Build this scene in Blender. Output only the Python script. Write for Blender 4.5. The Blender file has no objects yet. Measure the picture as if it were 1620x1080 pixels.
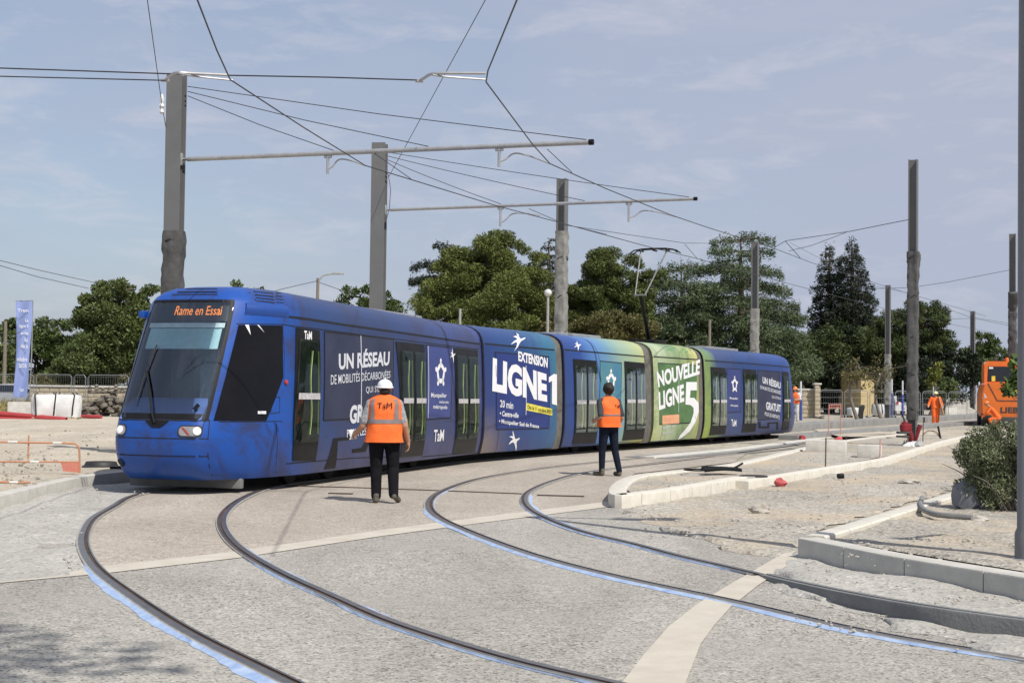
import bpy, bmesh, math, random
import numpy as np
from mathutils import Vector, Matrix, Euler, noise as mnoise

SC = bpy.context.scene
COL = SC.collection
rad = math.radians
random.seed(7)
rng = np.random.default_rng(11)

# ------------------------------------------------------------------ camera
F_PX, HOR, ROLL, HC = 2350.0, 619.0, 0.0125, 1.6
PITCH = math.atan((HOR - 540) / F_PX)
UPV = Vector((0, -math.sin(PITCH), math.cos(PITCH)))
FWD = Vector((0, math.cos(PITCH), math.sin(PITCH)))
cR = Vector((1, 0, 0)) * math.cos(ROLL) + UPV * math.sin(ROLL)
cU = UPV * math.cos(ROLL) - Vector((1, 0, 0)) * math.sin(ROLL)
CAMP = Vector((0, 0, HC))
cd = bpy.data.cameras.new('camera'); cam = bpy.data.objects.new('camera', cd); COL.objects.link(cam)
m = Matrix.Identity(4)
for i in range(3):
    m[i][0] = cR[i]; m[i][1] = cU[i]; m[i][2] = -FWD[i]; m[i][3] = CAMP[i]
cam.matrix_world = m
cd.sensor_width = 36; cd.lens = 36 * F_PX / 1620; cd.clip_end = 3000; cd.clip_start = 0.1
SC.camera = cam

# ------------------------------------------------------------------ sun, sky, exposure
SUN_EL = rad(52); sa = Vector((0.62, -0.785, 0)).normalized()
TO_SUN = Vector((sa.x * math.cos(SUN_EL), sa.y * math.cos(SUN_EL), math.sin(SUN_EL)))
sl = bpy.data.lights.new('sun', 'SUN'); sl.energy = 4.2; sl.angle = rad(0.5); sl.color = (1, .955, .89)
so = bpy.data.objects.new('sun', sl); COL.objects.link(so)
so.rotation_mode = 'QUATERNION'; so.rotation_quaternion = TO_SUN.to_track_quat('Z', 'Y')
so.location = (30, -30, 60)
W = bpy.data.worlds.new('World'); SC.world = W; W.use_nodes = True
nt = W.node_tree; nt.nodes.clear()
N = nt.nodes.new; L = nt.links.new
wo = N('ShaderNodeOutputWorld'); bg = N('ShaderNodeBackground'); bg.inputs['Strength'].default_value = 0.112
sky = N('ShaderNodeTexSky'); sky.sky_type = 'NISHITA'; sky.sun_disc = False
sky.sun_elevation = SUN_EL; sky.sun_rotation = math.atan2(sa.x, sa.y)
sky.air_density = 1.0; sky.dust_density = 1.5; sky.ozone_density = 1.5
tc = N('ShaderNodeTexCoord')
def cloud(scale, rot, vec, det, rough):
    mp = N('ShaderNodeMapping'); mp.inputs['Scale'].default_value = vec; mp.inputs['Rotation'].default_value = rot
    L(tc.outputs['Generated'], mp.inputs['Vector'])
    no = N('ShaderNodeTexNoise'); no.inputs['Scale'].default_value = scale; no.inputs['Detail'].default_value = det
    no.inputs['Roughness'].default_value = rough; no.inputs['Distortion'].default_value = .35
    L(mp.outputs[0], no.inputs['Vector']); return no
c1 = cloud(4.2, (0, 0, .3), (1, 1, 3.6), 9, .56); c2 = cloud(14, (0.1, .18, .5), (1, 1, 3.2), 8, .6)
r1 = N('ShaderNodeValToRGB'); r1.color_ramp.elements[0].position = .36; r1.color_ramp.elements[1].position = .66
L(c1.outputs['Fac'], r1.inputs['Fac'])
r2 = N('ShaderNodeValToRGB'); r2.color_ramp.elements[0].position = .50; r2.color_ramp.elements[1].position = .80
L(c2.outputs['Fac'], r2.inputs['Fac'])
# veil gets heavier and greyer towards the right of the view (east): real gradient of the cloud sheet
sx = N('ShaderNodeSeparateXYZ'); L(tc.outputs['Generated'], sx.inputs[0])
mr = N('ShaderNodeMapRange'); mr.inputs['From Min'].default_value = -.35; mr.inputs['From Max'].default_value = .25
mr.inputs['To Min'].default_value = .44; mr.inputs['To Max'].default_value = .80
L(sx.outputs['X'], mr.inputs['Value'])
mu = N('ShaderNodeMath'); mu.operation = 'MULTIPLY_ADD'; L(r1.outputs['Color'], mu.inputs[0]); mu.inputs[1].default_value = .30
L(mr.outputs[0], mu.inputs[2]); mu.use_clamp = True
mixa = N('ShaderNodeMix'); mixa.data_type = 'RGBA'; L(mu.outputs[0], mixa.inputs['Factor'])
L(sky.outputs['Color'], mixa.inputs['A']); mixa.inputs['B'].default_value = (3.6, 3.98, 5.05, 1)
mu2 = N('ShaderNodeMath'); mu2.operation = 'MULTIPLY'; L(r2.outputs['Color'], mu2.inputs[0]); mu2.inputs[1].default_value = .60
mixb = N('ShaderNodeMix'); mixb.data_type = 'RGBA'; L(mu2.outputs[0], mixb.inputs['Factor'])
L(mixa.outputs['Result'], mixb.inputs['A']); mixb.inputs['B'].default_value = (5.6, 5.5, 6.0, 1)
L(mixb.outputs['Result'], bg.inputs['Color']); L(bg.outputs[0], wo.inputs['Surface'])
vs = SC.view_settings
vs.view_transform = 'Standard'; vs.look = 'None'; vs.gamma = 1; vs.use_curve_mapping = False; vs.exposure = 0.14

# ------------------------------------------------------------------ picture point -> place
def ray(px, py):
    return cR * (px - 810) + cU * (540 - py) + FWD * F_PX
def P(px, py, z=0.0):                  # where a sight line meets the level z
    d = ray(px, py); return CAMP + d * ((z - HC) / d.z)
def D(px, py, Y):                      # the point of a sight line at distance Y
    d = ray(px, py); return CAMP + d * (Y / d.y)
def proj(p):
    v = Vector(p) - CAMP; k = F_PX / v.dot(FWD)
    return 810 + v.dot(cR) * k, 540 - v.dot(cU) * k
def smooth01(a, b, x):
    t = min(1, max(0, (x - a) / (b - a))); return t * t * (3 - 2 * t)
def GZ(y): return 0.2 * smooth01(48, 72, y)
def PG(px, py):                        # on the gently rising ground
    p = P(px, py, 0)
    for _ in range(12): p = P(px, py, GZ(p.y))
    return p

# ------------------------------------------------------------------ materials
MATS = {}
def mat(name, col, rough=.6, metal=0, var=.18, scale=6, bump=0, bscale=40, col2=None, spec=.5, coat=0, uv=False):
    if name in MATS: return MATS[name]
    mt = bpy.data.materials.new(name); mt.use_nodes = True; t = mt.node_tree
    b = t.nodes['Principled BSDF']
    b.inputs['Roughness'].default_value = rough; b.inputs['Metallic'].default_value = metal
    b.inputs['Specular IOR Level'].default_value = spec; b.inputs['Coat Weight'].default_value = coat
    b.inputs['Coat Roughness'].default_value = .08
    co = t.nodes.new('ShaderNodeTexCoord')
    no = t.nodes.new('ShaderNodeTexNoise'); no.inputs['Scale'].default_value = scale; no.inputs['Detail'].default_value = 6
    no.inputs['Roughness'].default_value = .65
    t.links.new(co.outputs['UV' if uv else 'Object'], no.inputs['Vector'])
    mx = t.nodes.new('ShaderNodeMix'); mx.data_type = 'RGBA'
    rp = t.nodes.new('ShaderNodeMapRange'); rp.inputs['From Min'].default_value = .3; rp.inputs['From Max'].default_value = .7
    t.links.new(no.outputs['Fac'], rp.inputs['Value']); t.links.new(rp.outputs[0], mx.inputs['Factor'])
    c2 = col2 or tuple(min(1, c * (1 + var)) for c in col)
    c1 = col if col2 else tuple(c * (1 - var) for c in col)
    mx.inputs['A'].default_value = (*c1, 1); mx.inputs['B'].default_value = (*c2, 1)
    t.links.new(mx.outputs['Result'], b.inputs['Base Color'])
    if bump:
        n2 = t.nodes.new('ShaderNodeTexNoise'); n2.inputs['Scale'].default_value = bscale; n2.inputs['Detail'].default_value = 5
        t.links.new(co.outputs['UV' if uv else 'Object'], n2.inputs['Vector'])
        bp = t.nodes.new('ShaderNodeBump'); bp.inputs['Strength'].default_value = bump; bp.inputs['Distance'].default_value = .02
        t.links.new(n2.outputs['Fac'], bp.inputs['Height']); t.links.new(bp.outputs[0], b.inputs['Normal'])
    MATS[name] = mt; return mt

def ground_mat(name, base, dark, light, cell=45, patch=.5, patchcol=None, bump=.5, speck=.35, wob=.6):
    """exposed aggregate / gravel: Voronoi pebbles of several tints, larger blotches, bump"""
    mt = bpy.data.materials.new(name); mt.use_nodes = True; t = mt.node_tree; n = t.nodes.new; l = t.links.new
    b = t.nodes['Principled BSDF']; b.inputs['Roughness'].default_value = .9; b.inputs['Specular IOR Level'].default_value = .2
    co = n('ShaderNodeTexCoord')
    v = n('ShaderNodeTexVoronoi'); v.inputs['Scale'].default_value = cell; l(co.outputs['Object'], v.inputs['Vector'])
    sp = n('ShaderNodeSeparateColor'); l(v.outputs['Color'], sp.inputs[0])
    cr = n('ShaderNodeValToRGB'); e = cr.color_ramp
    e.elements[0].position = 0; e.elements[0].color = (*dark, 1)
    e.elements[1].position = 1; e.elements[1].color = (*light, 1)
    a = e.elements.new(speck * .6); a.color = (*[(x + y) / 2 for x, y in zip(dark, base)], 1)
    a = e.elements.new(speck); a.color = (*base, 1)
    a = e.elements.new(.8); a.color = (*base, 1)
    l(sp.outputs[0], cr.inputs['Fac'])
    v2 = n('ShaderNodeTexNoise'); v2.inputs['Scale'].default_value = 7; v2.inputs['Detail'].default_value = 9; v2.inputs['Roughness'].default_value = .72
    l(co.outputs['Object'], v2.inputs['Vector'])
    m1 = n('ShaderNodeMix'); m1.data_type = 'RGBA'; m1.blend_type = 'MULTIPLY'; m1.inputs['Factor'].default_value = .55
    r3 = n('ShaderNodeMapRange'); r3.inputs['From Min'].default_value = .3; r3.inputs['From Max'].default_value = .65
    r3.inputs['To Min'].default_value = .6; r3.inputs['To Max'].default_value = 1.12
    l(v2.outputs['Fac'], r3.inputs['Value']); l(cr.outputs['Color'], m1.inputs['A']); l(r3.outputs[0], m1.inputs['B'])
    mpL = n('ShaderNodeMapping'); mpL.inputs['Rotation'].default_value = (0, 0, .5); mpL.inputs['Scale'].default_value = (1.0, .35, 1); l(co.outputs['Object'], mpL.inputs['Vector'])
    nL = n('ShaderNodeTexNoise'); nL.inputs['Scale'].default_value = .55; nL.inputs['Detail'].default_value = 8; nL.inputs['Roughness'].default_value = .62; nL.inputs['Distortion'].default_value = .8; l(mpL.outputs[0], nL.inputs['Vector'])
    rL = n('ShaderNodeMapRange'); rL.inputs['From Min'].default_value = .32; rL.inputs['From Max'].default_value = .66; rL.inputs['To Min'].default_value = .78; rL.inputs['To Max'].default_value = 1.10; l(nL.outputs['Fac'], rL.inputs['Value'])
    mL = n('ShaderNodeMix'); mL.data_type = 'RGBA'; mL.blend_type = 'MULTIPLY'; mL.inputs['Factor'].default_value = 1.0; l(m1.outputs['Result'], mL.inputs['A']); l(rL.outputs[0], mL.inputs['B']); m1 = mL
    n3 = n('ShaderNodeTexNoise'); n3.inputs['Scale'].default_value = wob; n3.inputs['Detail'].default_value = 7; n3.inputs['Roughness'].default_value = .6
    l(co.outputs['Object'], n3.inputs['Vector'])
    r4 = n('ShaderNodeMapRange'); r4.inputs['From Min'].default_value = .45; r4.inputs['From Max'].default_value = .68
    r4.inputs['To Max'].default_value = patch
    l(n3.outputs['Fac'], r4.inputs['Value'])
    m2 = n('ShaderNodeMix'); m2.data_type = 'RGBA'; l(r4.outputs[0], m2.inputs['Factor'])
    l(m1.outputs['Result'], m2.inputs['A']); m2.inputs['B'].default_value = (*(patchcol or tuple(x * .8 for x in base)), 1)
    l(m2.outputs['Result'], b.inputs['Base Color'])
    bp = n('ShaderNodeBump'); bp.inputs['Strength'].default_value = bump; bp.inputs['Distance'].default_value = .012
    ad = n('ShaderNodeMath'); ad.operation = 'ADD'; l(v2.outputs['Fac'], ad.inputs[0]); l(v.outputs['Distance'], ad.inputs[1])
    l(ad.outputs[0], bp.inputs['Height']); l(bp.outputs[0], b.inputs['Normal'])
    MATS[name] = mt; return mt

def leaf_mat(name, dark, light, scale=.8):
    if name in MATS: return MATS[name]
    mt = bpy.data.materials.new(name); mt.use_nodes = True; t = mt.node_tree; n = t.nodes.new; l = t.links.new
    b = t.nodes['Principled BSDF']; b.inputs['Roughness'].default_value = .55; b.inputs['Specular IOR Level'].default_value = .3
    co = n('ShaderNodeTexCoord')
    no = n('ShaderNodeTexNoise'); no.inputs['Scale'].default_value = scale; no.inputs['Detail'].default_value = 8; no.inputs['Roughness'].default_value = .7
    l(co.outputs['Object'], no.inputs['Vector'])
    at = n('ShaderNodeAttribute'); at.attribute_name = 'tint'
    ad = n('ShaderNodeMath'); ad.operation = 'MULTIPLY_ADD'; ad.use_clamp = True
    mr = n('ShaderNodeMapRange'); mr.inputs['From Min'].default_value = .34; mr.inputs['From Max'].default_value = .66
    l(no.outputs['Fac'], mr.inputs['Value'])
    mm = n('ShaderNodeMix'); mm.data_type = 'FLOAT'; mm.inputs['Factor'].default_value = .5
    l(mr.outputs[0], mm.inputs['A']); l(at.outputs['Fac'], mm.inputs['B'])
    mx = n('ShaderNodeMix'); mx.data_type = 'RGBA'; l(mm.outputs['Result'], mx.inputs['Factor'])
    mx.inputs['A'].default_value = (*dark, 1); mx.inputs['B'].default_value = (*light, 1)
    l(mx.outputs['Result'], b.inputs['Base Color'])
    MATS[name] = mt; return mt

def glass_mat(name, tint, clear, rough=.03, refl=.22, fm=1.0):
    """tinted pane: part seen through, part mirror"""
    mt = bpy.data.materials.new(name); mt.use_nodes = True; t = mt.node_tree; n = t.nodes.new; l = t.links.new
    t.nodes.clear(); o = n('ShaderNodeOutputMaterial')
    tr = n('ShaderNodeBsdfTransparent'); tr.inputs[0].default_value = (*clear, 1)
    g = n('ShaderNodeBsdfGlossy'); g.inputs['Color'].default_value = (*tint, 1); g.inputs['Roughness'].default_value = rough
    co = n('ShaderNodeTexCoord'); no = n('ShaderNodeTexNoise'); no.inputs['Scale'].default_value = 1.6; no.inputs['Detail'].default_value = 3
    l(co.outputs['Object'], no.inputs['Vector'])
    bp = n('ShaderNodeBump'); bp.inputs['Strength'].default_value = .06; bp.inputs['Distance'].default_value = .05
    l(no.outputs['Fac'], bp.inputs['Height']); l(bp.outputs[0], g.inputs['Normal'])
    fr = n('ShaderNodeFresnel'); fr.inputs['IOR'].default_value = 1.5
    mr = n('ShaderNodeMath'); mr.operation = 'MULTIPLY_ADD'; mr.inputs[1].default_value = fm; mr.inputs[2].default_value = refl; mr.use_clamp = True
    l(fr.outputs[0], mr.inputs[0])
    mx = n('ShaderNodeMixShader'); l(mr.outputs[0], mx.inputs[0]); l(tr.outputs[0], mx.inputs[1]); l(g.outputs[0], mx.inputs[2])
    l(mx.outputs[0], o.inputs['Surface']); MATS[name] = mt; return mt

def emit_mat(name, col, strength):
    mt = bpy.data.materials.new(name); mt.use_nodes = True; b = mt.node_tree.nodes['Principled BSDF']
    b.inputs['Base Color'].default_value = (*col, 1); b.inputs['Emission Color'].default_value = (*col, 1)
    b.inputs['Emission Strength'].default_value = strength; MATS[name] = mt; return mt

# ------------------------------------------------------------------ mesh collecting
class MB:
    def __init__(s): s.v = []; s.f = []; s.mi = []; s.uv = None
    def add(s, verts, faces, mi=0):
        o = len(s.v); s.v.extend([tuple(v) for v in verts])
        for f in faces: s.f.append(tuple(i + o for i in f)); s.mi.append(mi)
        return s
    def box(s, c, size, rz=0, mi=0, bev=0, rot=None):
        bm = bmesh.new(); bmesh.ops.create_cube(bm, size=1)
        bmesh.ops.scale(bm, vec=Vector(size), verts=bm.verts)
        if bev: bmesh.ops.bevel(bm, geom=bm.edges[:], offset=min(bev, min(size) * .45), segments=2, affect='EDGES', profile=.6)
        R = (rot.to_matrix() if rot is not None else Matrix.Rotation(rz, 3, 'Z'))
        c = Vector(c)
        bm.verts.index_update()
        s.add([R @ v.co + c for v in bm.verts], [[v.index for v in f.verts] for f in bm.faces], mi); bm.free(); return s
    def tube(s, pts, r, n=8, mi=0, cap=True):
        pts = [Vector(p) for p in pts]
        if len(pts) < 2: return s
        rs = r if isinstance(r, (list, tuple)) else [r] * len(pts)
        rings = []; ref = None
        for i, p in enumerate(pts):
            t = (pts[min(i + 1, len(pts) - 1)] - pts[max(i - 1, 0)])
            if t.length < 1e-9: t = Vector((0, 0, 1))
            t.normalize()
            if ref is None:
                ref = Vector((0, 0, 1)) if abs(t.z) < .9 else Vector((1, 0, 0))
            a = (ref - t * ref.dot(t)).normalized(); b = t.cross(a); ref = a
            rings.append([p + a * math.cos(2 * math.pi * k / n) * rs[i] + b * math.sin(2 * math.pi * k / n) * rs[i] for k in range(n)])
        return s.loft(rings, mi, cap)
    def loft(s, rings, mi=0, cap=True, closed=True):
        n = len(rings[0]); v = [p for r in rings for p in r]; f = []
        for i in range(len(rings) - 1):
            for k in range(n if closed else n - 1):
                k2 = (k + 1) % n; f.append((i * n + k, i * n + k2, (i + 1) * n + k2, (i + 1) * n + k))
        if cap and closed:
            f.append(tuple(range(n - 1, -1, -1))); o = (len(rings) - 1) * n; f.append(tuple(o + k for k in range(n)))
        return s.add(v, f, mi)
    def lathe(s, c, prof, n=16, mi=0, axis=None):
        c = Vector(c); R = Matrix.Identity(3) if axis is None else Vector(axis).normalized().to_track_quat('Z', 'Y').to_matrix()
        rings = [[c + R @ Vector((r * math.cos(2 * math.pi * k / n), r * math.sin(2 * math.pi * k / n), z)) for k in range(n)] for r, z in prof]
        return s.loft(rings, mi, True)
    def ball(s, c, r, sub=2, mi=0, jit=0, seed=0):
        bm = bmesh.new(); bmesh.ops.create_icosphere(bm, subdivisions=sub, radius=1)
        r = Vector(r) if not isinstance(r, (int, float)) else Vector((r, r, r)); c = Vector(c); out = []
        for v in bm.verts:
            k = 1 + (jit * mnoise.noise(v.co * 1.7 + Vector((seed * 3.1, seed, 0))) if jit else 0)
            out.append(c + Vector((v.co.x * r.x, v.co.y * r.y, v.co.z * r.z)) * k)
        s.add(out, [[v.index for v in f.verts] for f in bm.faces], mi); bm.free(); return s
    def prism(s, pts, thick, mi=0):
        """polygon of 3-D points given a thickness vector"""
        n = len(pts); a = [Vector(p) for p in pts]; b = [p + Vector(thick) for p in a]
        f = [tuple(range(n)), tuple(range(2 * n - 1, n - 1, -1))] + [(i, i + n, (i + 1) % n + n, (i + 1) % n) for i in range(n)]
        return s.add(a + b, f, mi)

def set_ids(o, label=None, cat=None, group=None, kind=None):
    if label: o['label'] = label
    if cat: o['category'] = cat
    if group: o['group'] = group
    if kind: o['kind'] = kind
    return o
def thing(name, label, cat, loc=(0, 0, 0), rz=0, group=None):
    o = bpy.data.objects.new(name, None); o.empty_display_size = .2; COL.objects.link(o)
    o.location = loc; o.rotation_euler = (0, 0, rz); return set_ids(o, label, cat, group)
def frame_of(o):
    mm = Matrix.Translation(o.location) @ o.rotation_euler.to_matrix().to_4x4()
    return frame_of(o.parent) @ mm if o.parent else mm
def build(name, mb, mats, parent=None, smooth=35, local=False, fixn=True, label=None):
    """link collected geometry as one mesh object; world coordinates unless local"""
    me = bpy.data.meshes.new(name); v = mb.v
    if parent is not None and not local:
        inv = frame_of(parent).inverted(); v = [inv @ Vector(p) for p in v]
    elif parent is None and not local and len(v):
        pass
    me.from_pydata([tuple(p) for p in v], [], mb.f)
    if not isinstance(mats, (list, tuple)): mats = [mats]
    for mm in mats: me.materials.append(mm)
    if len(mats) > 1: me.polygons.foreach_set('material_index', mb.mi)
    if fixn:
        bm = bmesh.new(); bm.from_mesh(me); bmesh.ops.recalc_face_normals(bm, faces=bm.faces); bm.to_mesh(me); bm.free()
    if smooth:
        me.polygons.foreach_set('use_smooth', [True] * len(me.polygons)); me.set_sharp_from_angle(angle=rad(smooth))
    if mb.uv is not None:
        ul = me.uv_layers.new(name='UVMap'); idx = np.empty(len(me.loops), int); me.loops.foreach_get('vertex_index', idx)
        ul.data.foreach_set('uv', np.asarray(mb.uv, float)[idx].ravel())
    o = bpy.data.objects.new(name, me); COL.objects.link(o)
    if parent is not None: o.parent = parent
    if label: o['label'] = label
    return o
def single(name, mb, mats, label, cat, group=None, smooth=35, origin=None):
    """a top-level thing that is one mesh, its origin at its base"""
    a = np.array([tuple(p) for p in mb.v]); c = Vector(origin) if origin is not None else Vector(((a[:, 0].min() + a[:, 0].max()) / 2, (a[:, 1].min() + a[:, 1].max()) / 2, a[:, 2].min()))
    mb.v = [tuple(Vector(p) - c) for p in mb.v]
    o = build(name, mb, mats, None, smooth, True); o.location = c
    return set_ids(o, label, cat, group)
def structure(name, mb, mats, smooth=35, kind='structure'):
    o = build(name, mb, mats, None, smooth); o['kind'] = kind; return o
def dup(root, loc, rz=0, label=None, group=None, scale=None):
    r = root.copy(); COL.objects.link(r); r.location = loc; r.rotation_euler = (0, 0, rz)
    if scale: r.scale = scale
    if label: r['label'] = label
    if group: r['group'] = group
    for ch in list(root.children):
        c = ch.copy(); COL.objects.link(c); c.parent = r
        for g in ch.children:
            d = g.copy(); COL.objects.link(d); d.parent = c
    return r

def catmull(pts, n=8):
    pts = [Vector(p) for p in pts]; out = []
    for i in range(len(pts) - 1):
        p0 = pts[max(i - 1, 0)]; p1 = pts[i]; p2 = pts[i + 1]; p3 = pts[min(i + 2, len(pts) - 1)]
        for k in range(n):
            t = k / n
            out.append(.5 * ((2 * p1) + (p2 - p0) * t + (2 * p0 - 5 * p1 + 4 * p2 - p3) * t * t + (3 * p1 - p0 - 3 * p2 + p3) * t ** 3))
    out.append(pts[-1]); return out
def resample(pts, step):
    a = np.array([tuple(p) for p in pts]); d = np.r_[0, np.cumsum(np.linalg.norm(np.diff(a, axis=0), axis=1))]
    n = max(2, int(round(d[-1] / step)) + 1); s = np.linspace(0, d[-1], n)
    return [Vector((np.interp(x, d, a[:, 0]), np.interp(x, d, a[:, 1]), np.interp(x, d, a[:, 2]))) for x in s]
def gauss_smooth(pts, it=10):
    a = np.array([tuple(p) for p in pts])
    for _ in range(it): a[1:-1] = .25 * a[:-2] + .5 * a[1:-1] + .25 * a[2:]
    return [Vector(p) for p in a]
def normals2(pts):
    out = []
    for i in range(len(pts)):
        t = pts[min(i + 1, len(pts) - 1)] - pts[max(i - 1, 0)]; t.z = 0; t.normalize(); out.append(Vector((-t.y, t.x, 0)))
    return out
_tcache = {}
def text2d(body, bold=0.0, shear=0.0):
    """triangles of a word, scaled into the unit square"""
    k = (body, bold, shear)
    if k in _tcache: return _tcache[k]
    cu = bpy.data.curves.new('letters', 'FONT'); cu.body = body; cu.size = 1; cu.offset = bold; cu.shear = shear; cu.resolution_u = 3
    ob = bpy.data.objects.new('letters', cu); COL.objects.link(ob)
    me = ob.evaluated_get(bpy.context.evaluated_depsgraph_get()).to_mesh()
    v = np.array([tuple(p.co)[:2] for p in me.vertices]); f = [tuple(p.vertices) for p in me.polygons]
    bpy.data.objects.remove(ob); bpy.data.curves.remove(cu)
    lo = v.min(0); hi = v.max(0); v = (v - lo) / (hi - lo); _tcache[k] = (v, f); return v, f
def text_on(mb, body, quad, bold=0.0, mi=0, shear=0.0):
    """flat lettering on a 3-D quad (top-left, top-right, bottom-right, bottom-left)"""
    v, f = text2d(body, bold, shear); a, b, c, d = [Vector(q) for q in quad]
    mb.add([(a * (1 - x) + b * x) * y + (d * (1 - x) + c * x) * (1 - y) for x, y in v], f, mi)

# ================================================================== SETTING: ground, paving, kerbs, rails
MG_GREY = ground_mat('grey_aggregate', (.40, .378, .332), (.135, .128, .115), (.57, .54, .48), cell=60, patch=.55, patchcol=(.34, .32, .28), bump=.22, speck=.30)
MG_PINK = ground_mat('pink_aggregate', (.43, .38, .315), (.20, .17, .15), (.58, .52, .44), cell=55, patch=.5, patchcol=(.365, .325, .27), bump=.25, speck=.26)
MG_DIRT = ground_mat('dusty_gravel', (.42, .388, .33), (.21, .195, .17), (.58, .55, .485), cell=26, patch=.85, patchcol=(.50, .40, .275), bump=.9, speck=.3, wob=.45)
MG_SAND = ground_mat('pale_sand', (.52, .46, .365), (.33, .29, .23), (.64, .59, .50), cell=22, patch=.6, patchcol=(.45, .385, .29), bump=.8, speck=.2, wob=.35)
MG_CEM = ground_mat('cement_dust', (.455, .435, .39), (.28, .27, .245), (.58, .56, .51), cell=30, patch=.6, patchcol=(.39, .375, .335), bump=.7, speck=.2, wob=.9)
MG_FAR = ground_mat('far_ground', (.42, .38, .31), (.25, .23, .19), (.52, .49, .42), cell=6, patch=.8, patchcol=(.36, .32, .24), bump=.4, wob=.08)
M_KERB = mat('kerb_concrete', (.54, .50, .42), .85, var=.16, scale=5, bump=.25, bscale=60, col2=(.66, .63, .55))
M_KERBG = mat('grey_kerb_concrete', (.44, .42, .375), .85, scale=4, bump=.25, bscale=60, col2=(.56, .54, .48))
M_BAND = mat('cream_concrete_band', (.46, .415, .34), .85, scale=3, bump=.2, bscale=90, col2=(.56, .515, .43))
M_SLAB = mat('track_slab_concrete', (.17, .17, .165), .85, scale=2, bump=.3, bscale=30, col2=(.27, .265, .25))
M_SLABL = mat('pale_slab_concrete', (.46, .44, .39), .85, scale=2, bump=.3, bscale=30, col2=(.56, .54, .48))
M_STEEL = mat('rail_steel', (.22, .21, .20), .38, .85, var=.3, scale=9, col2=(.34, .30, .26))
M_RUBBER = mat('black_rail_filler', (.022, .02, .018), .7, scale=1.3, col2=(.11, .06, .035))
M_RJAC = mat('grey_rail_jacket', (.25, .24, .22), .8, scale=10, col2=(.38, .36, .32))
M_FILM = mat('blue_rail_film', (.22, .33, .56), .6, scale=7, col2=(.46, .55, .68))

def sheet(name, pts, z, material, cell=0, amp=0, seed=0, kind='structure', zf=None, edge=0, fr=.9):
    """flat or gently uneven ground sheet from an outline of plan points"""
    poly = [Vector((p[0], p[1], 0)) for p in pts]
    if edge:                                   # ragged outline
        poly = resample(poly + [poly[0]], edge)[:-1]
        poly = [p + Vector((mnoise.noise(p * 2.3 + Vector((seed, 0, 0))), mnoise.noise(p * 2.3 + Vector((0, seed, 9))), 0)) * edge * .9 for p in poly]
    bm = bmesh.new(); vs_ = [bm.verts.new(p) for p in poly]; bm.faces.new(vs_)
    bmesh.ops.triangulate(bm, faces=bm.faces[:])
    if cell:
        xs = [p.x for p in poly]; ys = [p.y for p in poly]
        for a, lo, hi in ((0, min(xs), max(xs)), (1, min(ys), max(ys))):
            k = lo + cell
            while k < hi:
                co = Vector((k, 0, 0)) if a == 0 else Vector((0, k, 0)); no = Vector((1, 0, 0)) if a == 0 else Vector((0, 1, 0))
                bmesh.ops.bisect_plane(bm, geom=bm.verts[:] + bm.edges[:] + bm.faces[:], plane_co=co, plane_no=no); k += cell
    bnd = {v for e in bm.edges if e.is_boundary for v in e.verts}
    for v in bm.verts:
        q = v.co.copy(); v.co.z = z + (zf(q) if zf else 0)
        if edge and v in bnd: v.co.z = .002 + (z if z > .05 else 0)
        if amp and v not in bnd: v.co.z += amp * (mnoise.noise(q * fr + Vector((seed, 3, 0))) + .5 * mnoise.noise(q * fr * 2.6 + Vector((0, seed, 0))) + .35)
    for f in bm.faces:
        if f.normal.z < 0: f.normal_flip()
    bm.normal_update()
    me = bpy.data.meshes.new(name); bm.to_mesh(me); bm.free(); me.materials.append(material)
    me.polygons.foreach_set('use_smooth', [True] * len(me.polygons))
    o = bpy.data.objects.new(name, me); COL.objects.link(o); o['kind'] = kind; return o
def PX(lst, z=0): return [P(x, y, z) for x, y in lst]

# far terrain, one sheet to the horizon
mb = MB(); ys = [-60, -20, 0, 20, 40, 44, 48, 52, 56, 60, 64, 68, 72, 80, 100, 150, 250, 500, 1200, 2500]; xs = [-1500, -400, -120, -40, -10, 10, 40, 120, 400, 1500]
mb.add([(x, y, GZ(y) - .012) for y in ys for x in xs], [(j * 10 + i, j * 10 + i + 1, (j + 1) * 10 + i + 1, (j + 1) * 10 + i) for j in range(len(ys) - 1) for i in range(9)])
structure('ground', mb, MG_FAR)
sheet('paving', [(-7, -12), (9, -12), (9, 8), (6.5, 12), (4.2, 15.5), (2.4, 22), (-7.2, 22), (-7.2, 10)], 0, MG_GREY)
sheet('pink_paving', PX([(140, 906), (377, 879), (603, 845), (780, 823), (964, 800), (962, 776), (1004, 749), (1162, 731), (1180, 718), (1100, 708), (900, 690), (600, 690), (300, 735), (215, 752), (217, 776), (160, 810), (133, 840), (131, 875)]), .004, MG_PINK)
sheet('cement_strip', PX([(-40, 822), (0, 806), (41, 784), (102, 774), (150, 768), (214, 764), (268, 766), (179, 801), (140, 832), (126, 865), (136, 910), (-40, 926)]), .003, MG_CEM, cell=.35, amp=.035, seed=4)
s1 = [(-30, 920), (0, 916), (175, 900), (377, 877), (603, 843), (780, 820), (966, 797)]
sheet('cream_band', PX([(x, y - 5.5 + x * .0015) for x, y in s1] + [(x, y + 6.5 - x * .002) for x, y in reversed(s1)]), .0065, M_BAND)
sheet('cream_band', PX([(930, 1160), (985, 1080), (1020, 1035), (1060, 990), (1105, 955), (1155, 925), (1210, 893), (1262, 863), (1300, 870), (1268, 882), (1230, 905), (1195, 930), (1155, 962), (1130, 990), (1108, 1020), (1085, 1080), (1065, 1160)]), .009, M_BAND)
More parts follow.
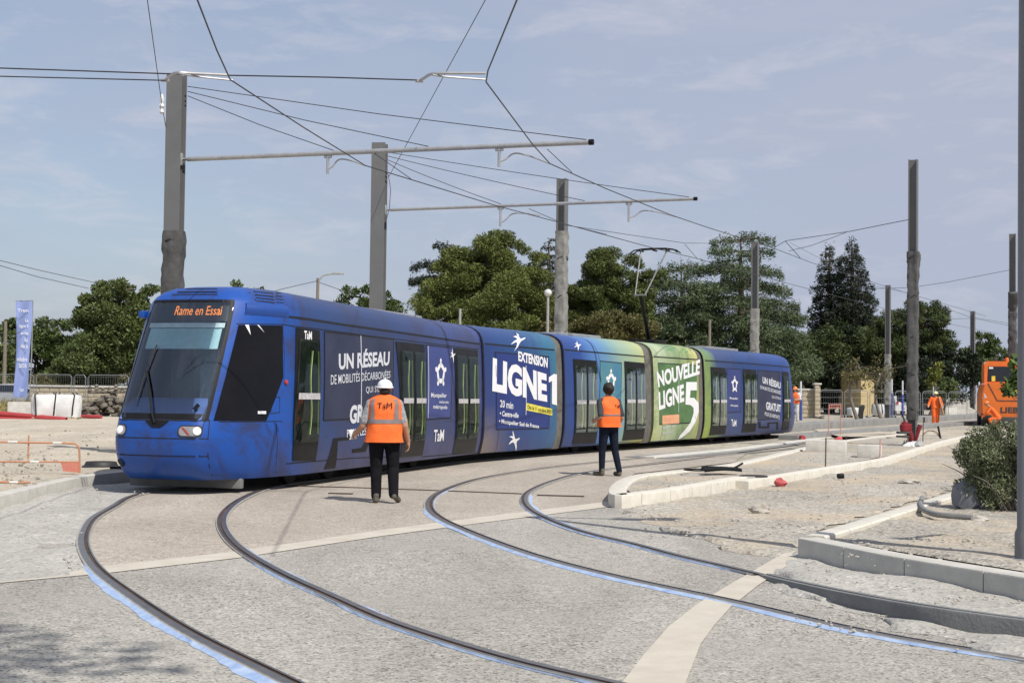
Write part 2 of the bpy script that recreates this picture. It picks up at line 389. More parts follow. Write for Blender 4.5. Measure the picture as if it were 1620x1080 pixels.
sheet('dirt', PX([(985, 800), (1007, 797), (1073, 790), (1184, 772), (1300, 750), (1400, 735), (1504, 702), (1570, 692), (1700, 692), (1700, 770), (1503, 776), (1343, 824), (1262, 846), (1264, 868), (1225, 885), (1150, 868), (1060, 842), (1000, 818)]), .012, MG_DIRT, cell=.4, amp=.045, seed=8, edge=.35)
sheet('gravel_bed', PX([(1268, 868), (1413, 912), (1700, 962), (1700, 1085), (1500, 1012), (1330, 965), (1215, 925)]), .006, MG_CEM, cell=.25, amp=.05, seed=2, edge=.25)
sheet('planter_soil', PX([(1300, 848), (1420, 868), (1700, 912), (2600, 1010), (2600, 770), (1503, 776), (1343, 822)], .15), .13, MG_DIRT, cell=.35, amp=.05, seed=5)
sheet('island_soil', PX([(985, 768), (1010, 757), (1060, 748), (1165, 735), (1310, 702), (1420, 690), (1500, 686), (1500, 696), (1435, 714), (1300, 739), (1184, 757), (1073, 768), (1000, 777)], .16), .14, MG_DIRT, cell=.5, amp=.04, seed=3)
# raised sandy ground left of the kerb, behind the tram as well
lk = [P(x, y, .17) for x, y in [(-60, 796), (0, 781), (37, 772), (74, 764), (130, 752), (163, 747), (213, 742)]]
sheet('sandy_ground', [(p.x, p.y) for p in lk] + [(-5.6, 30), (-3, 36), (2, 45), (9, 58), (9, 72), (-45, 72), (-45, 18)], .12, MG_SAND, cell=.8, amp=.05, seed=6, zf=lambda q: .075 * smooth01(50, 71, q.y) + .05 * smooth01(28, 40, q.y) * (1 - smooth01(50, 60, q.y)) * (.5 + mnoise.noise(q * .25)))
sheet('sandy_ground', [P(x, y, .14) for x, y in [(1255, 672), (1330, 690), (1430, 683), (1504, 694), (1700, 690), (1700, 664), (1560, 659), (1250, 661)]], .13, MG_SAND, cell=1.2, amp=.05, seed=12)

def kerb_blocks(mb, pts, zt, zb, w, side=1, block=1.0, gap=.007, ch=.018):
    pts = resample(pts, .12); nor = normals2(pts); k = max(1, int(round(block / .12))); i = 0
    def zz(z, p): return z(p) if callable(z) else z
    while i < len(pts) - 1:
        j = min(i + k, len(pts) - 1)
        if len(pts) - 1 - j < 3: j = len(pts) - 1
        rings = []
        for q in range(i, j + 1):
            p = pts[q].copy(); t = (pts[min(q + 1, len(pts) - 1)] - pts[max(q - 1, 0)]).normalized()
            if q == i: p = p + t * gap
            if q == j: p = p - t * gap
            nn = nor[q] * side; z1 = zz(zt, p); z0 = zz(zb, p)
            rings.append([Vector((p.x, p.y, z)) + nn * o for o, z in ((0, z0), (0, z1 - ch), (ch * .35, z1 - ch * .3), (ch, z1), (w - ch, z1), (w, z1 - ch), (w, z0))])
        mb.loft(rings); i = j
    return mb
def path(px, z, n=6): return gauss_smooth(resample(catmull([P(x, y, z) for x, y in px], n), .12), 6)
mb = MB(); kerb_blocks(mb, path([(-90, 808), (0, 784), (37, 775), (74, 766), (130, 754), (163, 749), (213, 744)], .17), .17, -.05, .22, 1)
structure('kerb', mb, M_KERBG)
mb = MB(); kerb_blocks(mb, path([(1420, 686), (1310, 699), (1162, 731), (1051, 745), (1006, 750), (980, 757.5), (966, 768), (962, 776), (966, 781.5), (980, 783.5), (998, 782), (1073, 773), (1182, 754)], .19), .19, -.05, .26, 1)
structure('kerb', mb, M_KERB)
mb = MB(); kerb_blocks(mb, path([(1184, 761), (1300, 742), (1400, 726), (1435, 717), (1504, 696), (1580, 680)], .16), .16, -.05, .24, 1)
structure('kerb', mb, M_KERB)
mb = MB(); kerb_blocks(mb, path([(1700, 925), (1620, 912), (1413, 879), (1325, 862), (1262, 850)], .2), .2, -.08, .24, -1)
structure('kerb', mb, M_KERBG)
mb = MB(); kerb_blocks(mb, path([(1272, 846), (1290, 841), (1340, 827), (1400, 809), (1447, 795), (1503, 779), (1560, 770)], .19), .19, -.05, .22, -1)
structure('kerb', mb, M_KERB)

# ---- rails
A1 = Vector((-3.45, 23.6, 0)); d1 = Vector((.2845, .9587, 0)).normalized(); n1 = Vector((d1.y, -d1.x, 0))
dM = {2: Vector((.41, .912, 0)).normalized(), 3: Vector((.455, .890, 0)).normalized(), 4: Vector((.46, .888, 0)).normalized(), 5: Vector((.46, .888, 0)).normalized()}
TRK1 = [A1 - n1 * 1.3 + d1 * s for s in (1.2, 4, 7, 9.6)] + [Vector((-.61, 33, 0)) - Vector((.912, -.41, 0)) * 1.325 + Vector((.41, .912, 0)) * 2.1]
n5 = Vector((dM[5].y, -dM[5].x, 0))
TRK1 += [Vector((1.33, 37.3, 0)) - n5 * 1.325 + dM[5] * s for s in (2, 8, 14, 20, 26)]
TRK1 += [Vector((16.5, 65, 0)), Vector((22.5, 73, 0)), Vector((31, 80, 0)), Vector((45, 86, 0))]
def off(pts, o): nn = normals2(pts); return [p + nn[i] * o for i, p in enumerate(pts)]
R1 = [(218.6,781.5),(179,801),(147,819),(133.6,839),(129.6,858.6),(135.6,878),(147.4,896),(163,911),(213,947),(283,993),(367,1037),(443,1073)]
R2 = [(414,775.6),(377,793),(356,812),(352,829),(363,851),(386,872),(417,891),(467,917),(536,947),(607,980),(690,1007),(773,1033),(873,1060),(957,1077)]
R3 = [(923,733),(840,743),(767,755),(723,767),(687,783),(677,800),(690,817),(727,835),(790,860),(873,887),(973,912),(1080,935),(1147,948),(1247,972),(1380,1003),(1513,1025),(1620,1042)]
R4 = [(1100,724.6),(1037,732.5),(978,740),(918,749),(869,763),(839,777),(830,789),(837,803),(859,816.5),(898.6,833),(948,848),(997,858),(1080,881),(1147,895),(1203,909)]
def rail_path(px, pre, tail=4.0):
    pts = [p for p in pre] + [P(x, y, .012) for x, y in px]
    pts = [Vector((p.x, p.y, 0)) for p in pts]
    if tail: pts.append(pts[-1] + (pts[-1] - pts[-3]).normalized() * tail)
    return gauss_smooth(resample(catmull(pts, 6), .15), 14)
def rail(px, pre, film, label, tail=4.0, mir=1):
    pts = rail_path(px, pre, tail); nor = [q * mir for q in normals2(pts)]
    prof = [(-.062, .004), (-.062, .011), (-.043, .011), (-.040, .017), (.016, .017), (.019, .006), (.050, .006), (.052, .016), (.066, .016), (.068, .010), (.080, .010), (.080, .004)]
    mts = [1, 1, 1, 0, 2, 2, 2, 0, 1, 1, 1]
    root = thing('tram_rail', label, 'rail', tuple(pts[len(pts) // 2]), 0, 'grooved tram rails set in the paving')
    mb = MB(); n = len(prof)
    for i, p in enumerate(pts):
        for a, z in prof: mb.v.append(tuple(p - nor[i] * a + Vector((0, 0, z + .006))))
    for i in range(len(pts) - 1):
        for k in range(n - 1):
            mb.f.append((i * n + k, i * n + k + 1, (i + 1) * n + k + 1, (i + 1) * n + k)); mb.mi.append(mts[k])
    build('rail_head', mb, [M_STEEL, M_RJAC, M_RUBBER], root, 30, fixn=False)
    for sgn, lo, hi, wd in film:                         # torn blue protective film left beside the rail
        ii = [i for i, p in enumerate(pts) if 5.5 < p.y < 26 and lo < proj(p)[1] < hi]
        if not ii: continue
        mb = MB(); a, b = ii[0], ii[-1]; seed = random.random() * 50; m_ = 0
        for i in range(a, b):
            q = pts[i] * 1.1; w = wd * (.62 + .45 * mnoise.noise(q + Vector((seed, 0, 0))) + .30 * mnoise.noise(q * 7))
            w *= smooth01(a, a + 6, i) * (1 - smooth01(b - 6, b, i)); w = max(0.002, w)
            e = sgn * .113 * mir if sgn * mir > 0 else sgn * .108 * mir
            e = sgn * (.077 if sgn * mir > 0 else .059)
            dn = nor[i] * mir
            mb.v.append(tuple(pts[i] - dn * e + Vector((0, 0, .0178)))); mb.v.append(tuple(pts[i] - dn * (e + sgn * w) + Vector((0, 0, .0022 if pts[i].y < 16.5 else .0064))))
            if m_: mb.f.append((2 * m_ - 2, 2 * m_ - 1, 2 * m_ + 1, 2 * m_)); mb.mi.append(0)
            m_ += 1
        if m_ > 1: build('protective_film', mb, M_FILM, root, 0)
    return pts
T1 = catmull(TRK1, 4)
pre1 = list(reversed(off(T1, .7175))); pre2 = list(reversed(off(T1, -.7175)))
rail(R1, pre1, [(1, 888, 1300, .09), (-1, 960, 1300, .02)], 'leftmost curved rail, with a wide strip of blue film on its outer side', mir=-1)
rail(R2, pre2, [(-1, 856, 1300, .06), (1, 880, 1300, .02)], 'second curved rail from the left, between the leftmost rail and the white helmeted worker')
fd = dM[5]; q3 = P(*R3[0]); q4 = P(*R4[0])
pr3 = [q3 + fd * s for s in (52, 40, 28, 16, 8)]; pr4 = [q4 + fd * s for s in (48, 36, 24, 14, 6)]
rail(R3, pr3, [(1, 800, 1060, .075), (-1, 770, 1000, .018)], 'third curved rail from the left, running on to the right picture edge', mir=-1)
rail(R4, pr4, [(-1, 780, 912, .07), (1, 795, 912, .025)], 'rightmost curved rail, ending at the grey concrete beam by the planter kerb', tail=0)
# exposed rail trough beside the planter: a beam rising out of the gravel bed
bp = gauss_smooth(resample(catmull([P(x, y, z) for x, y, z in [(1196, 906.5, .015), (1203, 909, .03), (1313, 933, .09), (1447, 957, .13), (1620, 981, .14), (1760, 998, .14)]], 6), .15), 6)
mb = MB(); nor = normals2(bp); rings = []
for i, p in enumerate(bp):
    z1 = p.z
    rings.append([Vector((p.x, p.y, z)) + nor[i] * o for o, z in ((0, -.1), (0, z1 - .012), (.006, z1), (.05, z1), (.055, z1 - .025), (.085, z1 - .025), (.09, z1), (.14, z1), (.145, -.1))])
mb.loft(rings)
single('rail_beam', mb, mat('dark_beam_concrete', (.15, .15, .145), .75, scale=3, bump=.3, col2=(.22, .22, .21)), 'dark grey exposed rail beam rising from the gravel in front of the planter kerb', 'beam')
# slabs of the unfinished second track, running off to the right
for px, w, h, mt in (([(1236, 684), (1290, 680), (1400, 672), (1560, 661), (1700, 653)], .9, .28, M_SLAB), ([(1262, 696), (1290, 693), (1330, 689), (1440, 681), (1560, 670), (1700, 660)], .7, .16, M_SLAB)):
    mb = MB(); pp = resample([PG(x, y) for x, y in px], 1.0); kerb_blocks(mb, pp, lambda p: GZ(p.y) + h, lambda p: GZ(p.y) - .3, w, 1, 40)
    structure('track_slab', mb, mt)
sheet('track_slab', PX([(985, 723), (1085, 715), (1200, 705), (1290, 692), (1262, 704), (1160, 717), (1060, 726)]), .015, M_SLAB)
mb = MB(); kerb_blocks(mb, resample([P(x, y, .1) for x, y in [(1035, 719), (1180, 706), (1290, 692), (1330, 687)]], .5), .05, -.05, .38, 1, 30); structure('kerb', mb, M_SLABL)
# slot drains and thin dark lines across the paving
mb = MB()
for (x0, y0), (x1, y1), k in (((520, 779.5), (558, 780.5), 9), ((850, 782.5), (924, 784.5), 17)):
    for i in range(k):
        t = (i + .5) / k; p = P(x0 + (x1 - x0) * t, y0 + (y1 - y0) * t, .012); mb.box((p.x, p.y, .012), (.045, .16, .006))
structure('drain_slots', mb, M_RUBBER)
mb = MB()
for px in ([(440, 768), (560, 771), (700, 776), (826, 781)], [(985, 740), (1060, 731), (1130, 722)]):
    mb.tube([P(x, y, .009) for x, y in px], .012, 4)
structure('dark_paving_line', mb, M_RUBBER)

# ================================================================== TRAM
ZR = np.array([.22, .28, .35, .5, .65, .8, 1.0, 1.11, 1.4, 1.7, 2.0, 2.3, 2.6, 2.66, 2.8, 2.9, 2.98, 3.04, 3.09, 3.115])
INS = np.array([.10, .08, .06, .03, .01, 0, 0, 0, 0, .005, .015, .03, .05, .055, .09, .15, .25, .40, .65, 1.325])
SFZ = np.array([.22, .28, .35, .5, .65, .8, 1.0, 1.11, 2.84, 2.95, 3.04, 3.09, 3.115]); SFV = np.array([.34, .24, .15, .05, .01, 0, .05, .09, 1.04, 1.16, 1.40, 1.75, 2.1])
OUTL = catmull([(-.45, .03, 0), (0, 0, 0), (.45, .03, 0), (.70, .12, 0), (.95, .55, 0), (1.13, 1.1, 0), (1.25, 1.65, 0), (1.3, 2.1, 0), (1.322, 2.8, 0), (1.325, 3.5, 0), (1.325, 4.2, 0)], 12)[12:-12]
OA = np.array([(p.x, p.y) for p in OUTL]); OQ = np.r_[0, np.cumsum(np.hypot(*np.diff(OA, axis=0).T))]; QE = OQ[-1]
class Wall:
    """near-side and front surface of one car: S(q, z), q metres along the plan outline from the nose (or from the front joint)"""
    def __init__(s, origin, d, length, cab=0):
        s.o = Vector(origin); s.d = d; s.n = Vector((d.y, -d.x, 0)) * 1.0; s.L = length; s.cab = cab
    def rise(s, st, z): return .14 * min(1, max(0, (z - 1.1) / 1.7)) * max(0, 1 - st / 11) if s.cab == 1 else 0.0
    def ls(s, q, z):
        ins = float(np.interp(z, ZR, INS))
        if not s.cab: return 1.325 - ins, q
        sg = 1 if q >= 0 else -1; a = abs(q)
        if a <= QE: l = float(np.interp(a, OQ, OA[:, 0])); st = float(np.interp(a, OQ, OA[:, 1]))
        else: l = 1.325; st = 3.5 + a - QE
        st = st + float(np.interp(z, SFZ, SFV)) * max(0, 1 - st / 3.0)
        return sg * l * (1 - ins / 1.325), st
    def S(s, q, z, off=0):
        if s.cab == 2: l, st = s.ls(s.QL - q, z); st = s.L - st        # rear cab, q counted from the front joint
        else: l, st = s.ls(q, z)
        p = s.o + s.n * l + s.d * st + Vector((0, 0, z + s.rise(st, z)))
        if off: p = p + s.N(q, z) * off
        return p
    def N(s, q, z):
        e = .02; a = s.S(q + e, z) - s.S(q - e, z); b = s.S(q, min(z + e, 3.11)) - s.S(q, z - e)
        nn = a.cross(b).normalized()
        c = s.o + s.d * (s.L * .5) + Vector((0, 0, 1.5))
        return nn if nn.dot(s.S(q, z) - c) > 0 else -nn
    def inv(s, px, py, q0=None):
        """picture point -> (q, z) on this surface"""
        q = q0 if q0 is not None else s.L * .5; z = 1.5
        for _ in range(40):
            p = s.S(q, z); x, y = proj(p); e = .01
            x1, y1 = proj(s.S(q + e, z)); x2, y2 = proj(s.S(q, z + e))
            J = np.array([[(x1 - x) / e, (x2 - x) / e], [(y1 - y) / e, (y2 - y) / e]])
            try: dq = np.linalg.solve(J, [px - x, py - y])
            except Exception: break
            q += float(np.clip(dq[0], -1, 1)); z = float(np.clip(z + np.clip(dq[1], -.5, .5), .2, 3.1))
            if abs(dq[0]) + abs(dq[1]) < 1e-4: break
        return q, z
wall = {}
wall[1] = Wall(A1 - n1 * 1.3 - d1 * 2.05, d1, 12.05, 1)
nn2 = Vector((dM[2].y, -dM[2].x, 0))
wall[2] = Wall(Vector((-.61, 33.0, 0)) - nn2 * 1.325, dM[2], 4.25)
for k, p, ln in ((3, (1.33, 37.3, 0), 5.42), (4, (4.07, 42.65, 0), 3.78), (5, (6.03, 46.45, 0), 11.5)):
    nk = Vector((dM[k].y, -dM[k].x, 0)); wall[k] = Wall(Vector(p) - nk * 1.325, dM[k], ln, 2 if k == 5 else 0)
wall[5].QL = wall[5].L - 3.5 + QE

def patch(W_, poly, off, cell=.15, mb=None, mi=0, zc=.15):
    """a panel cut to a (q, z) outline and bent onto the car's surface"""
    mb = mb or MB(); bm = bmesh.new(); bm.faces.new([bm.verts.new((q, z, 0)) for q, z in poly]); bmesh.ops.triangulate(bm, faces=bm.faces[:])
    lo = [min(p[i] for p in poly) for i in (0, 1)]; hi = [max(p[i] for p in poly) for i in (0, 1)]
    for a in (0, 1):
        st = cell if a == 0 else zc; k = math.ceil(lo[a] / st) * st
        while k < hi[a]:
            bmesh.ops.bisect_plane(bm, geom=bm.verts[:] + bm.edges[:] + bm.faces[:], plane_co=(k, 0, 0) if a == 0 else (0, k, 0), plane_no=(1, 0, 0) if a == 0 else (0, 1, 0)); k += st
    bm.verts.index_update()
    uv = [(v.co.x, v.co.y) for v in bm.verts]
    if mb.uv is None: mb.uv = []
    mb.uv += uv
    mb.add([W_.S(q, z, off) for q, z in uv], [[v.index for v in f.verts] for f in bm.faces], mi); bm.free(); return mb
def rrect(q0, q1, z0, z1, r=.05, n=4):
    out = []
    for cx, cy, a0 in ((q1 - r, z1 - r, 0), (q0 + r, z1 - r, 90), (q0 + r, z0 + r, 180), (q1 - r, z0 + r, 270)):
        out += [(cx + r * math.cos(rad(a0 + 90 * k / n)), cy + r * math.sin(rad(a0 + 90 * k / n))) for k in range(n + 1)]
    return out
def strip(W_, pts, w, off, mb):
    """thin line along (q, z) points"""
    for (a, b), (c, d) in zip(pts[:-1], pts[1:]):
        t = math.hypot(c - a, d - b); k = max(1, int(t / .15)); nx, ny = -(d - b) / t * w / 2, (c - a) / t * w / 2
        v = []
        for i in range(k + 1):
            q, z = a + (c - a) * i / k, b + (d - b) * i / k; v += [W_.S(q + nx, z + ny, off), W_.S(q - nx, z - ny, off)]
        mb.add(v, [(2 * i, 2 * i + 1, 2 * i + 3, 2 * i + 2) for i in range(k)])
def letters(W_, body, quad, mb, bold=.02, off=.006, px=True, q0=None, shear=0):
    """lettering bent onto the car, its four corners given as picture points or (q, z)"""
    Q = [W_.inv(x, y, q0) for x, y in quad] if px else quad
    v, f = text2d(body, bold, shear); a, b, c, d = [np.array(q) for q in Q]
    mb.add([W_.S(*((a * (1 - x) + b * x) * y + (d * (1 - x) + c * x) * (1 - y)), off) for x, y in v], f)
def shape_on(W_, pts, quad, mb, off=.006, q0=None):
    Q = [np.array(W_.inv(x, y, q0)) for x, y in quad]; a, b, c, d = Q
    poly = [tuple((a * (1 - x) + b * x) * y + (d * (1 - x) + c * x) * (1 - y)) for x, y in pts]
    m2 = MB(); patch(W_, poly, off, 5, m2, zc=5); mb.add(m2.v, m2.f)

# ---- wrap paint: colour bands printed along each car (UV = metres along, metres up)
def wrap_mat(name, stops, low=None, lowz=(.3, 1.2), lowq=None, blot=None, blots=.45, tilt=.25, rough=.46):
    mt = bpy.data.materials.new(name); mt.use_nodes = True; t = mt.node_tree; n = t.nodes.new; l = t.links.new
    b = t.nodes['Principled BSDF']; b.inputs['Roughness'].default_value = rough; b.inputs['Coat Weight'].default_value = .16; b.inputs['Coat Roughness'].default_value = .2
    uv = n('ShaderNodeUVMap'); sp = n('ShaderNodeSeparateXYZ'); l(uv.outputs[0], sp.inputs[0])
    no = n('ShaderNodeTexNoise'); no.inputs['Scale'].default_value = .9; no.inputs['Detail'].default_value = 7; no.inputs['Roughness'].default_value = .65; l(uv.outputs[0], no.inputs['Vector'])
    a1_ = n('ShaderNodeMath'); a1_.operation = 'MULTIPLY_ADD'; l(sp.outputs['Y'], a1_.inputs[0]); a1_.inputs[1].default_value = tilt; l(sp.outputs['X'], a1_.inputs[2])
    a2_ = n('ShaderNodeMath'); a2_.operation = 'MULTIPLY_ADD'; l(no.outputs['Fac'], a2_.inputs[0]); a2_.inputs[1].default_value = .9; l(a1_.outputs[0], a2_.inputs[2])
    q0, q1 = stops[0][0], stops[-1][0]
    mr = n('ShaderNodeMapRange'); mr.inputs['From Min'].default_value = q0; mr.inputs['From Max'].default_value = q1; l(a2_.outputs[0], mr.inputs['Value'])
    cr = n('ShaderNodeValToRGB'); e = cr.color_ramp.elements
    e[0].color = (*stops[0][1], 1); e[1].color = (*stops[-1][1], 1); e[0].position = 0; e[1].position = 1
    for q, c in stops[1:-1]:
        x = e.new((q - q0) / (q1 - q0)); x.color = (*c, 1)
    l(mr.outputs[0], cr.inputs['Fac']); out = cr.outputs['Color']
    if low:
        m2 = n('ShaderNodeMapRange'); m2.inputs['From Min'].default_value = lowz[1]; m2.inputs['From Max'].default_value = lowz[0]
        a3 = n('ShaderNodeMath'); a3.operation = 'MULTIPLY_ADD'; l(no.outputs['Fac'], a3.inputs[0]); a3.inputs[1].default_value = -.8; l(sp.outputs['Y'], a3.inputs[2])
        l(a3.outputs[0], m2.inputs['Value']); fac = m2.outputs[0]
        if lowq:
            m3 = n('ShaderNodeMapRange'); m3.inputs['From Min'].default_value = lowq[0]; m3.inputs['From Max'].default_value = lowq[1]; l(sp.outputs['X'], m3.inputs['Value'])
            mm = n('ShaderNodeMath'); mm.operation = 'MULTIPLY'; l(fac, mm.inputs[0]); l(m3.outputs[0], mm.inputs[1]); fac = mm.outputs[0]
        mx = n('ShaderNodeMix'); mx.data_type = 'RGBA'; l(fac, mx.inputs['Factor']); l(out, mx.inputs['A']); mx.inputs['B'].default_value = (*low, 1); out = mx.outputs['Result']
    if blot:
        n2 = n('ShaderNodeTexNoise'); n2.inputs['Scale'].default_value = .7; n2.inputs['Detail'].default_value = 9; n2.inputs['Roughness'].default_value = .72; n2.inputs['Distortion'].default_value = .6; l(uv.outputs[0], n2.inputs['Vector'])
        m4 = n('ShaderNodeMapRange'); m4.inputs['From Min'].default_value = .46; m4.inputs['From Max'].default_value = .58; m4.inputs['To Max'].default_value = blots; l(n2.outputs['Fac'], m4.inputs['Value'])
        mx = n('ShaderNodeMix'); mx.data_type = 'RGBA'; l(m4.outputs[0], mx.inputs['Factor']); l(out, mx.inputs['A']); mx.inputs['B'].default_value = (*blot, 1); out = mx.outputs['Result']
    l(out, b.inputs['Base Color']); MATS[name] = mt; return mt
BLUE = (.003, .064, .33); NAVY = (.032, .048, .18); DKN = (.022, .028, .085)
M_W = {1: wrap_mat('blue_wrap', [(0, BLUE), (3.2, BLUE), (4.4, (.008, .040, .155)), (8, (.013, .036, .125)), (13.5, (.032, .050, .19))], low=(.05, .055, .15), lowz=(-.25, .5), lowq=(2.6, 4.6), blot=DKN, blots=.8),
       2: wrap_mat('night_blue_wrap', [(0, (.024, .044, .175)), (1.5, (.009, .034, .155)), (3.9, (.012, .062, .20)), (5.9, (.03, .15, .24))], low=(.20, .155, .13), lowz=(-.1, .9), lowq=(1.5, .2), blot=(.02, .03, .16), blots=.45, tilt=.5),
       3: wrap_mat('blue_to_green_wrap', [(.6, (.012, .036, .15)), (2.4, (.016, .06, .26)), (3.4, (.08, .20, .45)), (4.3, (.14, .28, .36)), (5.3, (.27, .38, .28)), (6.8, (.42, .46, .20))], low=(.50, .46, .05), lowz=(-.3, .25), lowq=(3.2, 5), tilt=.35),
       4: wrap_mat('green_wrap', [(.4, (.46, .48, .20)), (1.8, (.42, .49, .31)), (3.2, (.24, .32, .15)), (5.0, (.48, .47, .16))], blot=(.06, .16, .05), blots=.6, tilt=.3),
       5: wrap_mat('yellow_to_blue_wrap', [(.6, (.30, .38, .05)), (1.9, (.16, .26, .10)), (2.7, (.035, .06, .165)), (5, (.009, .044, .175)), (12, (.008, .052, .26))], low=(.04, .045, .10), lowz=(-.2, .6), lowq=(4.5, 6), blot=DKN, blots=.35, tilt=.35)}
M_WIN = mat('dark_wrapped_window', (.020, .025, .055), .42, var=.35, scale=1.2, spec=.25, col2=(.038, .046, .088), uv=True)
M_WINB = mat('blue_wrapped_window', (.035, .052, .19), .4, scale=1.2, spec=.25, col2=(.055, .075, .24), uv=True)
M_WING = mat('green_wrapped_window', (.035, .10, .035), .4, scale=1.0, spec=.25, col2=(.13, .24, .09), uv=True)
M_DOOR = mat('black_door_frame', (.010, .010, .011), .35, spec=.10, scale=3, col2=(.018, .018, .019))
M_DIN = mat('dark_interior_reflections', (.003, .004, .004), .6, scale=3.2, col2=(.055, .07, .056), uv=True)  # dark interior whose green mottle paints in reflections on the door glass
M_GLASS = glass_mat('tinted_glass', (.75, .82, .82), (.52, .57, .55), refl=.03, fm=.42)
M_WSG = glass_mat('windscreen_glass', (.85, .92, .98), (.86, .93, .96), refl=.09)
M_BLK = mat('black_trim', (.010, .010, .011), .5, spec=.2, scale=5)
M_SEAM = mat('panel_gap', (.008, .009, .014), .8, scale=5)
M_RAILG = mat('lime_grab_rail', (.42, .55, .20), .35, scale=3)
M_WHITE = mat('white_print', (.80, .80, .80), .35, var=.04, scale=3)
M_WHITE2 = mat('translucent_white_print', (.62, .64, .68), .4, var=.05, scale=3)
M_BELL = mat('grey_bellows', (.085, .08, .07), .8, scale=4, bump=.3, col2=(.17, .16, .14))
M_UNDER = mat('underframe_black', (.02, .02, .02), .8, scale=4)
M_GREYM = mat('grey_painted_metal', (.33, .33, .32), .5, scale=4)
M_ALU = mat('grey_aluminium', (.46, .46, .45), .35, .6, scale=5)
M_YEL = mat('yellow_print', (.70, .62, .08), .5, scale=4)
M_SALMON = mat('salmon_print', (.75, .36, .20), .5, scale=4)

tram = thing('tram', 'long articulated blue and green tram in a printed wrap, with white lettering along its side', 'tram', tuple(A1 - n1 * 1.3), 0)
def car_shell(k):
    Wk = wall[k]; mb = MB(); zs = list(ZR)
    if Wk.cab:
        qs = sorted(set([0, .25, .5, .66, .72, .80, .95, 1.15, 1.4, 1.7, 2.0, 2.3, 2.6, 3.0, 3.4, 3.8, QE] + list(np.linspace(QE, (Wk.L - 3.5 + QE), 10))))
        if k == 1: zs = sorted(set(zs + [1.13, 2.83]))
        full = [-q for q in reversed(qs[1:])] + qs
        grid = [[None] * len(full) for _ in zs]
        uv = []
        for j, z in enumerate(zs):
            for i, q in enumerate(full):
                p = Wk.o; l, st = Wk.ls(q, z)
                if k == 5: st = Wk.L - st
                mb.v.append(tuple(Wk.o + Wk.n * l + Wk.d * st + Vector((0, 0, z + Wk.rise(st, z))))); uv.append((abs(q) if k == 1 else Wk.QL - abs(q), z))
        nn = len(full)
        for j in range(len(zs) - 1):
            for i in range(nn - 1):
                if k == 1 and abs(full[i]) < .801 and abs(full[i + 1]) < .801 and zs[j] >= 1.129 and zs[j + 1] <= 2.831: continue   # windscreen opening
                mb.f.append((j * nn + i, j * nn + i + 1, (j + 1) * nn + i + 1, (j + 1) * nn + i)); mb.mi.append(0)
        mb.f.append(tuple(range(nn))); mb.mi.append(0)
        mb.uv = uv
    else:
        qs = list(np.linspace(0, Wk.L, 9)); mb.uv = []
        prof = [(1, z) for z in zs] + [(-1, z) for z in reversed(zs[:-1])]
        rings = []
        for q in qs:
            rg = []
            for sg, z in prof:
                l, st = Wk.ls(q, z); rg.append(Wk.o + Wk.n * l * sg + Wk.d * st + Vector((0, 0, z))); mb.uv.append((q, z))
            rings.append(rg)
        mb.loft(rings)
    return build('car_body', mb, M_W[k], tram, 40)
shell = {k: car_shell(k) for k in wall}

def quad_qz(k, quad, q0=None): return [wall[k].inv(x, y, q0) for x, y in quad]
def inset_poly(Q, a):
    c = np.mean(np.array(Q), axis=0); return [tuple(np.array(p) + np.sign(c - np.array(p)) * np.array(a)) for p in Q]
M_STICK = mat('white_sticker', (.60, .60, .60), .5, scale=14, col2=(.35, .33, .33))
M_REDSTRIPE = mat('dark_amber_reflective', (.10, .03, .01), .4, scale=3, col2=(.16, .12, .02))
def door(k, quad, leaves=2, q0=None, logo=False, rails=True):
    Wk = wall[k]; Q = quad_qz(k, quad, q0)
    fr = build('door', patch(Wk, Q, .010, .3), M_DOOR, tram, 30)
    qa, qb = (Q[0][0] + Q[3][0]) / 2, (Q[1][0] + Q[2][0]) / 2; za, zb = (Q[2][1] + Q[3][1]) / 2, (Q[0][1] + Q[1][1]) / 2
    w = (qb - qa) / leaves
    gm, im, rm, st = MB(), MB(), MB(), MB()
    for j in range(leaves):
        x0, x1 = qa + j * w + .07, qa + (j + 1) * w - .05
        patch(Wk, rrect(x0, x1, za + .30, zb - .16, .05), .014, .3, im)
        patch(Wk, rrect(x0, x1, za + .30, zb - .16, .05), .040, .3, gm)
        h = zb - za; c = x0 + (x1 - x0) * .58
        zz = [za + .42 + (h - .75) * t for t in np.linspace(0, 1, 14)]
        rm.tube([Wk.S(c + .045 * math.sin(t * math.pi * 2.2), z, .026) for t, z in zip(np.linspace(0, 1, 14), zz)], .017, 6)
        rm.tube([Wk.S(x1 - .05, z, .024) for z in zz], .012, 5)
        zm = za + h * .475
        patch(Wk, [(x0 + .02, zm), (x1 - .02, zm), (x1 - .02, zm + .095), (x0 + .02, zm + .095)], .043, .4, st)
    build('door_pane_backing', im, M_DIN, fr, 0); build('grab_rail', rm, M_RAILG, fr); build('glass', gm, M_GLASS, fr, 0); build('sticker', st, M_STICK, fr, 0)
    if logo:
        lm = MB(); letters(Wk, 'TaM', [(qa + w * .25, zb - .03), (qa + w * .62, zb - .03), (qa + w * .62, zb - .17), (qa + w * .25, zb - .17)], lm, .03, .013, px=False); build('lettering', lm, M_WHITE, fr, 0)
    return fr
door(1, [(467.5, 518), (505, 523), (498.5, 728), (462, 728.5)], 1, 2.6, logo=True)
door(1, [(625.5, 540), (671, 545), (667.5, 719.5), (632, 723)], 2, 8)
door(1, [(717.5, 549.5), (755, 553.5), (750.5, 713.5), (715, 717)], 2, 11)
door(3, [(906, 567.5), (943, 570.5), (941.5, 700.5), (904.5, 702)], 2)
door(3, [(987, 571), (1019, 574), (1017, 694), (983.5, 696.5)], 2)
door(5, [(1123.5, 580), (1147, 582), (1146.5, 686), (1121, 688.5)], 2, 2)
